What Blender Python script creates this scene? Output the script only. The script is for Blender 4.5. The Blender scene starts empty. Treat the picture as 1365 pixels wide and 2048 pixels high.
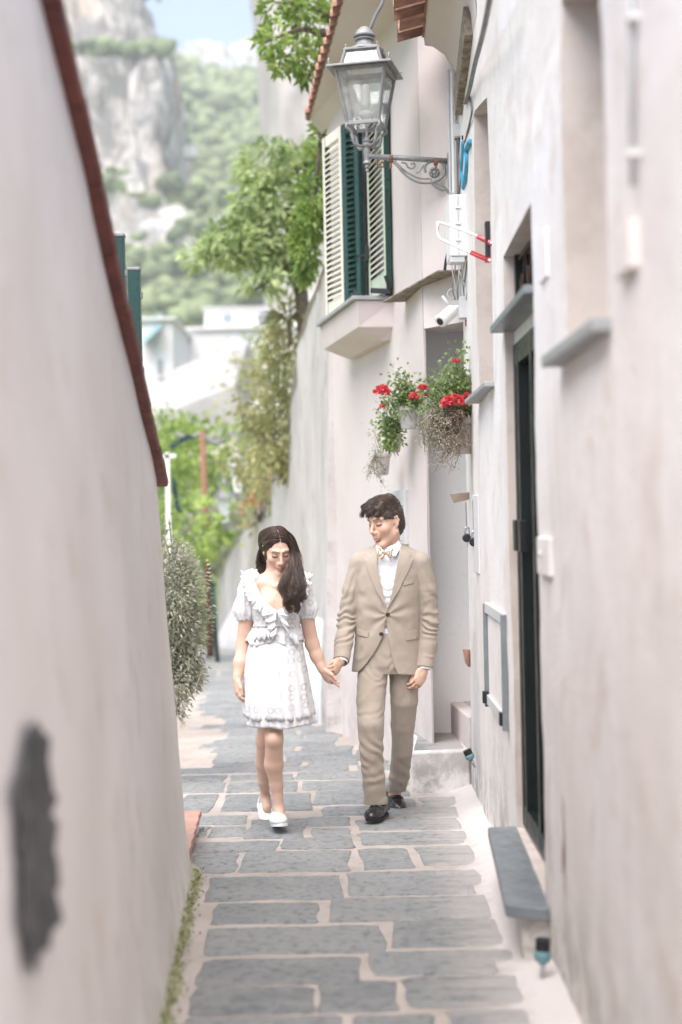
import bpy, math, random
import numpy as np
from mathutils import Vector, Matrix
random.seed(7); rng = np.random.default_rng(7)
sc = bpy.context.scene
col = sc.collection
PI = math.pi
# ------------------------------------------------------------------ camera, sky, sun, exposure
CZ = 1.72; FPX = 2844.4; ROLL = math.radians(1.2); SL = 0.04
cam_d = bpy.data.cameras.new('camera'); cam = bpy.data.objects.new('camera', cam_d); col.objects.link(cam)
cam_d.sensor_fit = 'VERTICAL'; cam_d.sensor_height = 36.0; cam_d.lens = 50.0
cam_d.clip_start = 0.05; cam_d.clip_end = 20000
cam_d.dof.use_dof = True; cam_d.dof.focus_distance = 7.9; cam_d.dof.aperture_fstop = 1.2
cam.matrix_world = Matrix.Translation((0, 0, CZ)) @ Matrix.Rotation(math.radians(90), 4, 'X') @ Matrix.Rotation(-ROLL, 4, 'Z')
sc.camera = cam
SUN_EL = math.radians(60); SUN_AZ = math.radians(-158)     # azimuth from +Y towards +X
world = bpy.data.worlds.new('World'); sc.world = world; world.use_nodes = True
wn = world.node_tree; wn.nodes.clear()
w_out = wn.nodes.new('ShaderNodeOutputWorld'); w_bg = wn.nodes.new('ShaderNodeBackground'); w_sky = wn.nodes.new('ShaderNodeTexSky')
w_sky.sky_type = 'NISHITA'; w_sky.sun_disc = False; w_sky.sun_elevation = SUN_EL; w_sky.sun_rotation = SUN_AZ
w_sky.air_density = 0.9; w_sky.dust_density = 1.1; w_sky.ozone_density = 0.6; w_sky.altitude = 100
wn.links.new(w_sky.outputs[0], w_bg.inputs[0]); w_bg.inputs[1].default_value = 0.05
wn.links.new(w_bg.outputs[0], w_out.inputs[0])
sun_d = bpy.data.lights.new('sun', 'SUN'); sun = bpy.data.objects.new('sun', sun_d); col.objects.link(sun)
sun_d.energy = 1.5; sun_d.angle = math.radians(65); sun_d.color = (1.0, 0.945, 0.90)
sdir = Vector((math.sin(SUN_AZ) * math.cos(SUN_EL), math.cos(SUN_AZ) * math.cos(SUN_EL), math.sin(SUN_EL)))
sun.rotation_euler = sdir.to_track_quat('Z', 'Y').to_euler(); sun.location = (-6, -6, 14)
vs = sc.view_settings; vs.view_transform = 'Standard'; vs.look = 'None'; vs.exposure = 2.45; vs.gamma = 1.0; vs.use_curve_mapping = False
sc.cycles.max_bounces = 8; sc.cycles.diffuse_bounces = 5; sc.cycles.use_denoising = True; sc.cycles.volume_bounces = 2

# ------------------------------------------------------------------ pixel / world helpers (photo 1365 x 2048)
_c, _s = math.cos(ROLL), math.sin(ROLL)
def ray(x, y):
    u, v = x - 682.5, y - 1024.0
    return ((_c * u - _s * v) / FPX, (-_s * u - _c * v) / FPX)
def P(x, y, Y):
    a, b = ray(x, y); return Vector((a * Y, Y, CZ + b * Y))
def gz(Y):
    if Y < 26: return SL * (7.8 - Y)
    return SL * (7.8 - 26) - 0.16 * (Y - 26)
def gza(Y):
    Y = np.asarray(Y, float)
    return np.where(Y < 26, SL * (7.8 - Y), SL * (7.8 - 26) - 0.16 * (Y - 26))
def G(x, y):
    a, b = ray(x, y); Y = (SL * 7.8 - CZ) / (b + SL); return Vector((a * Y, Y, gz(Y)))
AX0, AX1 = 0.585, 0.0225
def XA(Y): return AX0 + AX1 * Y
def WA(x, y):
    a, b = ray(x, y); Y = AX0 / (a - AX1); return Vector((a * Y, Y, CZ + b * Y))
BX0, BX1 = 2.352, -0.196
def XB(Y): return BX0 + BX1 * Y
def WB_(x, y):
    a, b = ray(x, y); Y = BX0 / (a - BX1); return Vector((a * Y, Y, CZ + b * Y))

# ------------------------------------------------------------------ numpy noise
def _hash(ix, iy, iz, seed):
    n = (ix * 374761393 + iy * 668265263 + iz * 2147483647 + seed * 1274126177) & 0xFFFFFFFF
    n = ((n ^ (n >> 13)) * 1274126177) & 0xFFFFFFFF
    n = n ^ (n >> 16)
    return (n & 0xFFFFFF) / float(0xFFFFFF) * 2 - 1
def vnoise(p, scale=1.0, seed=0):
    p = np.asarray(p, float) * scale
    i = np.floor(p).astype(np.int64); f = p - i; f = f * f * (3 - 2 * f)
    r = 0
    for dx in (0, 1):
        for dy in (0, 1):
            for dz in (0, 1):
                w = (f[..., 0] if dx else 1 - f[..., 0]) * (f[..., 1] if dy else 1 - f[..., 1]) * (f[..., 2] if dz else 1 - f[..., 2])
                r = r + w * _hash(i[..., 0] + dx, i[..., 1] + dy, i[..., 2] + dz, seed)
    return r
def fbm(p, scale=1.0, octv=4, seed=0):
    r = 0; a = 1.0; t = 0
    for o in range(octv):
        r = r + a * vnoise(p, scale * 2 ** o, seed + o); t += a; a *= 0.5
    return r / t

# ------------------------------------------------------------------ objects
WBASE = {}
def tag(o, label=None, cat=None, group=None, kind=None):
    if label: o['label'] = label
    if cat: o['category'] = cat
    if group: o['group'] = group
    if kind: o['kind'] = kind
    return o
def empty(name, loc, label=None, cat=None, group=None):
    o = bpy.data.objects.new(name, None); col.objects.link(o); o.empty_display_size = 0.1
    o.location = Vector(loc); WBASE[o.name] = Vector(loc)
    return tag(o, label, cat, group)
def mesh_obj(name, V, F, mat, parent=None, smooth=False, bevel=0, base=None, sharp=None):
    """world-space verts V, faces F -> one mesh object with its origin at its base"""
    V = np.asarray(V, float).reshape(-1, 3)
    if base is None:
        lo, hi = V.min(0), V.max(0); base = Vector(((lo[0] + hi[0]) / 2, (lo[1] + hi[1]) / 2, lo[2]))
    me = bpy.data.meshes.new(name); Vl = V - np.array(base)
    if isinstance(F, np.ndarray):
        n, k = F.shape
        me.vertices.add(len(Vl)); me.vertices.foreach_set('co', Vl.astype(np.float32).ravel())
        me.loops.add(n * k); me.loops.foreach_set('vertex_index', F.astype(np.int32).ravel())
        me.polygons.add(n); me.polygons.foreach_set('loop_start', np.arange(0, n * k, k, dtype=np.int32))
        me.update(calc_edges=True)
    else:
        me.from_pydata([tuple(v) for v in Vl], [], [tuple(int(i) for i in f) for f in F])
    if mat is not None:
        for m in (mat if isinstance(mat, (list, tuple)) else [mat]): me.materials.append(m)
    if smooth: me.polygons.foreach_set('use_smooth', [True] * len(me.polygons))
    me.update()
    o = bpy.data.objects.new(name, me); col.objects.link(o)
    if sharp is not None:
        try: me.set_sharp_from_angle(angle=math.radians(sharp))
        except Exception: pass
    if bevel:
        b = o.modifiers.new('bevel', 'BEVEL'); b.width = bevel; b.segments = 2; b.limit_method = 'ANGLE'; b.angle_limit = math.radians(40)
    WBASE[o.name] = Vector(base)
    if parent is not None:
        o.parent = parent; o.location = Vector(base) - WBASE[parent.name]
    else: o.location = base
    return o
def copy_obj(o, base, parent=None, name=None):
    c = o.copy(); col.objects.link(c)
    WBASE[c.name] = Vector(base); c.parent = parent
    c.location = Vector(base) - (WBASE[parent.name] if parent is not None else Vector((0, 0, 0)))
    return c

class MB:
    def __init__(s): s.v = []; s.f = []
    def add(s, V, F):
        n = len(s.v); s.v += [tuple(p) for p in V]; s.f += [tuple(i + n for i in f) for f in F]; return s
    def box(s, c, size, R=None):
        c = Vector(c); V = []
        for z in (-.5, .5):
            for y in (-.5, .5):
                for x in (-.5, .5):
                    p = Vector((x * size[0], y * size[1], z * size[2]))
                    if R is not None: p = R @ p
                    V.append(c + p)
        return s.add(V, [(0, 2, 3, 1), (4, 5, 7, 6), (0, 1, 5, 4), (2, 6, 7, 3), (0, 4, 6, 2), (1, 3, 7, 5)])
    def beam(s, a, b, w, h, up=(0, 0, 1)):
        a, b = Vector(a), Vector(b); d = (b - a).normalized(); up = Vector(up)
        if abs(d.dot(up)) > .98: up = Vector((0, 1, 0))
        r = d.cross(up).normalized(); u = r.cross(d).normalized(); V = []
        for p in (a, b):
            for i, j in ((-1, -1), (1, -1), (1, 1), (-1, 1)): V.append(p + r * (w / 2 * i) + u * (h / 2 * j))
        return s.add(V, [(3, 2, 1, 0), (4, 5, 6, 7), (0, 1, 5, 4), (1, 2, 6, 5), (2, 3, 7, 6), (3, 0, 4, 7)])
    def tube(s, pts, r, n=8, cap=True, closed=False):
        pts = [Vector(p) for p in pts]; m = len(pts); V = []; F = []
        rr = r if hasattr(r, '__len__') else [r] * m
        prev = None
        for i, p in enumerate(pts):
            if closed: t = pts[(i + 1) % m] - pts[i - 1]
            else: t = pts[min(i + 1, m - 1)] - pts[max(i - 1, 0)]
            t = t.normalized() if t.length > 1e-9 else Vector((0, 0, 1))
            if prev is None:
                ref = Vector((0, 0, 1)) if abs(t.z) < .9 else Vector((1, 0, 0)); a = t.cross(ref).normalized()
            else:
                a = prev - t * prev.dot(t); a = a.normalized() if a.length > 1e-6 else t.orthogonal().normalized()
            prev = a; b = t.cross(a)
            for k in range(n):
                an = 2 * PI * k / n; V.append(p + (a * math.cos(an) + b * math.sin(an)) * rr[i])
        for i in range(m if closed else m - 1):
            for k in range(n):
                i2 = (i + 1) % m
                F.append((i * n + k, i * n + (k + 1) % n, i2 * n + (k + 1) % n, i2 * n + k))
        if cap and not closed: F += [tuple(reversed(range(n))), tuple((m - 1) * n + k for k in range(n))]
        return s.add(V, F)
    def lathe(s, c, prof, n=20, R=None, sq=None):
        """prof: list of (radius, z); closed with caps. R optional rotation"""
        c = Vector(c); V = []; F = []; m = len(prof)
        for r, z in prof:
            for k in range(n):
                an = 2 * PI * (k + .5) / n; p = Vector((r * math.cos(an), r * math.sin(an), z))
                V.append(c + (R @ p if R is not None else p))
        for i in range(m - 1):
            for k in range(n): F.append((i * n + k, i * n + (k + 1) % n, (i + 1) * n + (k + 1) % n, (i + 1) * n + k))
        F += [tuple(reversed(range(n))), tuple((m - 1) * n + k for k in range(n))]
        return s.add(V, F)
    def prism(s, poly, d):
        """planar polygon (3d points) extruded by vector d"""
        poly = [Vector(p) for p in poly]; d = Vector(d); n = len(poly)
        V = poly + [p + d for p in poly]
        return s.add(V, [tuple(range(n))[::-1], tuple(range(n, 2 * n))] + [(i, (i + 1) % n, n + (i + 1) % n, n + i) for i in range(n)])
    def build(s, name, mat, parent=None, smooth=False, bevel=0, base=None, sharp=None):
        return mesh_obj(name, s.v, s.f, mat, parent, smooth, bevel, base, sharp)

def spline(pts, n):
    """Catmull-Rom through pts (any dimension), n samples"""
    p = np.array([list(q) for q in pts], float); m = len(p)
    t = np.linspace(0, m - 1, n); i = np.clip(t.astype(int), 0, m - 2); f = (t - i)[:, None]
    g = lambda k: p[np.clip(k, 0, m - 1)]
    p0, p1, p2, p3 = g(i - 1), g(i), g(i + 1), g(i + 2)
    return .5 * ((2 * p1) + (-p0 + p2) * f + (2 * p0 - 5 * p1 + 4 * p2 - p3) * f ** 2 + (-p0 + 3 * p1 - 3 * p2 + p3) * f ** 3)

def tubes_np(paths, radii, n=4):
    """paths (S,M,3), radii (S,M) -> V,F for many thin strands at once"""
    paths = np.asarray(paths, float); S, M, _ = paths.shape
    t = np.gradient(paths, axis=1); t /= np.linalg.norm(t, axis=2, keepdims=True) + 1e-9
    ref = np.zeros_like(t); ref[..., 1] = 1.0
    a = np.cross(t, ref); a /= np.linalg.norm(a, axis=2, keepdims=True) + 1e-9
    b = np.cross(t, a); V = []
    for k in range(n):
        an = 2 * PI * k / n; V.append(paths + (a * math.cos(an) + b * math.sin(an)) * radii[..., None])
    V = np.stack(V, 2)                      # S,M,n,3
    idx = np.arange(S * M * n).reshape(S, M, n)
    F = np.stack([idx[:, :-1, :], np.roll(idx, -1, 2)[:, :-1, :], np.roll(idx, -1, 2)[:, 1:, :], idx[:, 1:, :]], -1).reshape(-1, 4)
    return V.reshape(-1, 3), F

# ------------------------------------------------------------------ materials
MATS = {}
class NT:
    def __init__(s, name):
        s.m = bpy.data.materials.new(name); s.m.use_nodes = True; s.t = s.m.node_tree; s.t.nodes.clear()
        s.out = s.n('ShaderNodeOutputMaterial'); s.b = s.n('ShaderNodeBsdfPrincipled'); s.l(s.b.outputs[0], s.out.inputs[0])
    def n(s, typ, **kw):
        x = s.t.nodes.new(typ)
        for k, v in kw.items(): setattr(x, k, v)
        return x
    def l(s, a, b): s.t.links.new(a, b)
    def pos(s):
        return s.n('ShaderNodeNewGeometry').outputs['Position']
    def obj(s): return s.n('ShaderNodeTexCoord').outputs['Object']
    def noise(s, scale, detail=4, rough=.55, vec=None, dist=0):
        x = s.n('ShaderNodeTexNoise'); x.inputs['Scale'].default_value = scale; x.inputs['Detail'].default_value = detail
        x.inputs['Roughness'].default_value = rough; x.inputs['Distortion'].default_value = dist
        s.l(vec if vec is not None else s.pos(), x.inputs['Vector']); return x.outputs['Fac']
    def ramp(s, fac, a, b, v0=0.0, v1=1.0):
        x = s.n('ShaderNodeMapRange'); x.interpolation_type = 'SMOOTHSTEP'
        s.l(fac, x.inputs[0]); x.inputs[1].default_value = a; x.inputs[2].default_value = b; x.inputs[3].default_value = v0; x.inputs[4].default_value = v1
        return x.outputs[0]
    def math(s, op, a, b=None, c=None):
        x = s.n('ShaderNodeMath', operation=op)
        for i, q in enumerate((a, b, c)):
            if q is None: continue
            if isinstance(q, (int, float)): x.inputs[i].default_value = q
            else: s.l(q, x.inputs[i])
        return x.outputs[0]
    def mix(s, fac, a, b, mode='MIX'):
        x = s.n('ShaderNodeMix', data_type='RGBA', blend_type=mode)
        for inp, q in ((x.inputs[0], fac), (x.inputs[6], a), (x.inputs[7], b)):
            if isinstance(q, (int, float)): inp.default_value = q
            elif isinstance(q, (tuple, list)): inp.default_value = (*q, 1) if len(q) == 3 else q
            else: s.l(q, inp)
        return x.outputs[2]
    def xyz(s, vec):
        x = s.n('ShaderNodeSeparateXYZ'); s.l(vec, x.inputs[0]); return x.outputs
    def comb(s, a, b, c):
        x = s.n('ShaderNodeCombineXYZ')
        for i, q in enumerate((a, b, c)):
            if isinstance(q, (int, float)): x.inputs[i].default_value = q
            else: s.l(q, x.inputs[i])
        return x.outputs[0]
    def scale(s, vec, sx, sy, sz):
        x = s.n('ShaderNodeVectorMath', operation='MULTIPLY'); s.l(vec, x.inputs[0]); x.inputs[1].default_value = (sx, sy, sz); return x.outputs[0]
    def bump(s, h, strength=.3, dist=.01):
        x = s.n('ShaderNodeBump'); x.inputs['Strength'].default_value = strength; x.inputs['Distance'].default_value = dist
        s.l(h, x.inputs['Height']); s.l(x.outputs[0], s.b.inputs['Normal'])
    def set(s, color=None, rough=None, metal=None, spec=None, **kw):
        for key, q in (('Base Color', color), ('Roughness', rough), ('Metallic', metal), ('Specular IOR Level', spec)):
            if q is None: continue
            if isinstance(q, (int, float)): s.b.inputs[key].default_value = q
            elif isinstance(q, (tuple, list)): s.b.inputs[key].default_value = (*q, 1)
            else: s.l(q, s.b.inputs[key])
        return s.m
def simple(name, c, rough=.6, metal=0, spec=.4, var=.15, vs_=6.0, bump=0.0, bs=60, c2=None):
    """base colour broken up by world-space noise, with fine relief"""
    t = NT(name); f = t.noise(vs_, 5, .6)
    c2 = c2 or tuple(max(0, q * (1 - 2 * var)) for q in c)
    cc = t.mix(t.ramp(f, .3, .7), c2, c)
    rn = t.ramp(t.noise(vs_ * 3, 3), .2, .8, max(0, rough - .1), min(1, rough + .1))
    t.set(cc, rn, metal, spec)
    if bump: t.bump(t.noise(bs, 5, .65), bump, .004)
    return t.m
def plaster(name, base, pale, warm, stain=(.25, .24, .2), low=0.25, bump=.35, stain_amt=.35, drips=.22):
    t = NT(name); p = t.pos()
    big = t.noise(.9, 6, .6, p); med = t.noise(3.5, 6, .65, p); fine = t.noise(38, 4, .6, p); grain = t.noise(160, 2, .5, p)
    c = t.mix(t.ramp(big, .35, .65), base, pale)
    c = t.mix(t.ramp(med, .52, .7, 0, .75), c, warm)
    c = t.mix(t.ramp(fine, .55, .8, 0, .14), c, stain)
    sp = t.scale(p, 5, 5, .55); drip = t.noise(1.4, 5, .6, sp)
    c = t.mix(t.ramp(drip, .80 - drips, .8, 0, drips), c, stain)
    # algae and splash dirt at the foot of the wall, broken into blotches
    z = t.math('ADD', t.xyz(p)[2], t.math('MULTIPLY', t.math('ADD', t.xyz(p)[1], -7.8), SL))
    m = t.math('MULTIPLY', t.ramp(z, low, -.05), t.ramp(t.noise(4.2, 6, .7, p), .42, .62))
    c = t.mix(t.math('MULTIPLY', m, stain_amt * 2), c, stain)
    chip = t.noise(9, 5, .75, p)
    c = t.mix(t.ramp(chip, .71, .74, 0, .6), c, tuple(q * .7 for q in warm))
    t.set(c, .9, 0, .15)
    h = t.math('ADD', t.math('MULTIPLY', med, 1.6), t.math('ADD', t.math('MULTIPLY', fine, .5), t.math('MULTIPLY', grain, .12)))
    t.bump(h, bump, .012)
    return t.m

# ------------------------------------------------------------------ implicit surfaces (bodies and clothes)
class SDF:
    def __init__(s, lo, hi, h):
        s.lo = np.array(lo, float); s.h = h
        s.n = np.ceil((np.array(hi) - s.lo) / h).astype(int) + 1
        s.D = np.full(s.n, 1.0, np.float32)
    def grid(s, lo, hi):
        i0 = np.clip(np.floor((np.array(lo) - s.lo) / s.h).astype(int), 0, s.n - 1)
        i1 = np.clip(np.ceil((np.array(hi) - s.lo) / s.h).astype(int) + 1, 1, s.n)
        ax = [(s.lo[k] + s.h * np.arange(i0[k], i1[k])).astype(np.float32) for k in range(3)]
        X, Y, Z = np.meshgrid(*ax, indexing='ij', sparse=True)
        return (slice(i0[0], i1[0]), slice(i0[1], i1[1]), slice(i0[2], i1[2])), X, Y, Z
    def op(s, sl, d, k, mode):
        a = s.D[sl]
        if mode == 'u':
            if k > 0:
                hh = np.clip(.5 + .5 * (a - d) / k, 0, 1); s.D[sl] = a * (1 - hh) + d * hh - k * hh * (1 - hh)
            else: s.D[sl] = np.minimum(a, d)
        elif mode == 's':       # subtract
            d = -d
            if k > 0:
                hh = np.clip(.5 - .5 * (a - d) / k, 0, 1); s.D[sl] = a * (1 - hh) + d * hh + k * hh * (1 - hh)
            else: s.D[sl] = np.maximum(a, d)
        elif mode == 'i': s.D[sl] = np.maximum(a, d)
    def cone(s, a, b, ra, rb, k=.01, mode='u', flat=None):
        a = np.array(a, np.float32); b = np.array(b, np.float32); m = max(ra, rb) * (1.0 if flat is None else max(1, flat[1])) + k + 3 * s.h
        sl, X, Y, Z = s.grid(np.minimum(a, b) - m, np.maximum(a, b) + m)
        ba = b - a; L = max(float(ba @ ba), 1e-9)
        px, py, pz = X - a[0], Y - a[1], Z - a[2]
        t = np.clip((px * ba[0] + py * ba[1] + pz * ba[2]) / L, 0, 1)
        qx, qy, qz = px - t * ba[0], py - t * ba[1], pz - t * ba[2]
        if flat is not None:
            n, f = np.array(flat[0], np.float32), flat[1]; n = n / np.linalg.norm(n); g = 1 / f - 1
            dn = (qx * n[0] + qy * n[1] + qz * n[2]) * g
            qx, qy, qz = qx + dn * n[0], qy + dn * n[1], qz + dn * n[2]
        d = np.sqrt(qx * qx + qy * qy + qz * qz) - (ra + (rb - ra) * t)
        s.op(sl, d, k, mode)
    def chain(s, pts, rad, k=.01, mode='u', flat=None):
        for i in range(len(pts) - 1): s.cone(pts[i], pts[i + 1], rad[i], rad[i + 1], k, mode, flat)
    def ell(s, c, r, k=.01, mode='u', M=None):
        c = np.array(c, np.float32); r = np.array(r, np.float32); m = float(r.max()) + k + 3 * s.h
        sl, X, Y, Z = s.grid(c - m, c + m)
        px, py, pz = X - c[0], Y - c[1], Z - c[2]
        if M is not None:        # columns of M are the ellipsoid's axes
            M = np.array(M, np.float32)
            px, py, pz = (px * M[0, j] + py * M[1, j] + pz * M[2, j] for j in range(3))
        k0 = np.sqrt((px / r[0]) ** 2 + (py / r[1]) ** 2 + (pz / r[2]) ** 2)
        k1 = np.sqrt((px / r[0] ** 2) ** 2 + (py / r[1] ** 2) ** 2 + (pz / r[2] ** 2) ** 2) + 1e-9
        s.op(sl, k0 * (k0 - 1) / k1, k, mode)
    def loft(s, rows, yaw=0, k=.01, mode='u', e=2.3, grow=0, ret=False, zpad=0):
        """rows: (z, cx, cy, rx, ry): stacked super-ellipse sections"""
        R = np.array(sorted(rows), float); z0, z1 = R[0, 0] - zpad, R[-1, 0] + zpad; m = R[:, 3:].max() + .06 + grow
        sl, X, Y, Z = s.grid((R[:, 1].min() - m, R[:, 2].min() - m, z0 - .03), (R[:, 1].max() + m, R[:, 2].max() + m, z1 + .03))
        zz = Z.ravel(); f = lambda j: np.interp(zz, R[:, 0], R[:, j])[None, None, :].astype(np.float32)
        cx, cy, rx, ry = f(1), f(2), f(3) + grow, f(4) + grow
        c, sn = math.cos(yaw), math.sin(yaw)
        dx, dy = X - cx, Y - cy
        lx, ly = dx * c + dy * sn, -dx * sn + dy * c
        q = (np.abs(lx / rx) ** e + np.abs(ly / ry) ** e) ** (1 / e)
        d = (q - 1) * np.minimum(rx, ry)
        d = np.maximum(d, np.maximum(z0 - Z, Z - z1)).astype(np.float32)
        if ret: return sl, d, X, Y, Z
        s.op(sl, d, k, mode)
    def mesh(s, smooth=1):
        D = s.D; S = D < 0; nx, ny, nz = D.shape
        cnt = np.zeros((nx - 1, ny - 1, nz - 1), np.int8)
        for i in (0, 1):
            for j in (0, 1):
                for k in (0, 1): cnt += S[i:nx - 1 + i, j:ny - 1 + j, k:nz - 1 + k]
        act = np.argwhere((cnt > 0) & (cnt < 8)); N = len(act)
        idx = np.full(cnt.shape, -1, np.int32); idx[act[:, 0], act[:, 1], act[:, 2]] = np.arange(N)
        acc = np.zeros((N, 3)); num = np.zeros(N)
        offs = [(i, j, k) for i in (0, 1) for j in (0, 1) for k in (0, 1)]
        for o in offs:
            for ax in range(3):
                if o[ax]: continue
                e = list(o); e[ax] = 1
                d0 = D[act[:, 0] + o[0], act[:, 1] + o[1], act[:, 2] + o[2]]; d1 = D[act[:, 0] + e[0], act[:, 1] + e[1], act[:, 2] + e[2]]
                cr = (d0 < 0) != (d1 < 0); t = np.where(cr, d0 / np.where(cr, d0 - d1, 1), 0)
                t = np.clip(t, .02, .98)
                p = np.tile(np.array(o, float), (N, 1)); p[:, ax] += t
                acc += np.where(cr[:, None], p, 0); num += cr
        V = s.lo + (act + acc / num[:, None]) * s.h
        F = []
        for ax in range(3):
            b, c = [(1, 2), (2, 0), (0, 1)][ax]
            sl0 = [slice(1, -1)] * 3; sl0[ax] = slice(0, -1); sl1 = [slice(1, -1)] * 3; sl1[ax] = slice(1, None)
            A, B = S[tuple(sl0)], S[tuple(sl1)]
            e = np.argwhere(A != B); up = A[e[:, 0], e[:, 1], e[:, 2]]
            e = e + 1; e[:, ax] -= 1
            q = []
            for db, dc in ((0, 0), (1, 0), (1, 1), (0, 1)):
                g = e.copy(); g[:, b] -= db; g[:, c] -= dc; q.append(idx[g[:, 0], g[:, 1], g[:, 2]])
            q = np.stack(q, 1); q = np.where(up[:, None], q, q[:, ::-1]); F.append(q)
        F = np.concatenate(F); F = F[(F >= 0).all(1)]
        for _ in range(smooth): V = relax(V, F)
        return V, F
def relax(V, F, a=.5):
    n = len(V); acc = np.zeros((n, 3)); num = np.zeros(n)
    for i in range(F.shape[1]):
        u, w = F[:, i], F[:, (i + 1) % F.shape[1]]
        for x, y in ((u, w), (w, u)):
            for k in range(3): acc[:, k] += np.bincount(x, V[y, k], n)
            num += np.bincount(x, minlength=n)
    return V * (1 - a) + a * acc / np.maximum(num, 1)[:, None]
def vnormals(V, F):
    n = np.cross(V[F[:, 2]] - V[F[:, 0]], V[F[:, 3]] - V[F[:, 1]]); N = np.zeros_like(V)
    for i in range(4):
        for k in range(3): N[:, k] += np.bincount(F[:, i], n[:, k], len(V))
    return N / (np.linalg.norm(N, axis=1, keepdims=True) + 1e-9)
def poly2(x, z, poly):
    """signed distance to a 2d polygon, negative inside"""
    poly = np.array(poly, float); n = len(poly); d = np.full(np.broadcast(x, z).shape, 1e9); inside = np.zeros(d.shape, bool)
    for i in range(n):
        a, b = poly[i], poly[(i + 1) % n]; e = b - a
        wx, wz = x - a[0], z - a[1]; t = np.clip((wx * e[0] + wz * e[1]) / (e @ e), 0, 1)
        d = np.minimum(d, (wx - t * e[0]) ** 2 + (wz - t * e[1]) ** 2)
        c = ((a[1] <= z) & (b[1] > z)) | ((b[1] <= z) & (a[1] > z))
        with np.errstate(divide='ignore', invalid='ignore'): xx = a[0] + (z - a[1]) / (e[1] if e[1] != 0 else 1e-12) * e[0]
        inside ^= c & (x < xx)
    d = np.sqrt(d); return np.where(inside, -d, d)
def set_color(o, C, name='tint'):
    a = o.data.color_attributes.new(name, 'FLOAT_COLOR', 'POINT'); C = np.asarray(C, np.float32)
    if C.shape[1] == 3: C = np.concatenate([C, np.ones((len(C), 1), np.float32)], 1)
    a.data.foreach_set('color', C.ravel())
# ================================================================== materials
M_wallA = plaster('plaster_white', (.72, .665, .63), (.785, .755, .735), (.64, .56, .505), stain=(.30, .29, .25), low=.6, stain_amt=.4, drips=.28, bump=.5)
M_wallL = plaster('plaster_beige', (.70, .645, .605), (.765, .72, .69), (.64, .57, .51), low=.35, bump=.25, stain=(.36, .34, .29), stain_amt=.2)
M_wallB = plaster('plaster_rose', (.60, .525, .50), (.64, .575, .55), (.60, .52, .485), low=.9, bump=.22, stain_amt=.15)
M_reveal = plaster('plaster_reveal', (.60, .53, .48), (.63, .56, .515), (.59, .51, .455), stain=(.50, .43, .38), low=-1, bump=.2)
M_white = plaster('plaster_limewash', (.60, .585, .575), (.64, .63, .62), (.59, .57, .555), low=.5, bump=.15, stain_amt=.2)
M_white_lit = plaster('plaster_limewash_lit', (.88, .865, .845), (.90, .885, .87), (.87, .85, .82), low=.2, bump=.1, stain_amt=.1)  # lit copy of the limewash: light the portal recess lacks is put into its colour
M_retain = plaster('plaster_old', (.48, .44, .42), (.56, .53, .515), (.38, .345, .33), low=1.2, bump=.7, stain=(.27, .235, .225), drips=.34)
M_slate = simple('slate_slab', (.20, .225, .24), .38, spec=.5, var=.12, vs_=9, bump=.15, bs=70)
M_slab_l = simple('grey_stone', (.36, .37, .37), .6, var=.1, vs_=14, bump=.2, bs=90)
M_terra = simple('terracotta', (.38, .20, .14), .85, var=.25, vs_=14, bump=.3, bs=60, c2=(.24, .13, .095))
M_tile_red = simple('glazed_red_tile', (.20, .055, .04), .55, var=.25, vs_=11, bump=.15, bs=40, c2=(.11, .036, .03))
M_tilepink = simple('pink_brick', (.48, .29, .23), .8, var=.1, vs_=20, bump=.25)
M_green = simple('green_paint', (.008, .046, .037), .32, spec=.5, var=.1, bump=.05, bs=30)
M_sage = simple('sage_paint', (.50, .56, .44), .45, var=.06, bump=.05, bs=30)
M_cream = simple('cream_paint', (.74, .70, .60), .5, var=.06, vs_=18)
M_door = simple('dark_door_paint', (.008, .014, .014), .4, spec=.4, var=.1)
M_black = simple('black_plastic', (.018, .019, .022), .4, var=.1)
M_glassdk = simple('dark_pane', (.02, .022, .024), .06, spec=.6, var=.05)
M_pane = simple('curtained_pane', (.40, .42, .45), .15, spec=.5, var=.04, vs_=2)
M_zinc = simple('lamp_grey_metal', (.29, .29, .285), .5, metal=.2, var=.12, vs_=25, bump=.12, bs=120)
M_rust = simple('rust', (.30, .15, .09), .85, var=.3, vs_=40, bump=.3)
M_pvc = simple('grey_plastic', (.56, .57, .57), .5, var=.05, vs_=20)
M_pvcw = simple('white_plastic', (.78, .78, .76), .42, var=.04, vs_=15)
M_cable = simple('cable_grey', (.20, .20, .205), .6, var=.15)
M_cablel = simple('cable_pale', (.5, .5, .49), .6, var=.1)
M_blue = simple('blue_foam', (.05, .33, .52), .75, var=.12, vs_=18, bump=.25, bs=60)
M_red = simple('red_plastic', (.62, .05, .06), .45, var=.08)
M_wood = simple('light_wood', (.44, .33, .25), .7, var=.15, vs_=16)
M_oldwood = simple('weathered_wood', (.33, .27, .21), .9, var=.3, vs_=22, bump=.5, bs=40)
M_steel = simple('steel', (.5, .5, .5), .35, metal=.8, var=.08)
M_cement = simple('grey_cement', (.13, .128, .125), .95, var=.3, vs_=20, bump=.6, bs=45)

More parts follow.
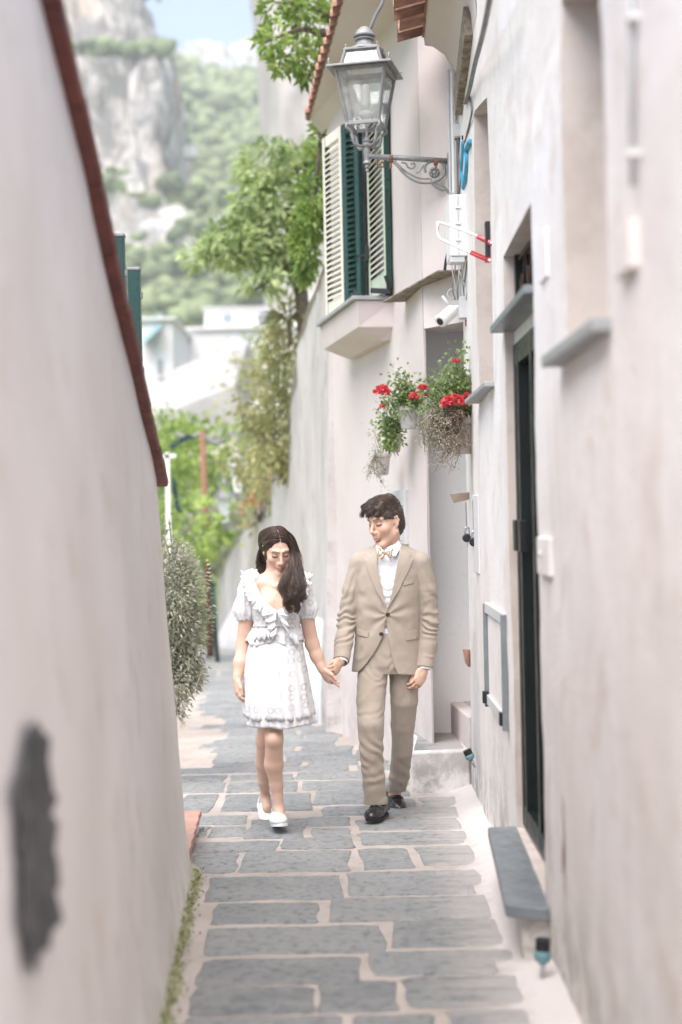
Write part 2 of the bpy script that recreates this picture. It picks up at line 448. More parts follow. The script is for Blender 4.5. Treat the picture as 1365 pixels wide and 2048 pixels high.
def m_lantern_glass():
    t = NT('lantern_glass'); g = t.n('ShaderNodeBsdfGlossy'); g.inputs['Roughness'].default_value = .08
    tr = t.n('ShaderNodeBsdfTransparent'); tr.inputs[0].default_value = (.93, .94, .94, 1)
    df = t.n('ShaderNodeBsdfDiffuse'); df.inputs[0].default_value = (.8, .8, .79, 1)
    mx = t.n('ShaderNodeMixShader'); mx.inputs[0].default_value = .09; t.l(tr.outputs[0], mx.inputs[1]); t.l(g.outputs[0], mx.inputs[2])
    m2 = t.n('ShaderNodeMixShader'); t.l(t.ramp(t.noise(14, 4), .3, .8, .05, .18), m2.inputs[0])
    t.l(mx.outputs[0], m2.inputs[1]); t.l(df.outputs[0], m2.inputs[2]); t.l(m2.outputs[0], t.out.inputs[0]); t.t.nodes.remove(t.b)
    return t.m
M_lglass = m_lantern_glass()

def m_mortar():
    t = NT('lime_mortar'); p = t.pos()
    a = t.noise(2.2, 6, .62, p); b = t.noise(13, 6, .7, p); g = t.noise(90, 3, .6, p)
    c = t.mix(t.ramp(a, .35, .65), (.365, .32, .285), (.45, .40, .365))
    c = t.mix(t.ramp(b, .5, .72, 0, .6), c, (.24, .21, .185))
    # pale lime run-off along the right-hand wall
    x = t.xyz(p)
    e = t.math('SUBTRACT', x[0], t.math('MULTIPLY', x[1], AX1))
    lime = t.math('MULTIPLY', t.ramp(t.math('ADD', e, t.math('MULTIPLY', b, .35)), .48, .68), .8)
    c = t.mix(lime, c, (.66, .62, .60))
    c = t.mix(t.ramp(g, .6, .8, 0, .3), c, (.28, .25, .22))
    t.set(c, .92, 0, .2); t.bump(t.math('ADD', t.math('MULTIPLY', b, 1.0), t.math('MULTIPLY', g, .35)), .5, .012)
    return t.m
M_mortar = m_mortar()
def m_lava():
    t = NT('lava_paving'); p = t.pos()
    oi = t.n('ShaderNodeObjectInfo').outputs['Random']
    a = t.noise(4, 6, .65, p); b = t.noise(26, 6, .72, p); g = t.noise(120, 3, .7, p)
    c = t.mix(oi, (.25, .266, .272), (.40, .41, .408))
    c = t.mix(t.ramp(a, .35, .7, 0, .8), c, (.44, .44, .43))
    c = t.mix(t.ramp(b, .50, .64, 0, .6), c, (.13, .143, .15))
    c = t.mix(t.ramp(t.noise(60, 5, .75, p), .56, .66, 0, .65), c, (.40, .395, .385)); c = t.mix(t.ramp(t.noise(75, 4, .8, p), .63, .70, 0, .6), c, (.08, .086, .09))
    c = t.mix(t.ramp(t.noise(1.7, 5, .6, p), .6, .75, 0, .35), c, (.20, .22, .15))
    x = t.xyz(p); e = t.math('SUBTRACT', x[0], t.math('MULTIPLY', x[1], AX1))
    st = t.noise(3.2, 6, .75, t.scale(p, 1, 5, 1))
    lime = t.math('MULTIPLY', t.ramp(t.math('ADD', e, t.math('MULTIPLY', st, .75)), .54, .84), .88)
    c = t.mix(lime, c, (.66, .62, .59))
    r = t.ramp(b, .3, .7, .42, .72); t.set(c, r, 0, .45)
    t.bump(t.math('ADD', t.math('MULTIPLY', b, 1.3), t.math('MULTIPLY', g, .7)), 1.0, .022)
    return t.m
M_lava = m_lava()

# ================================================================== street
def grid_mesh(name, us, vs_, fn, mat, parent=None, smooth=True, base=None):
    U, Vv = np.meshgrid(us, vs_, indexing='ij'); Pn = fn(U, Vv); n, m = U.shape
    idx = np.arange(n * m).reshape(n, m)
    F = np.stack([idx[:-1, :-1], idx[1:, :-1], idx[1:, 1:], idx[:-1, 1:]], -1).reshape(-1, 4)
    return mesh_obj(name, Pn.reshape(-1, 3), F, mat, parent, smooth, base=base)
def street_fn(X, Y):
    p = np.stack([X, Y, 0 * X], -1)
    edge = np.clip((X - (AX0 + AX1 * Y) + .16) / .16, 0, 1) * (Y < 9) * .05
    return np.stack([X, Y, gza(Y) + fbm(p, 3, 3, 5) * .006 + edge], -1)
street = grid_mesh('street', np.linspace(-4.2, 1.2, 110), np.concatenate([np.linspace(-5, 3, 30), np.linspace(3.1, 14, 190), np.linspace(14.2, 60, 80)]), street_fn, M_mortar, base=Vector((0, 0, 0)))
tag(street, kind='structure')

STONES = [  # photo pixels x0,x1,y0,y1
 (384,471,1709,1748),(486,696,1704,1745),(725,819,1699,1739),(840,971,1694,1731),
 (389,555,1685,1705),(566,707,1676,1699),(722,899,1666,1690),(906,960,1664,1682),
 (391,492,1633,1650),(422,489,1655,1675),(391,415,1655,1675),(497,610,1640,1678),(616,699,1635,1654),(627,701,1658,1675),(716,896,1640,1661),
 (776,896,1617,1637),(648,744,1614,1631),(843,904,1596,1612),
 (358,427,1591,1627),(450,622,1589,1622),(630,735,1584,1610),(745,830,1600,1614),
 (358,448,1568,1587),(459,596,1566,1585),(607,730,1563,1581),(738,815,1575,1594),
 (358,450,1553,1566),(463,586,1551,1563),(594,725,1545,1560),(735,815,1556,1572),
 (416,683,1755,1801),(698,912,1745,1791),(920,975,1742,1772),
 (428,633,1808,1849),(665,950,1796,1841),
 (418,765,1856,1909),(785,1002,1842,1895),
 (405,718,1919,1969),(741,950,1905,1951),(973,1020,1902,1925),
 (384,627,1976,2030),(642,791,1965,2025),(815,1032,1956,2013),
 (370,686,2037,2092),(709,870,2033,2088),(903,1075,2022,2078)]
def stone(x0, x1, y0, y1):
    """world rectangle -> worn slab with chipped outline and eased edge"""
    cx, cy = (x0 + x1) / 2, (y0 + y1) / 2; a, b = (x1 - x0) / 2, (y1 - y0) / 2
    V = []; rc = min(.028, b * .45, a * .45) * rng.uniform(.6, 1.2); outline = []; a += .005; b += .003
    for qx, qy, a0 in ((1, 1, 0), (-1, 1, 1), (-1, -1, 2), (1, -1, 3)):
        for t_ in (0, .5, 1):
            an = (a0 + t_) * PI / 2; outline.append((qx * (a - rc) + rc * math.cos(an), qy * (b - rc) + rc * math.sin(an)))
        nx_ = 5 if a0 % 2 == 0 else 2
        e0 = outline[-1]; e1 = (-qx * (a - rc), e0[1]) if a0 % 2 == 0 else (e0[0], -qy * (b - rc))
        for t_ in np.linspace(0, 1, nx_ + 2)[1:-1]: outline.append((e0[0] + (e1[0] - e0[0]) * t_, e0[1] + (e1[1] - e0[1]) * t_))
    n = len(outline); jit = rng.normal(size=(n, 2)) * np.array([.0065, .0045]); skew = rng.uniform(-.02, .02); outline = [(x_ + y_ * skew * 3, y_ + x_ * skew) for x_, y_ in outline]
    for ring, (ins, dz) in enumerate(((0, -.03), (0.0, .002), (.008, .0065), (.04, .009))):
        for k in range(n):
            ux, uy = outline[k]; w = jit[k] if ring < 2 else jit[k] * .6
            px = cx + ux * (1 - ins / a) + w[0]; py = cy + uy * (1 - ins * .8 / b) + w[1]
            V.append((px, py, gz(py) + dz + rng.uniform(-.0015, .0015)))
    V.append((cx, cy, gz(cy) + .012))
    F = []
    for r in range(3):
        for k in range(n): F.append((r * n + k, r * n + (k + 1) % n, (r + 1) * n + (k + 1) % n, (r + 1) * n + k))
    for k in range(n): F.append((3 * n + k, 3 * n + (k + 1) % n, 4 * n))
    return mesh_obj('paving_stone', V, F, M_lava, street, True)
for x0, x1, y0, y1 in STONES:
    xm, ym = (x0 + x1) / 2, (y0 + y1) / 2
    A, B = G(xm, y0), G(xm, y1); l, r = G(x0, ym), G(x1, ym)
    stone(l.x, r.x + (.07 if x1 > 880 else 0), B.y, A.y)
Y = G(600, 1545).y + .03
while Y < 30:                                   # rows running on down the lane
    d = rng.uniform(.20, .34); xl = -1.05 - .14 * max(0, Y - 12); xr = min(XB(Y) if Y < 12.3 else -.05 - .14 * (Y - 12.3), .42) - .06
    if Y + d < 30:
        x = xl + rng.uniform(-.2, .1)
        while x < xr - .1:
            w = rng.uniform(.3, .72); stone(x, min(x + w, xr), Y, Y + d - .035); x += w + rng.uniform(.035, .07)
    Y += d
Y = G(600, 2092).y - .02
while Y > 1.2:                                  # rows towards the camera
    d = rng.uniform(.27, .36); x = -.5
    while x < .55:
        w = rng.uniform(.35, .7); stone(x, min(x + w, .6), Y - d + .04, Y); x += w + .05
    Y -= d

# ================================================================== garden wall on the left
def XL(Y, z): return -.3645 - .0558 * Y - .062 * (z - gza(Y))
def zcapL(Y): return 1.886 + .418 * (6.55 - Y)
garden_wall = empty('garden_wall', (-1.0, 4, gz(4)), 'beige battered garden wall with a steep sloping top edged in red tile', 'wall')
ys = np.linspace(.6, 6.55, 110); ts = np.linspace(0, 1, 46)
def lw(U, T):
    top = np.minimum(np.minimum(zcapL(U), 3.12), 2.25 + (U - .6) * .7); z = gza(U) - .2 + (top - gza(U) + .2) * T
    x = XL(U, z); p = np.stack([x, U, z], -1)
    flare = np.clip(1 - (z - gza(U)) / .3, 0, 1) ** 2 * .035
    x = x + fbm(p, 1.6, 4, 3) * .012 + flare * 0.6 - np.clip((U - 6.5) / .05, 0, 1) * .02
    return np.stack([x, U, z], -1)
grid_mesh('wall_face', ys, ts, lw, M_wallL, garden_wall)
mb = MB()                                       # far end and back of the wall
zt = zcapL(6.55)
e0 = [Vector((XL(6.55, z) - .02, 6.55, z)) for z in np.linspace(gz(6.55) - .2, zt, 8)]
e1 = [Vector((-1.35, 6.56, z)) for z in np.linspace(gz(6.55) - .2, zt, 8)]
for i in range(7): mb.add([e0[i], e0[i + 1], e1[i + 1], e1[i]], [(0, 1, 2, 3)])
mb.add([(-1.35, 6.56, -.3), (-1.35, 6.56, zt), (-1.35, 3.41, 3.12), (-1.35, 1.9, 3.12), (-1.35, .6, 2.25), (-1.35, .6, -.3)], [(0, 1, 2, 3, 4, 5)])
mb.build('wall_end', M_wallL, garden_wall)
n_t = 16
for i in range(n_t):                            # glazed coping tiles
    y1 = 6.60 - i * .36; y0 = y1 - .35
    if zcapL(y0) > 3.22: break
    a, b = zcapL(y0), zcapL(y1)
    mb = MB(); xr0, xr1 = float(XL(y0, a)) + .045, float(XL(y1, b)) + .045; j = rng.uniform(-.006, .006)
    prof = [(0, -.012), (.006, .010), (0, .026), (-.03, .034), (-.25, .045), (-.5, .05), (-.5, .0), (-.25, -.012)]
    V = [(xr0 + j + q, y0, a + h) for q, h in prof] + [(xr1 + j + q, y1, b + h) for q, h in prof]; k = len(prof)
    F = [(m, (m + 1) % k, k + (m + 1) % k, k + m) for m in range(k)] + [tuple(range(k))[::-1], tuple(range(k, 2 * k))]
    mb.add(V, F); mb.build('coping_tile', M_tile_red, garden_wall, bevel=.003)
# broken render showing dark cement, at the near end of the wall
pp = [(22,1548),(30,1528),(42,1470),(52,1450),(68,1452),(80,1490),(86,1560),(92,1640),(96,1760),(106,1842),(92,1868),(66,1900),(52,1945),(38,1935),(30,1860),(26,1720),(18,1620),(14,1570)]
V = []
pf = []
for i_ in range(len(pp)):
    a_, b_ = np.array(pp[i_]), np.array(pp[(i_ + 1) % len(pp)])
    for t_ in (0, .25, .5, .75): pf.append(a_ + (b_ - a_) * t_ + rng.normal(size=2) * np.array([5.0, 9.0]))
for x, y in pf:
    a, b = ray(x, y); Y = 2.2
    for _ in range(30):
        z = CZ + b * Y; Y = float(XL(Y, z)) / a
    V.append((float(XL(Y, CZ + b * Y)) + .016, Y, CZ + b * Y))
c = np.mean(V, 0); n = len(V)
fv = [tuple(c + (np.array(p) - c) * s + np.array([.004 * (s < 1), 0, 0])) for s in (1, .93, .6, .3) for p in V] + [tuple(c + np.array([.004, 0, 0]))]
ff = [(r * n + i, r * n + (i + 1) % n, (r + 1) * n + (i + 1) % n, (r + 1) * n + i) for r in range(3) for i in range(n)] + [(3 * n + i, 3 * n + (i + 1) % n, 4 * n) for i in range(n)]
tag(mesh_obj('bare_cement', fv, ff, M_cement, garden_wall), 'dark bare cement where the render has fallen off')

# terracotta brick edging just past the wall's end
edging = empty('brick_edging', (-.78, 7.0, gz(7)), 'low pink brick edging at the foot of the beige garden wall', 'edging')
for i in range(5):
    y0 = 6.58 + i * .235
    MB().box((-.865 - .012 * i, y0 + .11, gz(y0) + .085), (.24, .226, .035)).build('brick', M_tilepink, edging, bevel=.004)
    MB().box((-.78 - .012 * i, y0 + .11, gz(y0) + .03), (.035, .226, .07)).build('brick', M_tilepink, edging, bevel=.004)
MB().box((-.93, 7.15, gz(7.2) + .0), (.25, 1.12, .12)).build('core', M_wallL, edging)

# ================================================================== near house on the right (A)
A_END = 8.85
house_a = empty('near_house', (1.6, 5, gz(5)), 'whitewashed house with a dark glazed door, slate step and plaster-coved eave', 'house')
def wall_sheet(fx, y0, y1, z0, z1, holes, depth, seed, amp=.006, step=.07):
    us = list(np.arange(y0, y1, step)) + [y1]; vv = list(np.arange(z0, z1, step)) + [z1]
    for h in holes:
        us = [u for u in us if abs(u - h[0]) > .025 and abs(u - h[1]) > .025] + [h[0], h[1]]
        vv = [v for v in vv if abs(v - h[2]) > .025 and abs(v - h[3]) > .025] + [h[2], h[3]]
    us = np.array(sorted(set(us))); vv = np.array(sorted(set(vv)))
    U, Z = np.meshgrid(us, vv, indexing='ij'); X = fx(U); p = np.stack([X, U, Z], -1)
    X = X + fbm(p, 1.3, 4, seed) * amp * 2 + vnoise(p, 9, seed + 3) * amp * .4
    V = np.stack([X, U, Z], -1).reshape(-1, 3).tolist(); n, m = U.shape; F = []
    for i in range(n - 1):
        for j in range(m - 1):
            uc, vc = (us[i] + us[i + 1]) / 2, (vv[j] + vv[j + 1]) / 2
            if any(h[0] < uc < h[1] and h[2] < vc < h[3] for h in holes): continue
            F.append((i * m + j, i * m + j + 1, (i + 1) * m + j + 1, (i + 1) * m + j))
    RV, RF = [], []
    for h in holes:
        iu = [i for i in range(n) if h[0] - 1e-6 <= us[i] <= h[1] + 1e-6]; iv = [j for j in range(m) if h[2] - 1e-6 <= vv[j] <= h[3] + 1e-6]
        loop = [(i, iv[0]) for i in iu] + [(iu[-1], j) for j in iv[1:]] + [(i, iv[-1]) for i in iu[::-1][1:]] + [(iu[0], j) for j in iv[::-1][1:-1]]
        b = len(RV); k = len(loop)
        for i, j in loop: RV.append(V[i * m + j])
        for i, j in loop: q = V[i * m + j]; RV.append((q[0] + (h[4] if len(h) > 4 else depth), q[1], q[2]))
        for q in range(k): RF.append((b + q, b + (q + 1) % k, b + k + (q + 1) % k, b + k + q))
    return V, F, RV, RF
# openings measured on the wall plane
dfar, dnear = WA(1018, 1000).y, WA(1076, 1000).y
dtop = WA(1015, 500).z; dbot = .345
w1f, w1n = WA(1130, 400).y, WA(1213, 400).y
w2f, w2n = WA(952, 500).y, WA(982, 500).y
w1bot = WA(1215, 640).z; w2bot = WA(985, 768).z
HA = [(dnear, dfar, dbot, dtop, .11), (w1n, w1f, w1bot, 3.6, .22), (w2n, w2f, w2bot, WA(958, 185).z, .2)]
V, F, RV, RF = wall_sheet(XA, .5, A_END, -.5, 4.75, HA, .1, 11)
def slope_top(q): return [(x, y, z if z < 2.9 else 2.9 + (z - 2.9) * (float(np.interp(y, [1, 5.2, 6.6, 7.6], [3.6, 3.75, 4.35, 4.75])) - 2.9) / 1.85) for x, y, z in q]
V, RV = [(x, y, min(z, 2.35 + max(0, y - .5) * .62)) for x, y, z in slope_top(V)], slope_top(RV)
mesh_obj('front_wall', V, F, M_wallA, house_a, True)
mesh_obj('reveals', RV, RF, M_reveal, house_a)
mb = MB(); xa = XA(A_END)
mb.add([(xa, A_END, -.5), (3.4, A_END + .1, -.5), (3.4, A_END + .1, 4.75), (xa, A_END, 4.75)], [(0, 1, 2, 3)])
mb.build('end_wall', M_white, house_a)
# roof and coved eave, set back above the lane
mb = MB(); mb.add([(XA(7.3) - .22, 7.3, 4.72), (XA(A_END) - .22, A_END, 4.66), (4.2, A_END, 5.7), (4.2, 7.3, 5.7)], [(0, 1, 2, 3)]); mb.add([(XA(1.6) - .03, 1.6, 3.6), (XA(5.2) - .03, 5.2, 3.76), (XA(7.3) - .03, 7.3, 4.66), (4.2, 7.3, 5.2), (4.2, 1.6, 4.2)], [(0, 1, 2, 3, 4)])
mb.build('roof_deck', M_terra, house_a)
cove = [(0, -.46), (-.006, -.36), (-.03, -.25), (-.08, -.16), (-.15, -.11), (-.20, -.10), (-.21, -.02), (.02, -.02)]
def cove_fn(U, T):
    k = np.clip(T, 0, len(cove) - 1).astype(int); q = np.array(cove)[k]
    z = 4.72 + q[..., 1] + fbm(np.stack([U, T, 0 * U], -1), 2, 3, 9) * .01
    return np.stack([XA(U) + q[..., 0], U, z], -1)
grid_mesh('coved_eave', np.linspace(7.3, A_END + .004, 30), np.arange(len(cove)), cove_fn, M_wallB, house_a, smooth=False)
q = [Vector((XA(A_END) + a, A_END + .005, 4.72 + b)) for a, b in cove]
MB().prism(q, (0, .02, 0)).build('eave_end', M_wallB, house_a)
i = 0
for yy in np.arange(A_END - .06, 7.3, -.205):   # clay tiles at the eave
    V = []; F = []; n = 9; L0, L1 = -.36 - rng.uniform(0, .05), .35; r = .085
    for s_, xx in ((0, L0), (1, L1)):
        for rr in (r, r - .014):
            for k in range(n):
                an = PI * k / (n - 1); V.append((XA(yy) + xx, yy + math.cos(an) * rr, 4.72 + xx * .25 + (math.sin(an) * rr if i % 2 == 0 else -math.sin(an) * rr + .06) + .015))
    for k in range(n - 1):
        F += [(k, k + 1, 2 * n + k + 1, 2 * n + k), (n + k + 1, n + k, 3 * n + k, 3 * n + k + 1), (k + 1, k, n + k, n + k + 1)]
    mesh_obj('roof_tile', V, F, M_terra, house_a); i += 1
# weathered timber plate under the eave
a, b = P(968, 40, 7.6), P(940, 205, 8.55)
MB().beam((XA(a.y) - .02, a.y, a.z), (XA(b.y) - .02, b.y, b.z), .05, .17).build('timber_plate', M_oldwood, house_a, bevel=.006)
# slate window sills
for nm, (yn, yf, zb, over, th) in {'a': (w1n - .03, w1f + .12, w1bot, .055, .035), 'b': (w2n - .05, w2f + .08, w2bot, .06, .025)}.items():
    mb = MB(); mb.box(((XA(yn) + XA(yf)) / 2 + .1 - over, (yn + yf) / 2, zb - th / 2 + .002), (.2, yf - yn, th)); mb.build('window_sill', M_slab_l, house_a, bevel=.004)
# windows inside the recesses
for (yn, yf, zb, zt_, dp) in ((w1n, w1f, w1bot, 3.6, .21), (w2n, w2f, w2bot, HA[2][3], .19)):
    x = XA((yn + yf) / 2) + dp
    w = MB().box((x, (yn + yf) / 2, (zb + zt_) / 2), (.01, yf - yn, zt_ - zb)).build('window', M_glassdk, house_a)
    fr = MB(); ym = (yn + yf) / 2
    for yy in (yn + .02, yf - .02, ym): fr.box((x - .02, yy, (zb + zt_) / 2), (.04, .05, zt_ - zb))
    for zz in (zb + .025, zt_ - .025): fr.box((x - .021, ym, zz), (.04, yf - yn - .06, .05))
    fr.build('frame', M_pvcw, w)
# door: dark glazed leaf, frame, fanlight with ironwork, slate transom and step
xd = XA((dnear + dfar) / 2) + .075
ztr = WA(1030, 640).z
door = MB().box((xd + .02, (dnear + dfar) / 2, (dbot + ztr) / 2 - .03), (.03, dfar - dnear, ztr - dbot - .06)).build('door', M_glassdk, house_a)
fr = MB()
for yy, ww in ((dfar - .03, .06), (dnear + .03, .06), (dfar - .13, .05), ((dnear + dfar) / 2, .05), (dnear + .14, .05)): fr.box((xd - .012, yy, (dbot + ztr) / 2 - .02), (.04, ww, ztr - dbot - .1))
for zz in (dbot + .06, ztr - .1): fr.box((xd - .013, (dnear + dfar) / 2, zz), (.036, dfar - dnear, .09))
fr.build('frame', M_door, door, bevel=.004)
hd = MB()
zz = WA(1050, 1075).z
for yy in (dfar - .13, dfar - .30): MB().box((xd - .045, yy, zz), (.03, .075, .13)).build('handle', M_black, door, bevel=.004)
MB().box((xd + .0, (dnear + dfar) / 2, ztr - .035), (.05, dfar - dnear, .075)).build('door_head', M_pvcw, door)
MB().box((XA(5.7) + .01, (dnear + dfar) / 2 + .02, ztr + .02), (.12, dfar - dnear + .06, .03)).build('transom_slab', M_slate, house_a, bevel=.003)
fan = MB().box((xd + .03, (dnear + dfar) / 2, (ztr + dtop) / 2 + .02), (.012, dfar - dnear, dtop - ztr - .04)).build('fanlight', M_glassdk, house_a)
ir = MB(); z0, z1 = ztr + .045, dtop - .02
for k in range(5):
    yy = dnear + (dfar - dnear) * (k + .5) / 5; h = .09
    ir.tube([(xd, yy - h, z1), (xd, yy - .01, z0 + .06), (xd, yy, z0), (xd, yy + .01, z0 + .06), (xd, yy + h, z1)], .0045, 6)
    ir.tube([(xd, yy + .025 * math.cos(a), (z0 + z1) / 2 + .03 + .025 * math.sin(a)) for a in np.linspace(0, 5, 10)], .005, 6)
for zz in (z0, z1): ir.beam((xd, dnear, zz), (xd, dfar, zz), .014, .014)
ir.build('scrollwork', simple('rusted_iron', (.10, .06, .04), .7, var=.3, vs_=40), fan)
for yy in (dfar - .03, dnear + .03): MB().box((xd, yy, (z0 + z1) / 2), (.04, .05, z1 - z0 + .04)).build('frame', M_door, fan)
# slate threshold slab projecting into the lane
sl = [G(980, 1700), ]
ysf, ysn = dfar + .06, 4.92
xo = .15
q = [(XA(ysf) - .115, ysf), (XA(ysf) + .1, ysf + .02), (XA(ysn) + .1, ysn), (XA(ysn) - .02, ysn - .02), (XA(ysn) - xo, ysn + .05)]
MB().prism([(x, y, dbot - .052) for x, y in q][::-1], (0, 0, .045)).build('threshold_slab', M_slate, house_a, bevel=.006)
q = [(XA(ysf) - .05, ysf - .1), (XA(ysf) + .1, ysf - .02), (XA(ysn) + .1, ysn + .02), (XA(ysn) - xo + .06, ysn + .1)]
MB().prism([(x, y, -.3) for x, y in q][::-1], (0, 0, dbot - .054 + .3)).build('threshold_base', M_wallA, house_a, bevel=.01)

# ================================================================== rose house beyond (B)
Y_BN, Y_BF = 9.16, 12.26; ZB = 5.02
house_b = empty('rose_house', (1.0, 11, gz(11)), 'pale rose house with green louvred shutters and a boxed window sill', 'house')
wbn, wbf = 9.98, 11.15; wz0, wz1 = P(700, 592, 10).z, 4.72
V, F, RV, RF = wall_sheet(XB, Y_BN, Y_BF, -.8, ZB + .3, [(wbn, wbf, wz0, wz1, .16)], .16, 31, amp=.004)
mesh_obj('front_wall', V, F, M_wallB, house_b, True); mesh_obj('reveals', RV, RF, M_wallB, house_b)
zs = P(895, 650, 9.0).z
mb = MB(); cA = Vector((XA(A_END) + .02, A_END - .01, 0)); cB = Vector((XB(Y_BN), Y_BN, 0))
mb.prism([(cB.x, cB.y, zs), (cA.x, cA.y, zs), (2.2, 9.0, zs), (2.2, 9.3, zs), (cB.x + .02, 9.4, zs)], (0, 0, ZB + .3 - zs)); mb.build('portal_lintel', M_wallB, house_b)
mb = MB(); mb.box((1.4, 9.66, 1.3), (1.7, .12, 4.2)); mb.build('portal_back_wall', M_white_lit, house_b)
MB().prism([(XB(Y_BN) + .001, Y_BN, -.8), (XB(Y_BN) + .012, Y_BN + .005, -.8), (XB(Y_BN) + .06, 10.26, -.8), (XB(10.26) + .01, 10.26, -.8)][::-1], (0, 0, zs + .8)).build('portal_jamb', M_wallB, house_b)
MB().box((-.05 + 1.0, Y_BF + .03, 2.4), (2.0, .06, 5.8)).build('far_wall', M_wallB, house_b)
# raised moulding round the portal and its little sloping hood
hA, hB = P(893, 548, 8.93), P(818, 594, 9.6)
pB, pC, pA = Vector((XB(9.62), 9.62, hB.z - .03)), Vector((XB(Y_BN), Y_BN, (hA.z * .55 + hB.z * .45))), Vector((cA.x - .02, cA.y, hA.z))
for q0_, q1_ in ((pB, pA),):
    dd = (q1_ - q0_).normalized(); nn = Vector((dd.y, -dd.x, 0)).normalized(); nn = nn if nn.x < 0 else -nn; o_ = nn * .17; up = Vector((0, 0, .012))
    MB().add([q0_, q1_, q1_ + o_ - up, q0_ + o_ - up, q0_ + up, q1_ + up, q1_ + o_, q0_ + o_], [(0, 1, 2, 3), (7, 6, 5, 4), (3, 2, 6, 7), (1, 5, 6, 2), (0, 3, 7, 4)]).build('portal_hood', M_oldwood, house_b, bevel=.003)
# boxed window sill with slate edge
sA, sB = P(707, 594, 10.0), P(641, 644, 11.3)
zb_ = sA.z; out = Vector((-.27, -.05, 0))
def along(Y, off): return Vector((XB(Y) - off, Y - off * .196, 0))
yn_, yf_ = 9.98, 11.42
q = [along(yn_, 0), along(yn_, .285), along(yf_, .285), along(yf_, 0)]
MB().prism([Vector((p.x, p.y, zb_ - .028)) for p in q], (0, 0, .028)).build('sill_slab', M_slab_l, house_b, bevel=.003)
q0 = [along(yn_ + .02, -.01), along(yn_ + .02, .255), along(yf_ - .02, .255), along(yf_ - .02, -.01)]
q1 = [along(yn_ + .02, -.01), along(yn_ + .06, .235), along(yf_ - .06, .235), along(yf_ - .02, -.01)]
V = [Vector((p.x, p.y, zb_ - .03)) for p in q0] + [Vector((p.x, p.y, zb_ - .215)) for p in q1] + [Vector((p.x, p.y, zb_ - .30)) for p in (along(yn_ + .1, -.01), along(yn_ + .14, .06), along(yf_ - .14, .06), along(yf_ - .1, -.01))]
mb = MB(); mb.add(V, [(i + 4 * r, (i + 1) % 4 + 4 * r, (i + 1) % 4 + 4 * r + 4, i + 4 * r + 4) for r in (0, 1) for i in range(4)] + [(0, 3, 2, 1), (8, 9, 10, 11)])
mb.build('sill_box', M_wallB, house_b, bevel=.006)
# window and shutters
win = MB().prism([along(wbn + .0, -.13), along(wbf, -.13), along(wbf, -.15), along(wbn, -.15)], (0, 0, 0.01)).v
w = MB(); a, b = along(wbn, -.14), along(wbf, -.14)
w.beam((a.x, a.y, (wz0 + wz1) / 2), (b.x, b.y, (wz0 + wz1) / 2), .012, wz1 - wz0)
window = w.build('window', M_pane, house_b)
fr = MB()
for Yq in (wbn + .03, (wbn + wbf) / 2, wbf - .03):
    p = along(Yq, -.11); fr.beam((p.x, p.y, wz0), (p.x, p.y, wz1), .06, .05)
for zz in (wz0 + .03, wz1 - .03):
    a, b = along(wbn, -.112), along(wbf, -.112); fr.beam((a.x, a.y, zz), (b.x, b.y, zz), .05, .06)
fr.build('frame', M_green, window, bevel=.003)
def shutter(p0, p1, z0, z1, face, n=27, mf=None, ml=None):
    """p0,p1: bottom plan points; louvred leaf"""
    p0, p1 = Vector((p0[0], p0[1], 0)), Vector((p1[0], p1[1], 0)); d = (p1 - p0).normalized(); L = (p1 - p0).length
    nrm = Vector((-d.y, d.x, 0))
    if nrm.dot(Vector(face)) < 0: nrm = -nrm
    root = MB(); th = .042; st = .055
    for s_ in (st / 2, L - st / 2):
        c = p0 + d * s_; root.beam((c.x, c.y, z0), (c.x, c.y, z1), st, th, up=(nrm.x, nrm.y, 0))
    leaf = root.build('shutter', M_green, house_b, bevel=.003)
    m2 = MB()
    for s_ in (st / 2, L - st / 2):
        c = p0 + d * s_ + nrm * (th / 2 + .0015); m2.beam((c.x, c.y, z0 + .002), (c.x, c.y, z1 - .002), st - .006, .003, up=(nrm.x, nrm.y, 0))
    m2.build('painted_face', mf or M_sage, leaf)
    for zz, hh in ((z0 + .07, .14), (z1 - .04, .08)):
        a, b = p0 + d * st, p0 + d * (L - st); mr = MB(); mr.beam((a.x, a.y, zz), (b.x, b.y, zz), th - .006, hh); mr.build('rail', mf or M_sage, leaf)
    ex = nrm * .030
    for k in range(n):
        zz = z0 + .16 + (z1 - z0 - .26) * (k + .5) / n; a, b = p0 + d * (st + .002), p0 + d * (L - st - .002)
        ms = MB(); hh = (z1 - z0 - .26) / n
        V = []
        for p in (a, b):
            for o, dz in ((.030, -.030), (.034, -.024), (-.014, .030), (-.020, .026)): V.append(Vector((p.x, p.y, zz + dz)) + nrm * o)
        ms.add(V, [(0, 1, 5, 4), (1, 2, 6, 5), (2, 3, 7, 6), (3, 0, 4, 7), (3, 2, 1, 0), (4, 5, 6, 7)])
        ms.build('louvre', ml or M_cream, leaf)
    return leaf
face = (-1, -.2, 0)
sh1 = shutter(along(9.93, .035), along(10.47, .035), wz0 + .03, wz1 - .0, face)
sh2 = shutter(along(10.98, .12), along(11.40, .185), wz0 + .01, wz1 - .02, face, 27, M_cream)
sh3 = shutter(along(10.80, .03), along(10.985, .118), wz0 + .02, wz1 - .02, (-1, .9, 0), 27, M_green, M_green)
mb = MB(); c = along(9.95, .03)                 # hold-open bracket and latches
mb.beam((c.x + .01, c.y - .02, wz0 + .015), (c.x - .13, c.y + .02, wz0 + .03), .03, .035); mb.beam((c.x, c.y - .04, wz0 + .03), (c.x - .03, c.y - .05, wz0 + .12), .02, .02)
mb.build('shutter_hinge', M_black, house_b, bevel=.003)
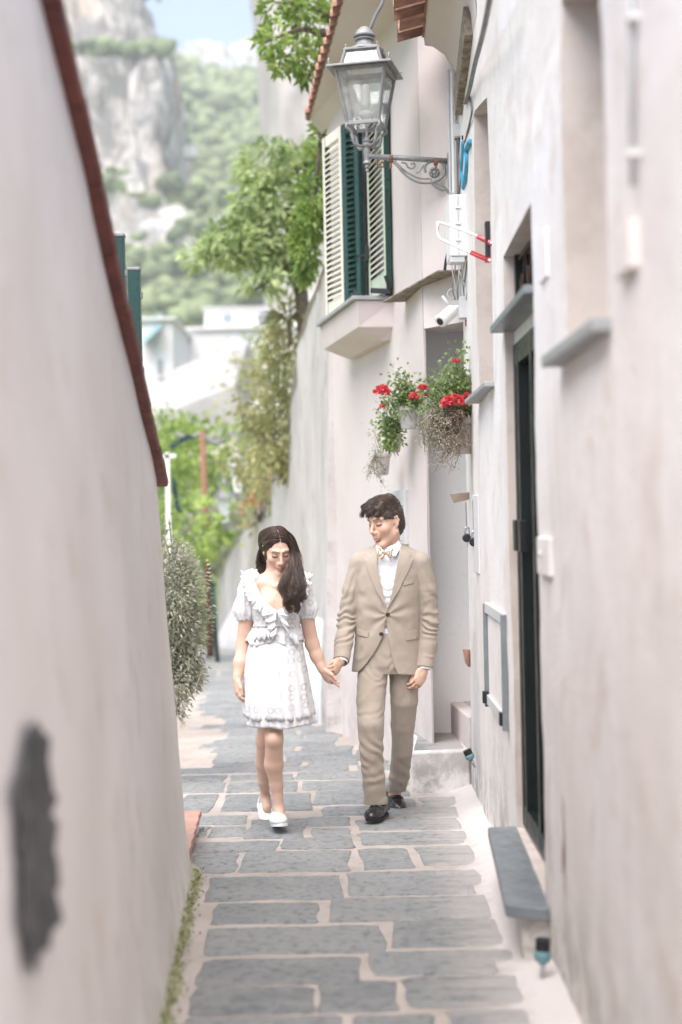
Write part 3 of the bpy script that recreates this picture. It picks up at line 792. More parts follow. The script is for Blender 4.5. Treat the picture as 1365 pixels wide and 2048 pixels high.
c = along(10.45, .075); mb = MB(); mb.box((c.x, c.y, wz0 + .38), (.02, .05, .12)).beam((c.x, c.y, wz0 + .36), (c.x - .07, c.y, wz0 + .36), .015, .015).beam((c.x - .07, c.y, wz0 + .36), (c.x - .07, c.y, wz0 + .31), .015, .015)
mb.build('shutter_latch', M_black, house_b)
# eave
eF, eN = Vector((-.20, 12.4, 5.14)), Vector((.135, 9.0, 5.12))
mb = MB(); mb.add([eF, eN, (XB(8.7), 8.9, 5.06), (XB(12.5), 12.5, 5.04)], [(0, 1, 2, 3)])
eM = eF.lerp(eN, .58); mb.add([eF + Vector((0, 0, .03)), eM + Vector((0, 0, .03)), (3, 10.45, 5.9), (3, 12.5, 5.9)], [(3, 2, 1, 0)]); mb.add([eM + Vector((0, 0, .03)), eN + Vector((0, 0, .03)), (XB(8.7) + .2, 8.9, 5.2), (XB(10.4) + .2, 10.4, 5.2)], [(3, 2, 1, 0)]); mb.build('soffit', M_wallB, house_b)
nT = 17
for k in range(nT):
    p = eF.lerp(eN, (k + .5) / nT); V = []; F = []; n = 8
    for xx in (-.03 - rng.uniform(0, .025), .55):
        for rr in (.10, .086):
            for j in range(n):
                an = PI * j / (n - 1); V.append((p.x + xx, p.y + math.cos(an) * rr, p.z + .02 + xx * .22 + math.sin(an) * rr * .8))
    for j in range(n - 1): F += [(j, j + 1, 2 * n + j + 1, 2 * n + j), (n + j + 1, n + j, 3 * n + j, 3 * n + j + 1), (j + 1, j, n + j, n + j + 1)]
    mesh_obj('roof_tile', V, F, M_terra, house_b)
# grey notice panel on the wall
pc = WB_(806, 1035); zt_, zb2 = WB_(806, 980).z, WB_(806, 1088).z
ya, yb = WB_(818, 1035).y, WB_(792, 1035).y
mb = MB(); mb.prism([(XB(ya), ya, zb2), (XB(yb), yb, zb2), (XB(yb), yb, zt_), (XB(ya), ya, zt_)], (-.03, -.006, 0)); panel = mb.build('meter_hatch', M_pvc, None, bevel=.004)
tag(panel, 'tall flat grey metal hatch on the rose wall behind the man', 'hatch')

# ================================================================== steps into the portal
steps = empty('stone_steps', (.7, 9.2, gz(9)), 'worn stone steps rising into the white portal', 'steps')
z1_ = P(880, 1505, 8.85).z
def step_block(name, poly, z0, z1, mat, top):
    o = MB().prism([(x, y, z0) for x, y in poly], (0, 0, z1 - z0)).build(name, mat, steps, bevel=.012)
    c = np.mean(poly, 0); q = [(c[0] + (x - c[0]) * .86, c[1] + (y - c[1]) * .88) for x, y in poly]
    t = MB().prism([(x, y, z1 - .01) for x, y in q], (0, 0, .016)).build('tread', top, o, bevel=.005)
    return o
xf = P(824, 1560, 8.85).x
step_block('step', [(xf, 8.86), (.775, 8.90), (.775, 10.2), (.42, 10.2), (XB(9.8) - .02, 9.8), (XB(9.5) - .02, 9.5)], -.3, z1_, M_wallA, M_lava)
step_block('step', [(.77, 8.93), (2.0, 8.96), (2.0, 10.27), (.655, 10.27)], -.3, z1_ + .21, M_wallB, M_lava)
step_block('step', [(.98, 8.96), (2.0, 8.96), (2.0, 10.268), (.98, 10.268)], -.3, z1_ + .40, M_wallB, M_lava)

# ================================================================== retaining wall running down the lane (C)
retain = empty('retaining_wall', (-.6, 16, gz(16)), 'tall streaked old retaining wall running down the lane past the rose house', 'wall')
def XC(Y): return np.where(Y < 14.2, -.05 - .0825 * (Y - 12.26), -.21 - .139 * (Y - 14.2))
def zC(Y): return np.interp(Y, [12, 14.6, 15.6, 17, 20, 26, 34], [3.92, 3.86, 3.6, 2.7, 2.0, 1.35, .2])
def cw(U, T):
    zb = gza(U) - .3; z = zb + (zC(U) - zb) * T; x = XC(U); p = np.stack([x, U, z], -1)
    q = p * np.array([1, 1, .22])
    x = x + fbm(q, 2.6, 4, 41) * .05 - .10 * (1 - T)
    return np.stack([x, U, z], -1)
grid_mesh('wall_face', np.linspace(12.2, 34, 150), np.linspace(0, 1, 40), cw, M_retain, retain)
mb = MB(); us = np.linspace(12.27, 34, 40)
for u0, u1 in zip(us[:-1], us[1:]):
    mb.add([(float(XC(u0)) - .03, u0, float(zC(u0))), (float(XC(u1)) - .03, u1, float(zC(u1))), (float(XC(u1)) + .4, u1, float(zC(u1))), (float(XC(u0)) + .4, u0, float(zC(u0)))], [(0, 1, 2, 3)])
mb.build('wall_top', M_retain, retain)
# low whitewashed kerb wall at the foot of the retaining wall
mb = MB(); lp = []
for u in np.linspace(12.2, 33, 24): lp.append((float(XC(u)) - .02 - min(.12, .08 * (u - 12.2)), u))
V = []; F = []
for i, (x, u) in enumerate(lp):
    h = .95 - .012 * (u - 12)
    V += [(x - .05, u, gz(u) - .3), (x, u, gz(u) + h), (x + .15, u, gz(u) + h + .03)]
for i in range(len(lp) - 1): F += [(3 * i, 3 * i + 3, 3 * i + 4, 3 * i + 1), (3 * i + 1, 3 * i + 4, 3 * i + 5, 3 * i + 2)]
MB().add([(-.19, 12.2, -.9), (.3, 12.2, -.9), (.3, 12.2, 3.8), (-.055, 12.2, 3.8), (-.19, 12.32, -.9), (-.055, 12.32, 3.8)], [(0, 1, 2, 3), (4, 0, 3, 5)]).build('wall_end', M_retain, retain)
plinth = mesh_obj('plinth', V, F, M_white, retain, True)
# ================================================================== leaves and plants
def leaf_mat(name, a, b, trans=.35, rough=.5):
    t = NT(name); at = t.n('ShaderNodeAttribute'); at.attribute_name = 'tint'
    c = t.mix(t.xyz(at.outputs['Vector'])[0], a, b)
    t.set(c, rough, 0, .35); tl = t.n('ShaderNodeBsdfTranslucent'); t.l(c, tl.inputs[0])
    mx = t.n('ShaderNodeMixShader'); mx.inputs[0].default_value = trans
    t.l(t.b.outputs[0], mx.inputs[1]); t.l(tl.outputs[0], mx.inputs[2]); t.l(mx.outputs[0], t.out.inputs[0])
    return t.m
M_leaf_bright = leaf_mat('leaf_bright', (.15, .25, .05), (.40, .50, .13), .45)
M_leaf_mid = leaf_mat('leaf_mid', (.22, .31, .11), (.60, .68, .34), .5)
M_leaf_pot = leaf_mat('leaf_pot', (.13, .22, .07), (.38, .46, .19), .4)
M_leaf_grey = leaf_mat('leaf_grey', (.22, .23, .16), (.46, .45, .36), .25, .8)
M_leaf_dry = leaf_mat('leaf_dry', (.36, .27, .20), (.58, .50, .41), .25, .9)
M_leaf_yel = leaf_mat('leaf_yellowing', (.24, .26, .09), (.52, .49, .24), .4)
M_petal = leaf_mat('petal_red', (.55, .03, .05), (.85, .17, .18), .3, .55)
M_petal_o = leaf_mat('petal_orange', (.55, .22, .08), (.7, .4, .2), .3, .6)
M_bark = simple('bark', (.16, .125, .09), .95, var=.3, vs_=30, bump=.6, bs=40)
M_twig = simple('dry_twig', (.30, .235, .17), .95, var=.25, vs_=40)

def leaves_np(Pn, D, L, W, fold=.25, droop=.2):
    """leaf blades: base point, direction, length, width -> V (5 per leaf), F triangles"""
    n = len(Pn); D = D / (np.linalg.norm(D, axis=1, keepdims=True) + 1e-9)
    rnd = rng.normal(size=(n, 3)); S = np.cross(D, rnd); S /= np.linalg.norm(S, axis=1, keepdims=True) + 1e-9
    N = np.cross(S, D); L = np.broadcast_to(L, n)[:, None]; W = np.broadcast_to(W, n)[:, None]
    mid = Pn + D * L * .5 + N * L * .06
    tip = Pn + D * L + np.array([0, 0, -1]) * L * droop
    a = Pn + D * L * .42 + S * W * .5 + N * W * fold; b = Pn + D * L * .42 - S * W * .5 + N * W * fold
    V = np.stack([Pn, a, tip, b, mid], 1).reshape(-1, 3); i = np.arange(n)[:, None] * 5
    F = np.concatenate([i + np.array([[0, 1, 4]]), i + np.array([[1, 2, 4]]), i + np.array([[2, 3, 4]]), i + np.array([[3, 0, 4]])], 0)
    return V, F
def leaf_obj(name, Pn, D, L, W, mat, parent, tint=None, **kw):
    V, F = leaves_np(np.asarray(Pn), np.asarray(D), L, W, **kw); o = mesh_obj(name, V, F, mat, parent, True)
    t = rng.uniform(0, 1, len(Pn)) if tint is None else np.clip(tint, 0, 1)
    set_color(o, np.repeat(np.stack([t, t, t], 1), 5, 0)); return o
def clump_points(c, r, n_sub, n_leaf, sub=.28):
    """leaves gathered in sub-clumps through an ellipsoid volume (shell-weighted): points, outward dirs, tint"""
    c = np.array(c); r = np.array(r)
    d = rng.normal(size=(n_sub, 3)); d /= np.linalg.norm(d, axis=1, keepdims=True)
    cs = d * rng.uniform(.35, 1, (n_sub, 1)) ** .6; tn = rng.uniform(.1, .8, n_sub)
    k = rng.integers(0, n_sub, n_leaf); o = rng.normal(size=(n_leaf, 3)) * sub * .55
    p = cs[k] + o; D = o * 1.2 + cs[k] * .5 + rng.normal(size=(n_leaf, 3)) * .25
    t = tn[k] + rng.uniform(-.25, .25, n_leaf)
    return c + p * r, D, t

# ================================================================== street lantern
YL = 8.95
def lp(x, y): return P(x, y, YL)
lamp = empty('street_lantern', lp(893, 322), 'grey metal four-sided street lantern on a scrolled wall bracket', 'street lamp')
LR = Matrix.Rotation(math.radians(-13), 3, 'Z') @ Matrix.Rotation(ROLL * 0, 3, 'Y')
c0 = lp(733, 250); Lc = Vector((c0.x, YL, 0))
def LP(x, y, z): return Lc + Vector((0, 0, z)) + LR @ Vector((x, y, 0))
zb0, zt0 = lp(733, 252).z, lp(733, 145).z
hb, ht = .098, .158
def bars(mb, z0, h0, z1, h1, w):
    for sx in (-1, 1):
        for sy in (-1, 1): mb.beam(LP(sx * h0, sy * h0, z0), LP(sx * h1, sy * h1, z1), w, w)
def ring(mb, z, h, w, t):
    for a, b in (((-1, -1), (1, -1)), ((1, -1), (1, 1)), ((1, 1), (-1, 1)), ((-1, 1), (-1, -1))): mb.beam(LP(a[0] * h, a[1] * h, z), LP(b[0] * h, b[1] * h, z), w, t)
mb = MB(); bars(mb, zb0, hb, zt0, ht, .020); ring(mb, zb0, hb, .02, .024); ring(mb, zt0 - .01, ht, .022, .025)
frame = mb.build('lantern_frame', M_zinc, lamp, bevel=.003)
for a, b in (((-1, -1), (1, -1)), ((1, -1), (1, 1)), ((1, 1), (-1, 1)), ((-1, 1), (-1, -1))):
    k = .965
    MB().prism([LP(a[0] * hb * k, a[1] * hb * k, zb0 + .012), LP(b[0] * hb * k, b[1] * hb * k, zb0 + .012), LP(b[0] * ht * k, b[1] * ht * k, zt0 - .02), LP(a[0] * ht * k, a[1] * ht * k, zt0 - .02)], LR @ Vector(((a[0] + b[0]) * -.0015, (a[1] + b[1]) * -.0015, 0))).build('pane', M_lglass, frame)
# flared rim
zr = zt0 + .012; V = []; hr = .205
for h, z in ((ht - .005, zr - .008), (hr, zr - .016), (hr, zr - .004), (.128, zr + .022)):
    for a in ((-1, -1), (1, -1), (1, 1), (-1, 1)): V.append(LP(a[0] * h, a[1] * h, z))
F = [(r * 4 + i, r * 4 + (i + 1) % 4, r * 4 + 4 + (i + 1) % 4, r * 4 + 4 + i) for r in range(3) for i in range(4)]
mesh_obj('rim', V, F, M_zinc, lamp, bevel=.002)
for a in ((-1, -1), (1, -1), (1, 1), (-1, 1)):
    MB().lathe(LP(a[0] * .19, a[1] * .19, zr - .004), [(.004, 0), (.009, .008), (.004, .018), (.010, .03), (.002, .045)], 8).build('finial', M_zinc, lamp, True)
zc = zr + .018; mb = MB(); bars(mb, zc, .126, zc + .095, .100, .016); ring(mb, zc + .095, .105, .02, .016); cage = mb.build('upper_cage', M_zinc, lamp, bevel=.002)
for a, b in (((-1, -1), (1, -1)), ((1, -1), (1, 1)), ((1, 1), (-1, 1)), ((-1, 1), (-1, -1))):
    MB().prism([LP(a[0] * .122, a[1] * .122, zc + .004), LP(b[0] * .122, b[1] * .122, zc + .004), LP(b[0] * .098, b[1] * .098, zc + .09), LP(a[0] * .098, a[1] * .098, zc + .09)], LR @ Vector(((a[0] + b[0]) * -.0015, (a[1] + b[1]) * -.0015, 0))).build('pane', M_lglass, cage)
for a in ((-1, -1), (1, -1), (1, 1), (-1, 1)):
    MB().lathe(LP(a[0] * .10, a[1] * .10, zc + .1), [(.003, 0), (.006, .006), (.003, .012), (.007, .02), (.001, .03)], 8).build('finial', M_zinc, lamp, True)
MB().lathe(LP(0, 0, zc + .1), [(.12, 0), (.118, .010), (.08, .024), (.054, .044), (.048, .068), (.062, .072), (.064, .08), (.054, .083), (.052, .087), (.070, .09), (.073, .098), (.063, .105), (.06, .112), (.047, .133), (.03, .149), (.016, .157), (.004, .161)], 24).build('crown', M_zinc, lamp, True, sharp=35)
# lamp holder, bulb and frosted diffuser inside
MB().lathe(LP(0, 0, zb0 - .02), [(.006, 0), (.012, .03), (.03, .06), (.043, .085), (.043, .105), (.02, .115)], 16).build('bulb_holder', M_pvc, lamp, True)
MB().lathe(LP(0, 0, zb0 + .095), [(.02, 0), (.03, .04), (.032, .12), (.022, .16), (.004, .17)], 14).build('bulb', M_pvcw, lamp, True)
# stem, cradle arms
zs0 = lp(733, 308).z
MB().lathe(Vector((Lc.x, YL, zs0 - .115)), [(.004, 0), (.012, .008), (.007, .02), (.016, .032), (.012, .045), (.027, .055), (.024, .068), (.017, .075), (.02, .11), (.024, .125), (.022, .15), (.03, .158), (.034, .168), (.022, .185), (.028, .195), (.018, .21), (.006, .225), (.005, .30)], 16).build('stem', M_zinc, lamp, True, sharp=40)
for a in ((-1, -1), (1, -1), (1, 1), (-1, 1)):
    pts = spline([LP(a[0] * .02, a[1] * .02, zs0 + .045), LP(a[0] * .06, a[1] * .06, zs0 + .05), LP(a[0] * .075, a[1] * .075, zs0 + .09), LP(a[0] * .082, a[1] * .082, zs0 + .13), LP(a[0] * .106, a[1] * .106, zs0 + .15), LP(a[0] * .10, a[1] * .10, zb0 + .005)], 16)
    MB().tube(pts, .0095, 8).build('cradle_arm', M_zinc, lamp, True)
a0, a1 = lp(738, 312), lp(900, 322)
MB().tube([a0, a1], .017, 12).build('arm', M_zinc, lamp, True)
for x in (782, 872):
    p = lp(x, 315 + (x - 738) * .06); MB().lathe(p + Vector((-.012, 0, 0)), [(.024, 0), (.024, .024)], 12, Matrix.Rotation(PI / 2, 3, 'Y')).tube([p + Vector((0, 0, -.02)), p + Vector((0, 0, -.06))], .009, 6).build('clamp', M_rust, lamp)
def scroll(pts, r, nm='scroll', m=None):
    MB().tube(spline([lp(x, y) for x, y in pts], max(14, len(pts) * 5)), r, 8).build(nm, m or M_zinc, lamp, True)
scroll([(757, 318), (754, 325), (759, 333), (767, 333), (768, 326), (763, 324)], .007, m=M_rust)
scroll([(757, 318), (775, 319), (790, 326), (805, 343), (820, 356), (840, 365), (862, 365), (880, 358), (890, 345), (886, 328), (874, 322), (858, 325), (850, 334), (852, 345)], .0085)
scroll([(790, 322), (806, 338), (824, 350), (842, 357), (860, 357)], .006)
scroll([(803, 325), (812, 327), (816, 334), (824, 337), (830, 332), (828, 326), (822, 329)], .006)
scroll([(862, 365), (872, 374), (884, 380), (895, 378)], .007)
scroll([(866, 366), (878, 368), (890, 374), (897, 386)], .006)
scroll([(848, 330), (840, 342), (832, 346)], .005); scroll([(862, 357), (868, 370), (878, 372), (882, 364)], .005)
rc = lp(869, 345); RX = Matrix.Rotation(PI / 2, 3, 'X')
mb = MB().lathe(rc + Vector((0, .012, 0)), [(.034, 0), (.036, .008), (.026, .014), (.014, .016), (.012, .024), (.002, .026)], 18, RX)
for k in range(8): an = k * PI / 4; mb.lathe(rc + Vector((.024 * math.cos(an), .0, .024 * math.sin(an))), [(.008, -.002), (.009, .01), (.003, .016)], 8, RX)
mb.build('rosette', M_zinc, lamp, True, sharp=40)
MB().box(lp(900, 345), (.03, .05, .24)).build('wall_plate', M_zinc, lamp, bevel=.005)
tag(MB().tube(spline([lp(772, -25) + Vector((0, .02, 0)), lp(764, 8), lp(752, 30), lp(740, 60)], 14), .011, 8).build('lantern_supply_cable', M_cable, lamp, True))

# ================================================================== pipes, boxes and cables on the corner
YC = 8.80
def cp(x, y, o=0): return P(x, y, min(YC, WA(x, y).y - .09) - o)
def cable(pts, r, m, label, cat='cable', name='cable', o=0.0, grp=None):
    q = spline([cp(*p) if len(p) == 2 else cp(p[0], p[1], p[2]) for p in pts], len(pts) * 6)
    return tag(MB().tube(q, r, 8).build(name, m, None, True), label, cat, grp)
for x0, r, m, lab in ((901, .008, M_pvc, 'slim grey conduit running up beside the lantern bracket'), (908, .011, M_pvcw, 'thicker white conduit between two slim grey pipes on the corner'), (916, .007, M_cable, 'dark thin cable running down behind the white conduit')):
    cable([(x0 - 4, 140), (x0 - 3, 220), (x0 - 1, 300), (x0, 390)], r, m, lab, 'pipe' if 'conduit' in lab else 'cable', 'conduit' if 'conduit' in lab else 'cable')
cable([(985, -30, 1.2), (968, 60, .9), (950, 130, .5), (938, 185, .2), (930, 205, .05)], .012, M_cable, 'heavy black cable sagging under the plaster cove', 'cable')
cable([(932, 200), (920, 218), (905, 212), (918, 225), (912, 250)], .004, M_cablel, 'looping thin pale wire under the eave', 'wire', 'wire')
cable([(938, 190), (944, 220), (940, 245), (930, 285)], .006, M_cable, 'bent dark cable feeding the blue insulated pipe', 'cable')
cable([(920, 275), (917, 310), (922, 350), (918, 392)], .006, M_cable, 'black cable dropping from the small junction box to the meter box', 'cable')
b1 = empty('junction_box', cp(920, 275), 'small grey junction box above the blue insulated pipe', 'box')
MB().box(cp(920, 262), (.07, .06, .075)).build('housing', M_pvc, b1, bevel=.005)
for x in (913, 920, 927): MB().lathe(cp(x, 280), [(.008, 0), (.01, .01), (.01, .025)], 8).build('gland', M_black, b1)
def foam(pts, lab): tag(MB().tube(spline([cp(*p) for p in pts], 20), .018, 10).build('insulated_pipe', M_blue, None, True), lab, 'pipe')
foam([(929, 284), (928, 310), (926, 345), (930, 372)], 'straight blue foam insulated pipe hanging on the corner')
foam([(941, 284), (935, 300), (936, 320), (934, 350), (929, 375)], 'bent blue foam insulated pipe with a black tape band')
MB  # meter box with cover ribs
mb_ = empty('meter_box', cp(918, 512), 'large white meter box under the blue pipes with cables spilling out', 'box')
mxy = P(918, 450, 8.3); MB().box((mxy.x, 8.45, mxy.z), (.105, .3, .36)).build('housing', M_pvcw, mb_, bevel=.008)
MB().box((mxy.x - .004, 8.298, mxy.z), (.005, .008, .34)).build('seam', M_pvc, mb_)
for y in (415, 447, 480): MB().box((mxy.x - .004, 8.295, P(918, y, 8.3).z), (.03, .012, .012)).build('clip', M_pvcw, mb_, bevel=.002)
MB().box((mxy.x - .01, 8.36, P(912, 518, 8.3).z), (.085, .1, .035)).build('cable_entry', M_pvc, mb_, bevel=.004)
wl_ = ['pale wire next to the black plug lead', 'dark wire second from the plug lead', 'pale wire from the middle of the meter box', 'dark wire crossing to the camera', 'pale wire second from the corner', 'dark wire nearest the corner', 'pale wire looping to the grey cable box']
for k, (x, x2, m) in enumerate(((905, 912, M_cablel), (911, 908, M_cable), (917, 921, M_cablel), (923, 914, M_cable), (929, 925, M_cablel), (934, 926, M_cable), (920, 930, M_cablel))):
    cable([(x, 520, .02), (x + rng.uniform(-3, 3), 540, .03), (x2 + rng.uniform(-3, 3), 575, .03), (x2 + 3, 600, .01)], .004, m, wl_[k] + ', below the meter box', 'wire', 'wire', grp='wires below the meter box')
cable([(898, 500), (893, 518), (890, 540)], .009, M_black, 'short black plug lead beside the meter box', 'cable')
jb = empty('cable_box', cp(930, 640), 'ribbed grey cable box beside the white camera', 'box')
MB().box(cp(931, 616), (.075, .08, .13)).build('housing', M_pvc, jb, bevel=.005)
for y in (598, 606, 614, 622, 630): MB().box(cp(930, y, .042), (.07, .008, .006)).build('rib', M_pvc, jb)
MB().tube([cp(932, 640), cp(932, 652)], .006, 6).build('earth_stub', M_rust, jb)
camr = empty('security_camera', cp(912, 618), 'white wireless security camera with a stub aerial over the portal', 'camera')
MB().tube([cp(922, 614), cp(905, 617, .03)], .016, 10).build('arm', M_pvcw, camr, True)
a, b = cp(905, 622, .06), cp(882, 642, .14)
MB().tube([a + (a - b) * .15, a, b, b + (b - a) * .06], [.02, .042, .042, .034], 14).build('body', M_pvcw, camr, True, sharp=40)
MB().tube([b + (b - a) * .05, b + (b - a) * .09], .022, 12).build('lens', M_black, camr)
MB().tube([cp(900, 612, .04), cp(885, 592, .05)], .008, 8).build('aerial', M_pvcw, camr, True)
MB().tube([cp(905, 588) + Vector((.03 * math.cos(t), 0, .03 * math.sin(t))) for t in np.linspace(0, 5.6, 16)], .005, 6).build('coiled_lead', M_cablel, camr, True)
# airer bracket: white loop with red rings on a black plate
air = empty('folding_airer', WA(980, 480), 'white looped drying rack with red grips folded against the wall', 'drying rack')
h1, h2 = P(980, 484, 7.15), P(982, 520, 7.15)
tip1, tip2 = P(885, 446, 7.9), P(876, 472, 7.9)
path = spline([P(984, 486, 6.72), P(960, 474, 6.9), P(884, 446, 7.5), P(876, 452, 7.52), P(878, 472, 7.52), P(890, 482, 7.45), P(945, 507, 7.0), P(981, 521, 6.74)], 50)
MB().tube(path, .0075, 8).build('loop', M_pvcw, air, True)
for (x0, y0, Y0), (x1, y1, Y1) in (((958, 474, 6.92), (982, 486, 6.74)), ((945, 506, 7.0), (977, 520, 6.76))):
    a, b = P(x0, y0, Y0), P(x1, y1, Y1); d = b - a
    for k in range(9):
        p = a + d * (k / 8); MB().tube([p, p + d.normalized() * .011], .013, 8).build('grip_ring', M_red, air)
q = P(979, 484, 6.78); MB().box((XA(6.78) - .012, 6.78, q.z), (.022, .05, .19)).build('plate', M_black, air, bevel=.003)

# ================================================================== flower pots with geraniums
def m_majolica():
    t = NT('painted_majolica'); p = t.obj(); v = t.n('ShaderNodeTexVoronoi'); v.feature = 'F1'; v.inputs['Scale'].default_value = 38; t.l(p, v.inputs['Vector'])
    f = t.ramp(v.outputs['Distance'], .28, .36); n = t.ramp(t.noise(60, 3, .6, p), .45, .6)
    c = t.mix(t.math('MULTIPLY', t.math('SUBTRACT', 1.0, f), n), (.62, .57, .53), (.12, .13, .24))
    c = t.mix(t.ramp(t.noise(16, 5, .6, p), .55, .75, 0, .6), c, (.42, .36, .31)); t.set(c, .45, 0, .4); return t.m
M_maj = m_majolica()
M_potplain = simple('pale_pot', (.58, .55, .53), .7, var=.15, vs_=30, bump=.3)
M_soil = simple('soil', (.06, .045, .03), .95, var=.3, vs_=40, bump=.5)
def pot(c, r, h, mat, label):
    root = empty('flower_pot', c, label, 'flower pot')
    MB().lathe(c, [(r * .62, 0), (r * .66, .005), (r * .92, h * .8), (r * .94, h * .82), (r * 1.04, h * .83), (r * 1.06, h * .98), (r * 1.0, h), (r * .9, h), (r * .88, h * .9)], 24).build('pot', mat, root, True, sharp=35)
    MB().lathe(c + Vector((0, 0, h * .86)), [(r * .89, 0), (r * .5, .012), (.002, .02)], 20).build('soil', M_soil, root, True)
    return root
def bloom(c, r, parent, n=150):
    d = rng.normal(size=(n, 3)); d /= np.linalg.norm(d, axis=1, keepdims=True); d[:, 2] = np.abs(d[:, 2]) * .9 - .3
    Pn = np.array(c) + d * r * rng.uniform(.55, .95, (n, 1)); D = d + rng.normal(size=(n, 3)) * .7
    return leaf_obj('flower_head', Pn, D, r * .5, r * .46, M_petal, parent, droop=.05)
def plant(nm, root_pos, label, stems, leaf_m, L, W, blooms=(), trail=(), cat='plant', stem_m=None, nl=60):
    """stems: (tip, n leaves, spread); trail: hanging strands"""
    root = empty(nm, root_pos, label, cat); c = Vector(root_pos); Pn = []; D = []; S = []; R = []
    for tip, sp, n in stems:
        tip = Vector(tip); m = c.lerp(tip, .5) + Vector(rng.normal(size=3) * .02)
        q = spline([c, m, tip], 9); S.append(q); R.append(np.linspace(.004, .0015, 9))
        t = rng.uniform(.15, 1.05, n); base = np.stack([np.interp(t, np.linspace(0, 1, 9), q[:, j]) for j in range(3)], 1)
        o = rng.normal(size=(n, 3)) * sp * (.3 + .7 * t[:, None]); Pn.append(base + o); D.append(o / sp + rng.normal(size=(n, 3)) * .5 + np.array([0, 0, .3]))
    for a, b, sp, n, wob in trail:
        a, b = Vector(a), Vector(b); q = spline([a, a.lerp(b, .35) + Vector(rng.normal(size=3) * wob), a.lerp(b, .7) + Vector(rng.normal(size=3) * wob), b], 9)
        S.append(q); R.append(np.linspace(.003, .0012, 9)); t = rng.uniform(0, 1, n)
        base = np.stack([np.interp(t, np.linspace(0, 1, 9), q[:, j]) for j in range(3)], 1); o = rng.normal(size=(n, 3)) * sp
        Pn.append(base + o); D.append(o / sp + np.array([0, 0, -.4]) + rng.normal(size=(n, 3)) * .6)
    V, F = tubes_np(np.array(S), np.array(R), 5); mesh_obj('stems', V, F, stem_m or M_twig, root, True)
    leaf_obj('foliage', np.concatenate(Pn), np.concatenate(D), L * 1, W, leaf_m, root)
    for bc, br in blooms:
        q = spline([c, c.lerp(Vector(bc), .5) + Vector((0, 0, .01)), bc], 6); MB().tube(q, .0025, 5).build('flower_stalk', M_leaf_pot, root, True)
        bloom(bc, br, root)
    return root
def pp_(x, y, Y): return P(x, y, Y)
# upper pair on the rose wall
p1 = pp_(818, 858, 9.25); pot(p1, .072, .145, M_potplain, 'plain pale pot with red geraniums, highest on the rose wall')
plant('geranium', p1 + Vector((0, 0, .13)), 'leafy geranium with two red flower heads in the plain pale pot', [(pp_(x, y, 9.2), .035, 110) for x, y in ((790, 745), (800, 770), (812, 760), (825, 768), (835, 790), (780, 790), (770, 800), (812, 790), (828, 800))], M_leaf_pot, .030, .021,
      blooms=[(pp_(764, 782, 9.1), .05), (pp_(831, 792, 9.1), .035)])
p2 = pp_(790, 905, 9.5); pot(p2, .055, .125, M_maj, 'blue painted pot under the plain pale pot')
plant('geranium', p2 + Vector((0, 0, .115)), 'bright trailing geranium with a faded red bloom in the blue painted pot', [(pp_(x, y, 9.4), .035, 100) for x, y in ((765, 815), (772, 835), (785, 830), (760, 850), (775, 862), (790, 850))], M_leaf_pot, .030, .021, blooms=[(pp_(768, 812, 9.35), .026)],
      trail=[(pp_(785, 870, 9.4), pp_(x, y, 9.4), .025, 60, .02) for x, y in ((775, 895), (768, 880), (790, 890))])
p3 = pp_(766, 950, 9.75); pot(p3, .06, .15, M_maj, 'lowest painted pot on the rose wall with dry trailing stems')
plant('dry_trailing_plant', p3 + Vector((0, 0, .14)), 'withered plant trailing out of the lowest painted pot', [(pp_(x, y, 9.7), .03, 40) for x, y in ((750, 880), (745, 860), (760, 890))], M_leaf_grey, .02, .007,
      trail=[(pp_(752, 905, 9.65), pp_(x, y, 9.65), .014, 45, .03) for x, y in ((735, 925), (733, 955), (742, 960), (756, 955), (765, 965), (772, 978), (740, 940))], stem_m=M_twig)
p4 = pp_(926, 908, 8.35); pot(p4, .078, .21, M_maj, 'large blue painted pot on the corner of the white house')
plant('geranium', p4 + Vector((0, 0, .19)), 'tall bushy geranium with a big red flower head in the large corner pot',
      [(pp_(x, y, 8.25), .045, 150) for x, y in ((917, 705), (915, 735), (900, 745), (880, 755), (890, 775), (870, 770), (860, 795), (905, 770), (925, 775), (875, 800), (895, 800), (920, 760), (860, 815), (928, 745))], M_leaf_pot, .030, .021,
      blooms=[(pp_(907, 803, 8.12), .060), (pp_(846, 775, 8.2), .028), (pp_(913, 722, 8.2), .022), (pp_(934, 792, 8.2), .026), (pp_(852, 790, 8.25), .012)])
tw = []
for k in range(75):
    x = rng.uniform(848, 925); y = rng.uniform(865, 930) - max(0, x - 905) * .6
    if k < 5: y = (948, 942, 950, 940, 935)[k]; x = (866, 905, 898, 880, 912)[k]
    tw.append((pp_(rng.uniform(875, 930), rng.uniform(815, 848), 8.22 + rng.uniform(-.06, .04)), pp_(x, y, 8.22 + rng.uniform(-.08, .05)), .012, 26, .05))
plant('dry_trailing_plant', p4 + Vector((0, -.03, .2)), 'brown and grey withered trailing plant spilling from the large corner pot', [], M_leaf_dry, .014, .006, trail=tw, stem_m=M_twig)
tw = [(pp_(rng.uniform(860, 895), rng.uniform(812, 840), 8.2), pp_(rng.uniform(842, 890), rng.uniform(860, 900), 8.15 + rng.uniform(-.05, .08)), .018, 45, .03) for k in range(26)]
plant('grey_leaved_plant', p4 + Vector((-.02, -.03, .2)), 'silvery green trailing plant between geranium and withered stems in the corner pot', [], M_leaf_grey, .016, .007, trail=tw, stem_m=M_twig)

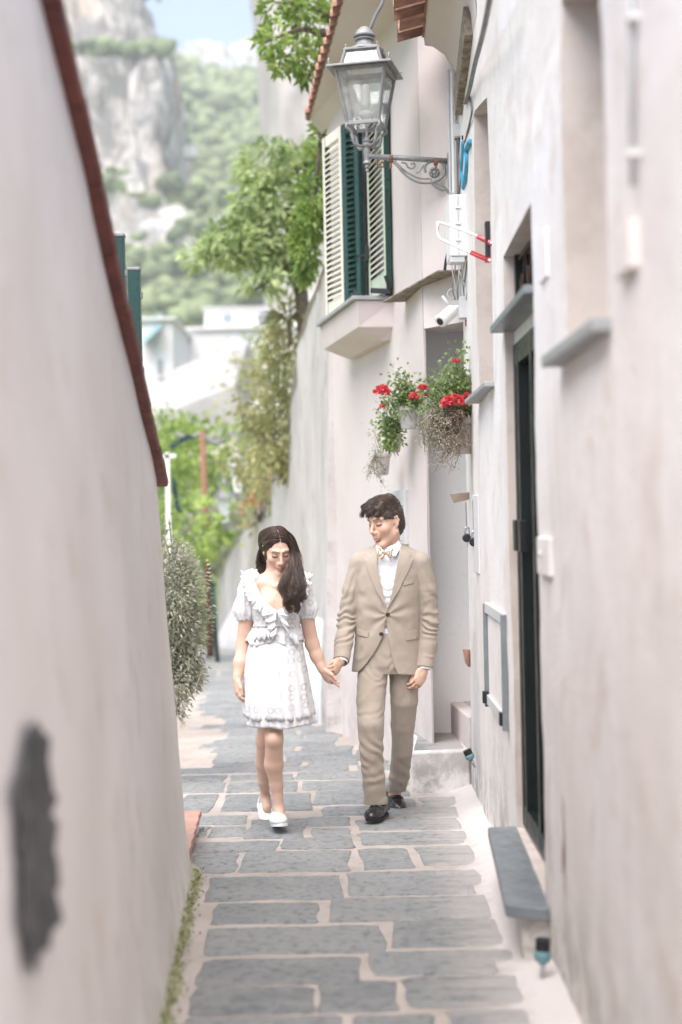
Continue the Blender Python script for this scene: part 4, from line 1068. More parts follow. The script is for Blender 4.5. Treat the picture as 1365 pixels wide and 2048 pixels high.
# ================================================================== small things on the walls
ws = empty('wooden_sign', P(918, 1005, 8.6), 'little tilted wooden board on the white corner', 'sign')
MB().prism([P(901, 988, 8.6), P(908, 1006, 8.6), P(944, 998, 8.64), P(942, 984, 8.64)], (.0, .018, 0)).build('board', M_wood, ws, bevel=.002)
for i, (xa_, ya, yb, Yk, lab) in enumerate(((934, 1005, 1070, 8.45, 'grey padlock hanging on a cord under the wooden board'), (948, 1000, 1078, 8.1, 'grey padlock hanging on a cord by the blank wall plate'))):
    r_ = empty('padlock', P(xa_, yb, Yk), lab, 'padlock')
    MB().tube([P(xa_ - 2, ya, Yk), P(xa_, yb - 12, Yk)], .003, 6).build('cord', M_cable, r_)
    MB().tube(spline([P(xa_ - 4, yb, Yk), P(xa_ - 3, yb - 14, Yk), P(xa_ + 4, yb - 14, Yk), P(xa_ + 5, yb, Yk)], 12), .006, 6).build('shackle', M_steel, r_, True)
    MB().lathe(P(xa_, yb + 6, Yk) + Vector((0, -.012, 0)), [(.02, 0), (.026, .006), (.026, .018), (.02, .024)], 14, Matrix.Rotation(-PI / 2, 3, 'X')).build('lock_body', M_black, r_, True, sharp=40)
    MB().tube([P(xa_ + 2, yb + 10, Yk), P(xa_ + 2, yb + 24, Yk)], .004, 6).build('key', M_steel, r_)
def on_A(x0, y0, x1, y1, th, mat, name, label=None, cat=None, parent=None, bevel=.004):
    """thin box on the near wall between two photo corners"""
    a, b = WA(x0, (y0 + y1) / 2), WA(x1, (y0 + y1) / 2); m = WA((x0 + x1) / 2, y0); n_ = WA((x0 + x1) / 2, y1)
    yc = (a.y + b.y) / 2
    o = MB().box((XA(yc) - th / 2 + .004, yc, (m.z + n_.z) / 2), (th + .008, abs(a.y - b.y), m.z - n_.z)).build(name, mat, parent, bevel=bevel)
    if label: tag(o, label, cat)
    return o
on_A(951, 990, 960, 1145, .012, M_white, 'wall_plate', 'blank white plate on the wall beside the padlocks', 'plate')
on_A(1087, 462, 1100, 562, .014, M_wallA, 'light_fitting', 'slim pale box on the wall above the doorbell', 'box')
bell = empty('doorbell', WA(1093, 1148), 'pale doorbell with a round button beside the dark door', 'doorbell')
on_A(1084, 1075, 1104, 1150, .014, M_wallA, 'housing', parent=bell); q = WA(1093, 1108)
MB().lathe((q.x - .02, q.y, q.z), [(.012, 0), (.012, .008), (.004, .01)], 12, Matrix.Rotation(-PI / 2, 3, 'Y')).build('button', M_pvc, bell)
# small hatch with bars, ajar
ht_ = empty('meter_grille', WA(1000, 1440), 'small framed metal hatch with a barred flap low on the white wall', 'hatch')
yf_h, yn_h = WA(985, 1300).y, WA(1014, 1300).y; zt_h, zb_h = WA(1000, 1228).z, WA(1000, 1425).z
xh = XA((yf_h + yn_h) / 2) - .012; ym = (yf_h + yn_h) / 2
for zz, hh in ((zt_h, .05), (zb_h + .02, .05)): MB().box((xh, ym, zz), (.03, yn_h - yf_h if yn_h > yf_h else yf_h - yn_h, hh)).build('frame_rail', M_pvc, ht_, bevel=.003)
for yy in (yf_h, yn_h): MB().box((xh - .006, yy, (zt_h + zb_h) / 2), (.032, .028, zt_h - zb_h + .04)).build('frame_stile', M_slate, ht_, bevel=.003)
MB().box((xh + .006, ym, (zt_h + zb_h) / 2), (.012, abs(yf_h - yn_h) - .03, zt_h - zb_h - .03)).build('flap', M_wallA, ht_)
for yy in (yf_h - .02, yn_h + .02): MB().box((xh - .02, yy, zb_h + .03), (.03, .035, .06)).build('catch', M_black, ht_, bevel=.003)
# spot lights at the foot of the wall
M_teal = simple('teal_plastic', (.16, .32, .35), .45, var=.1)
for lab, (a, b, Yk) in (('teal and black spike light leaning out by the steps', ((934, 1500), (950, 1534), 8.2)), ('teal and black spike light upright under the slate step', ((1086, 1878), (1086, 1965), 4.72))):
    pa, pb = P(a[0], a[1], Yk), P(b[0], b[1], Yk); d = pb - pa; sp_ = empty('spike_light', pb, lab, 'light')
    k = 1.0
    MB().tube([pa, pa + d * .26], .025, 14).build('hood', M_black, sp_, True, sharp=40)
    MB().tube([pa + d * .26, pa + d * .3, pa + d * .48, pa + d * .56], [.026, .028, .026, .014], 14).build('body', M_teal, sp_, True)
    MB().tube([pa + d * .56, pa + d * .9, pa + d * 1.02], [.008, .008, .004], 8).build('spike', M_steel, sp_, True)
# conduit and boxes on the nearest stretch of the wall
q0, q1 = WA(1276, -40), WA(1277, 372)
cd = empty('wall_conduit', (XA(q1.y) - .02, q1.y, q1.z), 'thin grey conduit on the nearest stretch of white wall', 'pipe')
MB().tube([(XA(q0.y) - .012, q0.y, q0.z + .3), (XA(q1.y) - .012, q1.y, q1.z)], .007, 8).build('pipe', M_pvc, cd, True)
for y in (35, 308): q = WA(1277, y); MB().box((XA(q.y) - .012, q.y, q.z), (.026, .03, .012)).build('saddle', M_pvcw, cd)
on_A(1248, 452, 1276, 548, .02, M_wallL, 'socket_box', 'pale socket box below the grey conduit', 'box')
# pipe chase scar with red brick showing
sc_ = empty('wall_scar', WA(1130, 1740), 'long chipped scar with red brick showing in the near white wall', 'scar')
for (x, y, w_, h_, m, dx) in ((1130, 1690, .028, .30, M_wallL, .0), (1131, 1712, .012, .12, M_tilepink, -.003)):
    q = WA(x, y); V = []; n = 16
    for k in range(n):
        an = 2 * PI * k / n; V.append((XA(q.y) - .006 + dx + (fbm(np.array([[q.y, k, 0.]]), 3, 2)[0]) * .0, q.y + math.cos(an) * w_ * (1 + .2 * rng.normal()), q.z + math.sin(an) * h_ * .5 * (1 + .1 * rng.normal())))
    V.append((XA(q.y) - .003 + dx, q.y, q.z)); mesh_obj('bare_patch', V, [(k, (k + 1) % n, n) for k in range(n)], m, sc_)
q0, q1 = P(651, 1205, 12.9), P(645, 1300, 12.9)
dp = empty('drain_pipe', (float(XC(12.9)) - .12, 12.9, q1.z), 'short grey drain pipe low on the old retaining wall behind the couple', 'pipe')
MB().tube([(float(XC(12.9)) - .17, 12.85, q0.z), (float(XC(12.9)) - .19, 12.85, q1.z)], .022, 10).build('pipe', M_pvc, dp, True)
for zz in (q0.z - .05, q1.z + .06): MB().box((float(XC(12.9)) - .16, 12.85, zz), (.08, .06, .012)).build('bracket', M_zinc, dp)
# rusted iron cap beside the portal
tag(MB().prism([P(925, 1298, 8.75), P(930, 1325, 8.75), P(937, 1335, 8.78), P(937, 1300, 8.78)], (.02, .03, 0)).build('terracotta_chip', M_tilepink, None, bevel=.003), 'terracotta shard set in the corner of the white house', 'shard')
# green fence posts behind the garden wall
for (x, yt, Yk, lab) in ((236, 474, 6.9, 'tall green square post just behind the red coping'), (269, 541, 7.6, 'shorter green square post further down behind the coping')):
    p = P(x, yt, Yk); r_ = empty('fence_post', (p.x, p.y, gz(Yk)), lab, 'post', 'green posts behind the garden wall')
    MB().box((p.x, p.y, (p.z + gz(Yk)) / 2 - .15), (.062, .062, p.z - gz(Yk) + .3)).build('post', M_green, r_, bevel=.004)
    MB().box((p.x, p.y, p.z + .006), (.068, .068, .016)).build('cap', M_zinc, r_, bevel=.003)
    for zz in np.arange(.5, p.z - .1, .4): MB().box((p.x + .035, p.y, zz), (.012, .03, .03)).build('clip', M_zinc, r_)
# ================================================================== people
def px_of(V):
    V = np.asarray(V, float); a, b = V[:, 0] / V[:, 1] * FPX, (V[:, 2] - CZ) / V[:, 1] * FPX
    u = _c * a - _s * b; v = -(_s * a + _c * b); return u + 682.5, v + 1024
def px_grid(X, Y, Z):
    a, b = X / Y * FPX, (Z - CZ) / Y * FPX; return _c * a - _s * b + 682.5, -(_s * a + _c * b) + 1024
def m_skin(name, c, blush):
    t = NT(name); at = t.n('ShaderNodeAttribute'); at.attribute_name = 'tint'
    n = t.ramp(t.noise(18, 4, .6), .4, .7, 0, .25); cc = t.mix(n, at.outputs['Color'], blush, 'MIX')
    t.set(cc, .48, 0, .35); t.b.inputs['Subsurface Weight'].default_value = .12; t.b.inputs['Subsurface Radius'].default_value = (.012, .005, .003)
    t.bump(t.noise(320, 3, .6), .08, .002); return t.m
def m_cloth(name, c, c2, weave=900, fold=.25, rough=.85, stripe=0):
    t = NT(name); p = t.obj(); n = t.noise(7, 5, .6, p)
    cc = t.mix(t.ramp(n, .3, .7), c2, c)
    if stripe:
        w = t.n('ShaderNodeTexWave'); w.bands_direction = 'X'; w.inputs['Scale'].default_value = stripe; w.inputs['Distortion'].default_value = .3; t.l(p, w.inputs['Vector'])
        cc = t.mix(t.ramp(w.outputs['Fac'], .55, .95, 0, .16), cc, tuple(q * .72 for q in c2))
    cc = t.mix(t.ramp(t.noise(weave, 2, .5, t.scale(p, 1, 1, .35)), .4, .7, 0, .25), cc, tuple(q * .75 for q in c2))
    t.set(cc, rough, 0, .15); t.b.inputs['Sheen Weight'].default_value = .15
    t.bump(t.math('ADD', t.noise(16, 4, .5, t.scale(p, 1, 1, .6)), t.math('MULTIPLY', t.noise(weave, 2, .5, p), .15)), fold, .01); return t.m
M_suit = m_cloth('tan_suit_cloth', (.40, .345, .288), (.35, .297, .243), fold=.3, stripe=55)
M_lapel = m_cloth('tan_lapel_cloth', (.41, .355, .298), (.365, .312, .255), fold=.1, stripe=55)
M_shirt = m_cloth('white_shirt_cloth', (.80, .81, .85), (.74, .755, .80), fold=.35)
M_sole = simple('shoe_rubber', (.012, .011, .011), .7, var=.1)
M_leather = simple('black_leather', (.014, .013, .014), .28, spec=.55, var=.2, vs_=30, bump=.08, bs=120)
M_sneak = simple('white_canvas', (.78, .78, .78), .75, var=.04, vs_=40, bump=.2, bs=250)
M_button = simple('horn_button', (.05, .038, .03), .35, var=.2, vs_=90)
M_sock = simple('dark_sock', (.035, .012, .012), .95, var=.1)
def m_hair(name, c, c2):
    t = NT(name); at = t.n('ShaderNodeAttribute'); at.attribute_name = 'tint'
    f = t.mix(t.xyz(at.outputs['Vector'])[0], c, c2); t.set(f, .36, 0, .55); t.b.inputs['Anisotropic'].default_value = .4; return t.m
M_hairW = m_hair('dark_brown_hair', (.024, .0135, .0095), (.105, .057, .037))
M_hairM = m_hair('brown_hair', (.034, .022, .016), (.15, .10, .07))
def m_floral():
    t = NT('floral_bow_cloth'); p = t.obj(); v = t.n('ShaderNodeTexVoronoi'); v.inputs['Scale'].default_value = 125; t.l(p, v.inputs['Vector'])
    r = t.xyz(v.outputs['Color']); c = t.mix(t.ramp(r[0], .35, .45), (.60, .50, .37), (.42, .20, .13)); c = t.mix(t.ramp(r[1], .6, .66), c, (.10, .15, .12)); c = t.mix(t.ramp(r[2], .68, .72), c, (.68, .6, .48))
    t.set(c, .8, 0, .2); return t.m
M_bow = m_floral()
def m_eyelet():
    """white broderie: rings of small stitched holes"""
    t = NT('white_broderie'); p = t.pos(); x = t.xyz(p); q = t.comb(t.math('MULTIPLY', x[0], 16.5), t.math('MULTIPLY', x[2], 16.5), 0.0)
    v = t.n('ShaderNodeTexVoronoi'); v.voronoi_dimensions = '2D'; v.inputs['Scale'].default_value = 1; v.inputs['Randomness'].default_value = .55; t.l(q, v.inputs['Vector'])
    d = t.n('ShaderNodeVectorMath', operation='SUBTRACT'); t.l(q, d.inputs[0]); t.l(v.outputs['Position'], d.inputs[1]); dd = t.xyz(d.outputs[0])
    r = t.math('SQRT', t.math('ADD', t.math('MULTIPLY', dd[0], dd[0]), t.math('MULTIPLY', dd[1], dd[1])))
    an = t.math('ARCTAN2', dd[1], dd[0]); spoke = t.math('COSINE', t.math('MULTIPLY', an, 13.0))
    ring = t.math('MULTIPLY', t.ramp(r, .17, .20), t.ramp(r, .33, .29)); hole = t.math('MULTIPLY', ring, t.ramp(spoke, .0, .5))
    inner = t.math('MULTIPLY', t.ramp(r, .10, .12), t.ramp(r, .17, .15))
    c = t.mix(t.ramp(t.noise(9, 4), .3, .7), (.82, .82, .84), (.87, .87, .875))
    c = t.mix(t.math('MULTIPLY', hole, t.ramp(t.noise(13, 3), .35, .7, .4, .95)), c, (.30, .22, .22)); c = t.mix(t.math('MULTIPLY', inner, .10), c, (.6, .58, .6))
    t.set(c, .85, 0, .15); t.b.inputs['Subsurface Weight'].default_value = .0
    h = t.math('SUBTRACT', t.math('ADD', t.noise(12, 4, .5, t.scale(p, 1, 1, .35)), t.math('MULTIPLY', inner, .25)), t.math('MULTIPLY', hole, .5)); t.bump(h, .35, .012)
    tl = t.n('ShaderNodeBsdfTranslucent'); tl.inputs[0].default_value = (.8, .8, .8, 1); mx = t.n('ShaderNodeMixShader'); mx.inputs[0].default_value = .22
    t.l(t.b.outputs[0], mx.inputs[1]); t.l(tl.outputs[0], mx.inputs[2]); t.l(mx.outputs[0], t.out.inputs[0])
    return t.m
M_lace = m_eyelet()
M_lining = m_cloth('white_lining', (.80, .80, .815), (.76, .76, .78), fold=.4)

class Head:
    def __init__(s, origin, yaw, pitch, roll=0, k=1.0):
        """yaw>0 turns the face towards -X; pitch>0 looks down"""
        s.o = np.array(origin, float); s.k = k
        f = np.array([-math.sin(yaw), -math.cos(yaw), 0]); l = np.array([math.cos(yaw), -math.sin(yaw), 0]); u = np.array([0, 0, 1.0])
        f2 = f * math.cos(pitch) - u * math.sin(pitch); u2 = u * math.cos(pitch) + f * math.sin(pitch)
        l2 = l * math.cos(roll) + u2 * math.sin(roll); u3 = u2 * math.cos(roll) - l * math.sin(roll)
        s.M = np.stack([l2, f2, u3], 1)           # columns: character's left, forward, up
    def w(s, x, y, z): return s.o + s.M @ (np.array([x, y, z]) * s.k)
    def loc(s, V): return (np.asarray(V) - s.o) @ s.M / s.k
def add_head(S, H, fem=False):
    k = H.k; W = H.w
    def e(c, r, kk=.012, mode='u', M=None): S.ell(W(*c), np.array(r) * k, kk * k, mode, H.M if M is None else M)
    def c(a, b, ra, rb, kk=.01, mode='u'): S.cone(W(*a), W(*b), ra * k, rb * k, kk * k, mode)
    e((0, -.018, .035), (.074, .094, .080), .01)
    e((0, .022, -.02), (.062, .068, .085), .03)
    jw = .048 if fem else .054
    for sx in (-1, 1):
        c((sx * jw, -.005, -.055), (sx * .018, .066, -.108), .019 if fem else .022, .016 if fem else .02, .022)
        e((sx * .042, .055, -.022), (.022, .024, .022), .022)
        c((sx * .014, .086, .036), (sx * .045, .072, .034), .009 if fem else .012, .007 if fem else .009, .014)
        e((sx * .031, .094, .010), (.015, .013, .011), .010, 's')
        e((sx * .031, .0735, .009), (.0145, .0135, .0125), .003)                     # lowered lids
        c((sx * .018, .085, .003), (sx * .044, .078, .001), .0022, .002, .003)
        e((sx * .0115, .097, -.033), (.0085, .010, .0075), .006)
        ear = [(sx * .072, -.002, .024), (sx * .079, -.016, .026), (sx * .081, -.022, .006), (sx * .076, -.012, -.018), (sx * .070, -.002, -.03)]
        for a, b in zip(ear[:-1], ear[1:]): c(a, b, .0062, .0062, .004)
        e((sx * .073, -.008, 0), (.005, .013, .024), .006)
    e((0, .074, -.106), (.022 if fem else .027, .020, .016), .018)
    c((0, .088, .022), (0, .113, -.024), .0075, .0095, .010); e((0, .111, -.027), (.0105, .009, .0085), .007)
    e((0, .088, -.052), (.022, .012, .020), .016)
    c((-.020, .086, -.063), (0, .0975, -.0605), .004, .0065, .006); c((.020, .086, -.063), (0, .0975, -.0605), .004, .0065, .006)
    c((-.016, .085, -.070), (0, .0945, -.0725), .0045, .0078, .006); c((.016, .085, -.070), (0, .0945, -.0725), .0045, .0078, .006)
    c((-.021, .094, -.0662), (.021, .094, -.0662), .0012, .0012, .002, 's')
def face_tint(H, V, base, fem):
    L = H.loc(V); x, y, z = L[:, 0], L[:, 1], L[:, 2]; C = np.tile(np.array(base, float), (len(V), 1))
    near = (np.linalg.norm(L, axis=1) < .16) & (y > .02)
    def blend(m, col, a):
        m = np.clip(m, 0, 1)[:, None] * a * near[:, None]; C[:] = C * (1 - m) + np.array(col) * m
    g = lambda cx, cz, rx, rz: np.exp(-(((np.abs(x) - cx) / rx) ** 2 + ((z - cz) / rz) ** 2))
    blend(g(.042, -.03, .022, .02), (.72, .37, .29), .4)
    blend(g(0, -.03, .016, .012), (.70, .38, .30), .3)
    blend(g(0, -.0665, .019, .0085) * (y > .07), (.58, .15, .15) if fem else (.50, .22, .18), .95 if fem else .75)
    blend((np.abs(z + .0662) < .002) & (np.abs(x) < .021) & (y > .08), (.18, .05, .05), .8)
    blend(g(.031, .008, .017, .011) * (y > .045), (.40, .235, .18), .62 if not fem else .45)  # eye-socket shade painted into the lid colour
    xb = np.abs(x); brow = np.exp(-(((z - (.0335 + .004 * np.sin((xb - .012) / .04 * PI))) / (.0046 if fem else .006)) ** 2)) * ((xb > .012) & (xb < .05)); blend(brow * (y > .045), (.045, .026, .018), .85)
    lash = np.exp(-(((z - (.0015 + 14 * (xb - .031) ** 2)) / .0055) ** 2)) * ((xb > .016) & (xb < .047)); blend(lash * (y > .045), (.025, .014, .012), .92)
    blend(np.exp(-(((z - .019) / .004) ** 2)) * ((xb > .015) & (xb < .046)) * (y > .045), (.36, .19, .15), .5)
    if not fem:
        st = np.clip((-.035 - z) / .03, 0, 1) * np.clip((y + .005) / .03, 0, 1) * (1 - g(0, -.0665, .02, .008)); blend(st * (.75 + .25 * vnoise(V, 300, 3)), (.30, .17, .11), .42)
    return C
def hand(S, wrist, d, s, n, curl=(.5, .6, .5), k=1.0, thumb=(.6, .55, .45), spread=.1, flens=(.072, .081, .075, .058), only=None):
    """d: wrist->knuckles, s: towards the thumb, n: palm normal"""
    w = np.array(wrist, float); d = np.array(d, float); d /= np.linalg.norm(d); s = np.array(s, float); s -= d * (s @ d); s /= np.linalg.norm(s)
    n = np.array(n, float); n2 = np.cross(d, s); n = n2 if n2 @ n > 0 else -n2
    M = np.stack([s, d, n], 1)
    S.ell(w + d * .048 * k, np.array([.040, .056, .0155]) * k, .012, 'u', M)
    S.cone(w - d * .02 * k, w + d * .035 * k, .025 * k, .022 * k, .014, 'u', (n, .8))
    for i in range(4):
        b = w + (d * (.082 - .006 * abs(i - 1)) + s * (.029 - .0195 * i)) * k; a = 0; p = b; r = (.0088, .009, .0086, .0075)[i] * k
        side = s * (1.5 - i) * spread
        cu = curl if not (only and i in only) else only[i]
        for j, fr in enumerate((.46, .31, .23)):
            a += cu[j]; q = p + (d * math.cos(a) + n * math.sin(a) + side * (1 if j == 0 else .4)) * flens[i] * fr * k
            S.cone(p, q, r, r * .9, .004); p = q; r *= .9
    b = w + (d * .022 + s * .027) * k; q = b + (d * thumb[0] + s * thumb[1] + n * thumb[2]) * .045 * k; e = q + (d * (thumb[0] + .35) + s * (thumb[1] - .45) + n * thumb[2]) * .036 * k
    S.cone(b, q, .0145 * k, .0115 * k, .010); S.cone(q, e, .0108 * k, .0085 * k, .004)

def strands_from(guides, n, jit, r0=.0016, seed=1, M=26, wave=0.0, wfreq=3.0, vary=0.0):
    """guides: list of (k,4) arrays: x,y,z and bundle radius; strands interpolate along with clumped offsets"""
    R = np.random.default_rng(seed); out = []
    for g, cnt in zip(guides, n):
        gg = spline(g, M); t = np.linspace(0, 1, M)
        T = np.gradient(gg[:, :3], axis=0); T /= np.linalg.norm(T, axis=1, keepdims=True); A = np.cross(T, [0, 1, 0.001]); A /= np.linalg.norm(A, axis=1, keepdims=True) + 1e-9; B = np.cross(T, A)
        for _ in range(cnt):
            if vary:
                tq = np.linspace(0, 1 - R.uniform(0, vary), M); gq = np.stack([np.interp(tq, t, gg[:, j]) for j in range(4)], 1)
            else: gq = gg
            an = R.uniform(0, 2 * PI); rr = R.uniform(0, 1) ** .5; ph = R.uniform(0, 2 * PI)
            wv = wave * np.sin(2 * PI * wfreq * t + ph * .35) * t
            drift = R.normal() * jit
            p = gq[:, :3] + A * (gq[:, 3] * rr * np.cos(an) + wv + drift * t)[:, None] + B * (gq[:, 3] * rr * np.sin(an) + wv * .5)[:, None]
            out.append(p)
    P_ = np.array(out); rad = np.full(P_.shape[:2], r0) * np.linspace(1, .35, M)[None, :] ** .6
    return P_, rad
def hair_mesh(name, Pn, rad, mat, parent, seed=3):
    V, F = tubes_np(Pn, rad, 4); o = mesh_obj(name, V, F, mat, parent, True); R = np.random.default_rng(seed)
    t = np.repeat(R.uniform(0, 1, len(Pn)) ** 1.8, Pn.shape[1] * 4); set_color(o, np.stack([t, t, t], 1)); return o

# ------------------------------------------------------------------ the man
def m8(x, y, d=0.0): return np.array(P(x, y, 8.0 + d))
man = empty('person', G(765, 1640), 'man in a tan suit, floral bow tie and black loafers, walking and looking aside', 'person')
HM = Head(m8(771, 1045), math.radians(47), math.radians(13), math.radians(2), 1.05)
toeM, toeM2 = np.array(G(742, 1653)), np.array(G(803, 1620))
ankF, ankB = np.array(P(754, 1612, 7.93)), np.array(P(790, 1588, 8.42))
S = SDF((-.10, 7.60, -.10), (.60, 8.62, 1.90), .0033)
add_head(S, HM)
S.cone(HM.w(0, -.022, -.05), m8(779, 1112, .03), .056, .062, .02)
S.chain([m8(779, 1112, .03), m8(778, 1150, .02), m8(777, 1230, .02), m8(777, 1300, .02)], [.06, .086, .082, .088], .03)
for a, b, c_, r in (((722, 1124), (694, 1235, .02), (681, 1322, -.16), 1), ((842, 1122), (859, 1238, .03), (850, 1332, -.02), -1)):
    S.chain([m8(779, 1118, .03), m8(*a, .01), m8(*b), m8(*c_)], [.05, .045, .036, .026], .02)
S.chain([m8(755, 1310, .02), m8(744, 1400, -.055), m8(743, 1468, -.13), m8(747, 1540, -.095), ankF], [.07, .06, .046, .044, .034], .015)
S.chain([m8(797, 1310, .03), m8(807, 1400, .06), np.array(P(805, 1470, 8.18)), np.array(P(800, 1530, 8.30)), ankB], [.07, .058, .046, .042, .034], .015)
S.cone(ankF, (toeM + ankF * 2) / 3 + np.array([0, 0, -.03]), .034, .03, .02); S.cone(ankB, (toeM2 + ankB * 2) / 3 + np.array([0, 0, -.03]), .034, .03, .02)
# hands: the free one hangs relaxed, the other holds hers
wl = m8(849, 1338, -.02); hand(S, wl, m8(838, 1362, -.05) - wl, (-.75, -.55, 0), (-.75, .5, -.3), (.45, .6, .5), 1.0, (.75, .25, .35), .04)
wr = m8(680, 1324, -.165); hand(S, wr, m8(666, 1348, -.27) - wr, (-.35, -.9, .2), (-.8, .3, -.35), (.55, .8, .7), .98, (.85, .15, .55), .03)
V, F = S.mesh(1)
bodyM = mesh_obj('body', V, F, m_skin('skin_man', (.56, .34, .25), (.64, .38, .29)), man, True)
set_color(bodyM, face_tint(HM, V, (.62, .405, .30), False))
TM = [(m8(778, y)[2], m8(x, y)[0], 8.02, w * .00281, d) for y, x, w, d in ((1092, 779, 30, .06), (1104, 779, 52, .085), (1120, 779, 62, .105), (1150, 779, 66, .118), (1180, 778, 66.5, .125), (1215, 777, 65, .122), (1245, 777, 64, .118), (1280, 776, 66, .120), (1320, 775, 69, .124), (1352, 774, 72, .128), (1370, 774, 73, .128))]
# shirt
S = SDF((-.02, 7.82, .95), (.56, 8.22, 1.62), .0035)
S.loft(TM[:-3], .10, .01, grow=-.018); S.cone(m8(779, 1116, .03), m8(776, 1098, .015), .068, .066, .02)
S.cone(m8(777, 1108, .025), HM.w(0, -.03, -.085), .0655, .064, .006)
sl, X, Y, Z = S.grid((-.02, 7.82, 1.44), (.56, 8.22, 1.62)); xx, yy = px_grid(X, Y, Z)
S.op(sl, ((1094 + (xx - 770) * -.35 + np.clip((Y - 8.0) * -30, -12, 8)) - yy) * .0028, 0, 'i')
V, F = S.mesh(2); N = vnormals(V, F); x_, y_ = px_of(V)
V = V + N * (.003 * np.sin(y_ * .35 + vnoise(V, 20, 4) * 3) * np.exp(-((y_ - 1190) / 40) ** 2))[:, None]
shirt = mesh_obj('shirt', V, F, M_shirt, man, True)
def front_y(rows, yaw, x, z, grow, e=2.3):
    """front surface Y of a loft at (x,z)"""
    R = np.array(sorted(rows)); cx, cy, rx, ry = (np.interp(z, R[:, 0], R[:, j]) for j in (1, 2, 3, 4)); rx += grow; ry += grow
    best = cy
    for t in np.linspace(0, ry * 1.3, 160):
        dx, dy = x - cx, -t; lx, ly = dx * math.cos(yaw) + dy * math.sin(yaw), -dx * math.sin(yaw) + dy * math.cos(yaw)
        if (abs(lx / rx) ** e + abs(ly / ry) ** e) < 1: best = cy - t
    return best
def on_front(x, y, grow=0.0, rows=TM, yaw=.10):
    Yq = 7.9
    for _ in range(4):
        p = P(x, y, Yq); Yq = front_y(rows, yaw, p.x, p.z, grow)
    return P(x, y, Yq)
def slab_on_front(poly, th, mat, name, parent, grow=0.0, off=.002, sub=5):
    """thin cloth panel lying on the chest, edges following a photo outline"""
    poly = np.array(poly, float); c = poly.mean(0); pts = []
    for i in range(len(poly)):
        a, b = poly[i], poly[(i + 1) % len(poly)]
        for t in np.linspace(0, 1, sub, endpoint=False): pts.append(a + (b - a) * t)
    rings = []; n = len(pts)
    for s_, o in ((1.0, 0), (.985, th), (.7, th), (.4, th), (.12, th)):
        rings.append([np.array(on_front(*(c + (p - c) * s_), grow)) + np.array([0, -off - o, 0]) for p in pts])
    V = [v for r in rings for v in r]; F = [(r * n + i, r * n + (i + 1) % n, (r + 1) * n + (i + 1) % n, (r + 1) * n + i) for r in range(len(rings) - 1) for i in range(n)]
    V.append(np.mean(rings[-1], 0)); F += [((len(rings) - 1) * n + i, (len(rings) - 1) * n + (i + 1) % n, len(V) - 1) for i in range(n)]
    return mesh_obj(name, V, F, mat, parent, True, sharp=50)
for x, y in ((776, 1145), (776, 1172), (775.5, 1198)):
    p = on_front(x, y, -.014); MB().lathe(p + Vector((0, -.001, 0)), [(.0055, 0), (.0055, .003)], 10, Matrix.Rotation(PI / 2, 3, 'X')).build('shirt_button', M_pvcw, shirt)
# jacket: torso shell with sleeves, cut open in front
S = SDF((-.10, 7.70, .74), (.60, 8.28, 1.62), .0034)
S.loft(TM, .10, .01)
for x, sx in ((722, -1), (840, 1)): S.cone(m8(779 + sx * 14, 1110, .035), m8(x, 1124, .015), .058, .054, .03)
V0 = [-1, 7.9]
sl, X, Y, Z = S.grid(S.lo, S.lo + S.n * S.h); xx, yy = px_grid(X, Y, Z)
open_up = [(752, 1080), (753, 1110), (755, 1131), (763, 1172), (774, 1216), (776, 1219), (783, 1191), (796, 1126), (802, 1092), (803, 1080)]
open_dn = [(772, 1234), (770.5, 1257), (767, 1269), (758, 1290), (748, 1308), (733, 1328), (721, 1341), (714, 1347), (700, 1346), (700, 1420), (850, 1420), (812, 1356), (804, 1355), (797, 1350), (791, 1337), (785, 1320), (776, 1272)]
front = (Y - 8.0) + 0 * X + 0 * Z
for po in (open_up, open_dn): S.op(sl, np.maximum(poly2(xx, yy, po) * .0028, front).astype(np.float32), 0, 's')
hem = (yy - (1343 + (xx - 700) * .06)) * .0028
S.op(sl, hem.astype(np.float32), 0, 'i'); 
del xx, yy, hem
S.cone(m8(779, 1085, .03), m8(779, 1120, .03), .064, .062, .004, 's')
armR = [m8(720, 1126, .01), m8(706, 1180, .02), m8(695, 1236, .02), m8(688, 1285, -.07), m8(683, 1322, -.15)]
armL = [m8(843, 1124, .01), m8(855, 1180, .02), m8(860, 1238, .03), m8(856, 1290, .01), m8(850, 1334, -.015)]
S2 = SDF(S.lo, S.lo + .01, S.h); S2.n = S.n; S2.D = np.full(S.n, 1.0, np.float32)
S2.chain(armR, [.058, .057, .053, .050, .0465], .015); S2.chain(armL, [.056, .055, .052, .051, .0485], .015)
for w_, d_ in ((armR[-1], armR[-1] - armR[-2]), (armL[-1], armL[-1] - armL[-2])):
    d_ = d_ / np.linalg.norm(d_); sl, X, Y, Z = S2.grid(w_ - .09, w_ + .09)
    S2.op(sl, ((X - w_[0]) * d_[0] + (Y - w_[1]) * d_[1] + (Z - w_[2]) * d_[2]).astype(np.float32), 0, 'i')
    S2.cone(w_ - d_ * .04, w_ + d_ * .05, .040, .040, .003, 's')
hh = np.clip(.5 + .5 * (S.D - S2.D) / .014, 0, 1); S.D = S.D * (1 - hh) + S2.D * hh - .014 * hh * (1 - hh)
V, F = S.mesh(2); N = vnormals(V, F); x_, y_ = px_of(V); nz = vnoise(V, 14, 8); n2 = vnoise(V, 33, 2)
f = np.zeros(len(V))
sleeveR = np.clip((716 - (y_ - 1130) * .02 - x_) / 8, 0, 1) * (y_ > 1130); sleeveL = np.clip((x_ - 843) / 8, 0, 1) * (y_ > 1130)
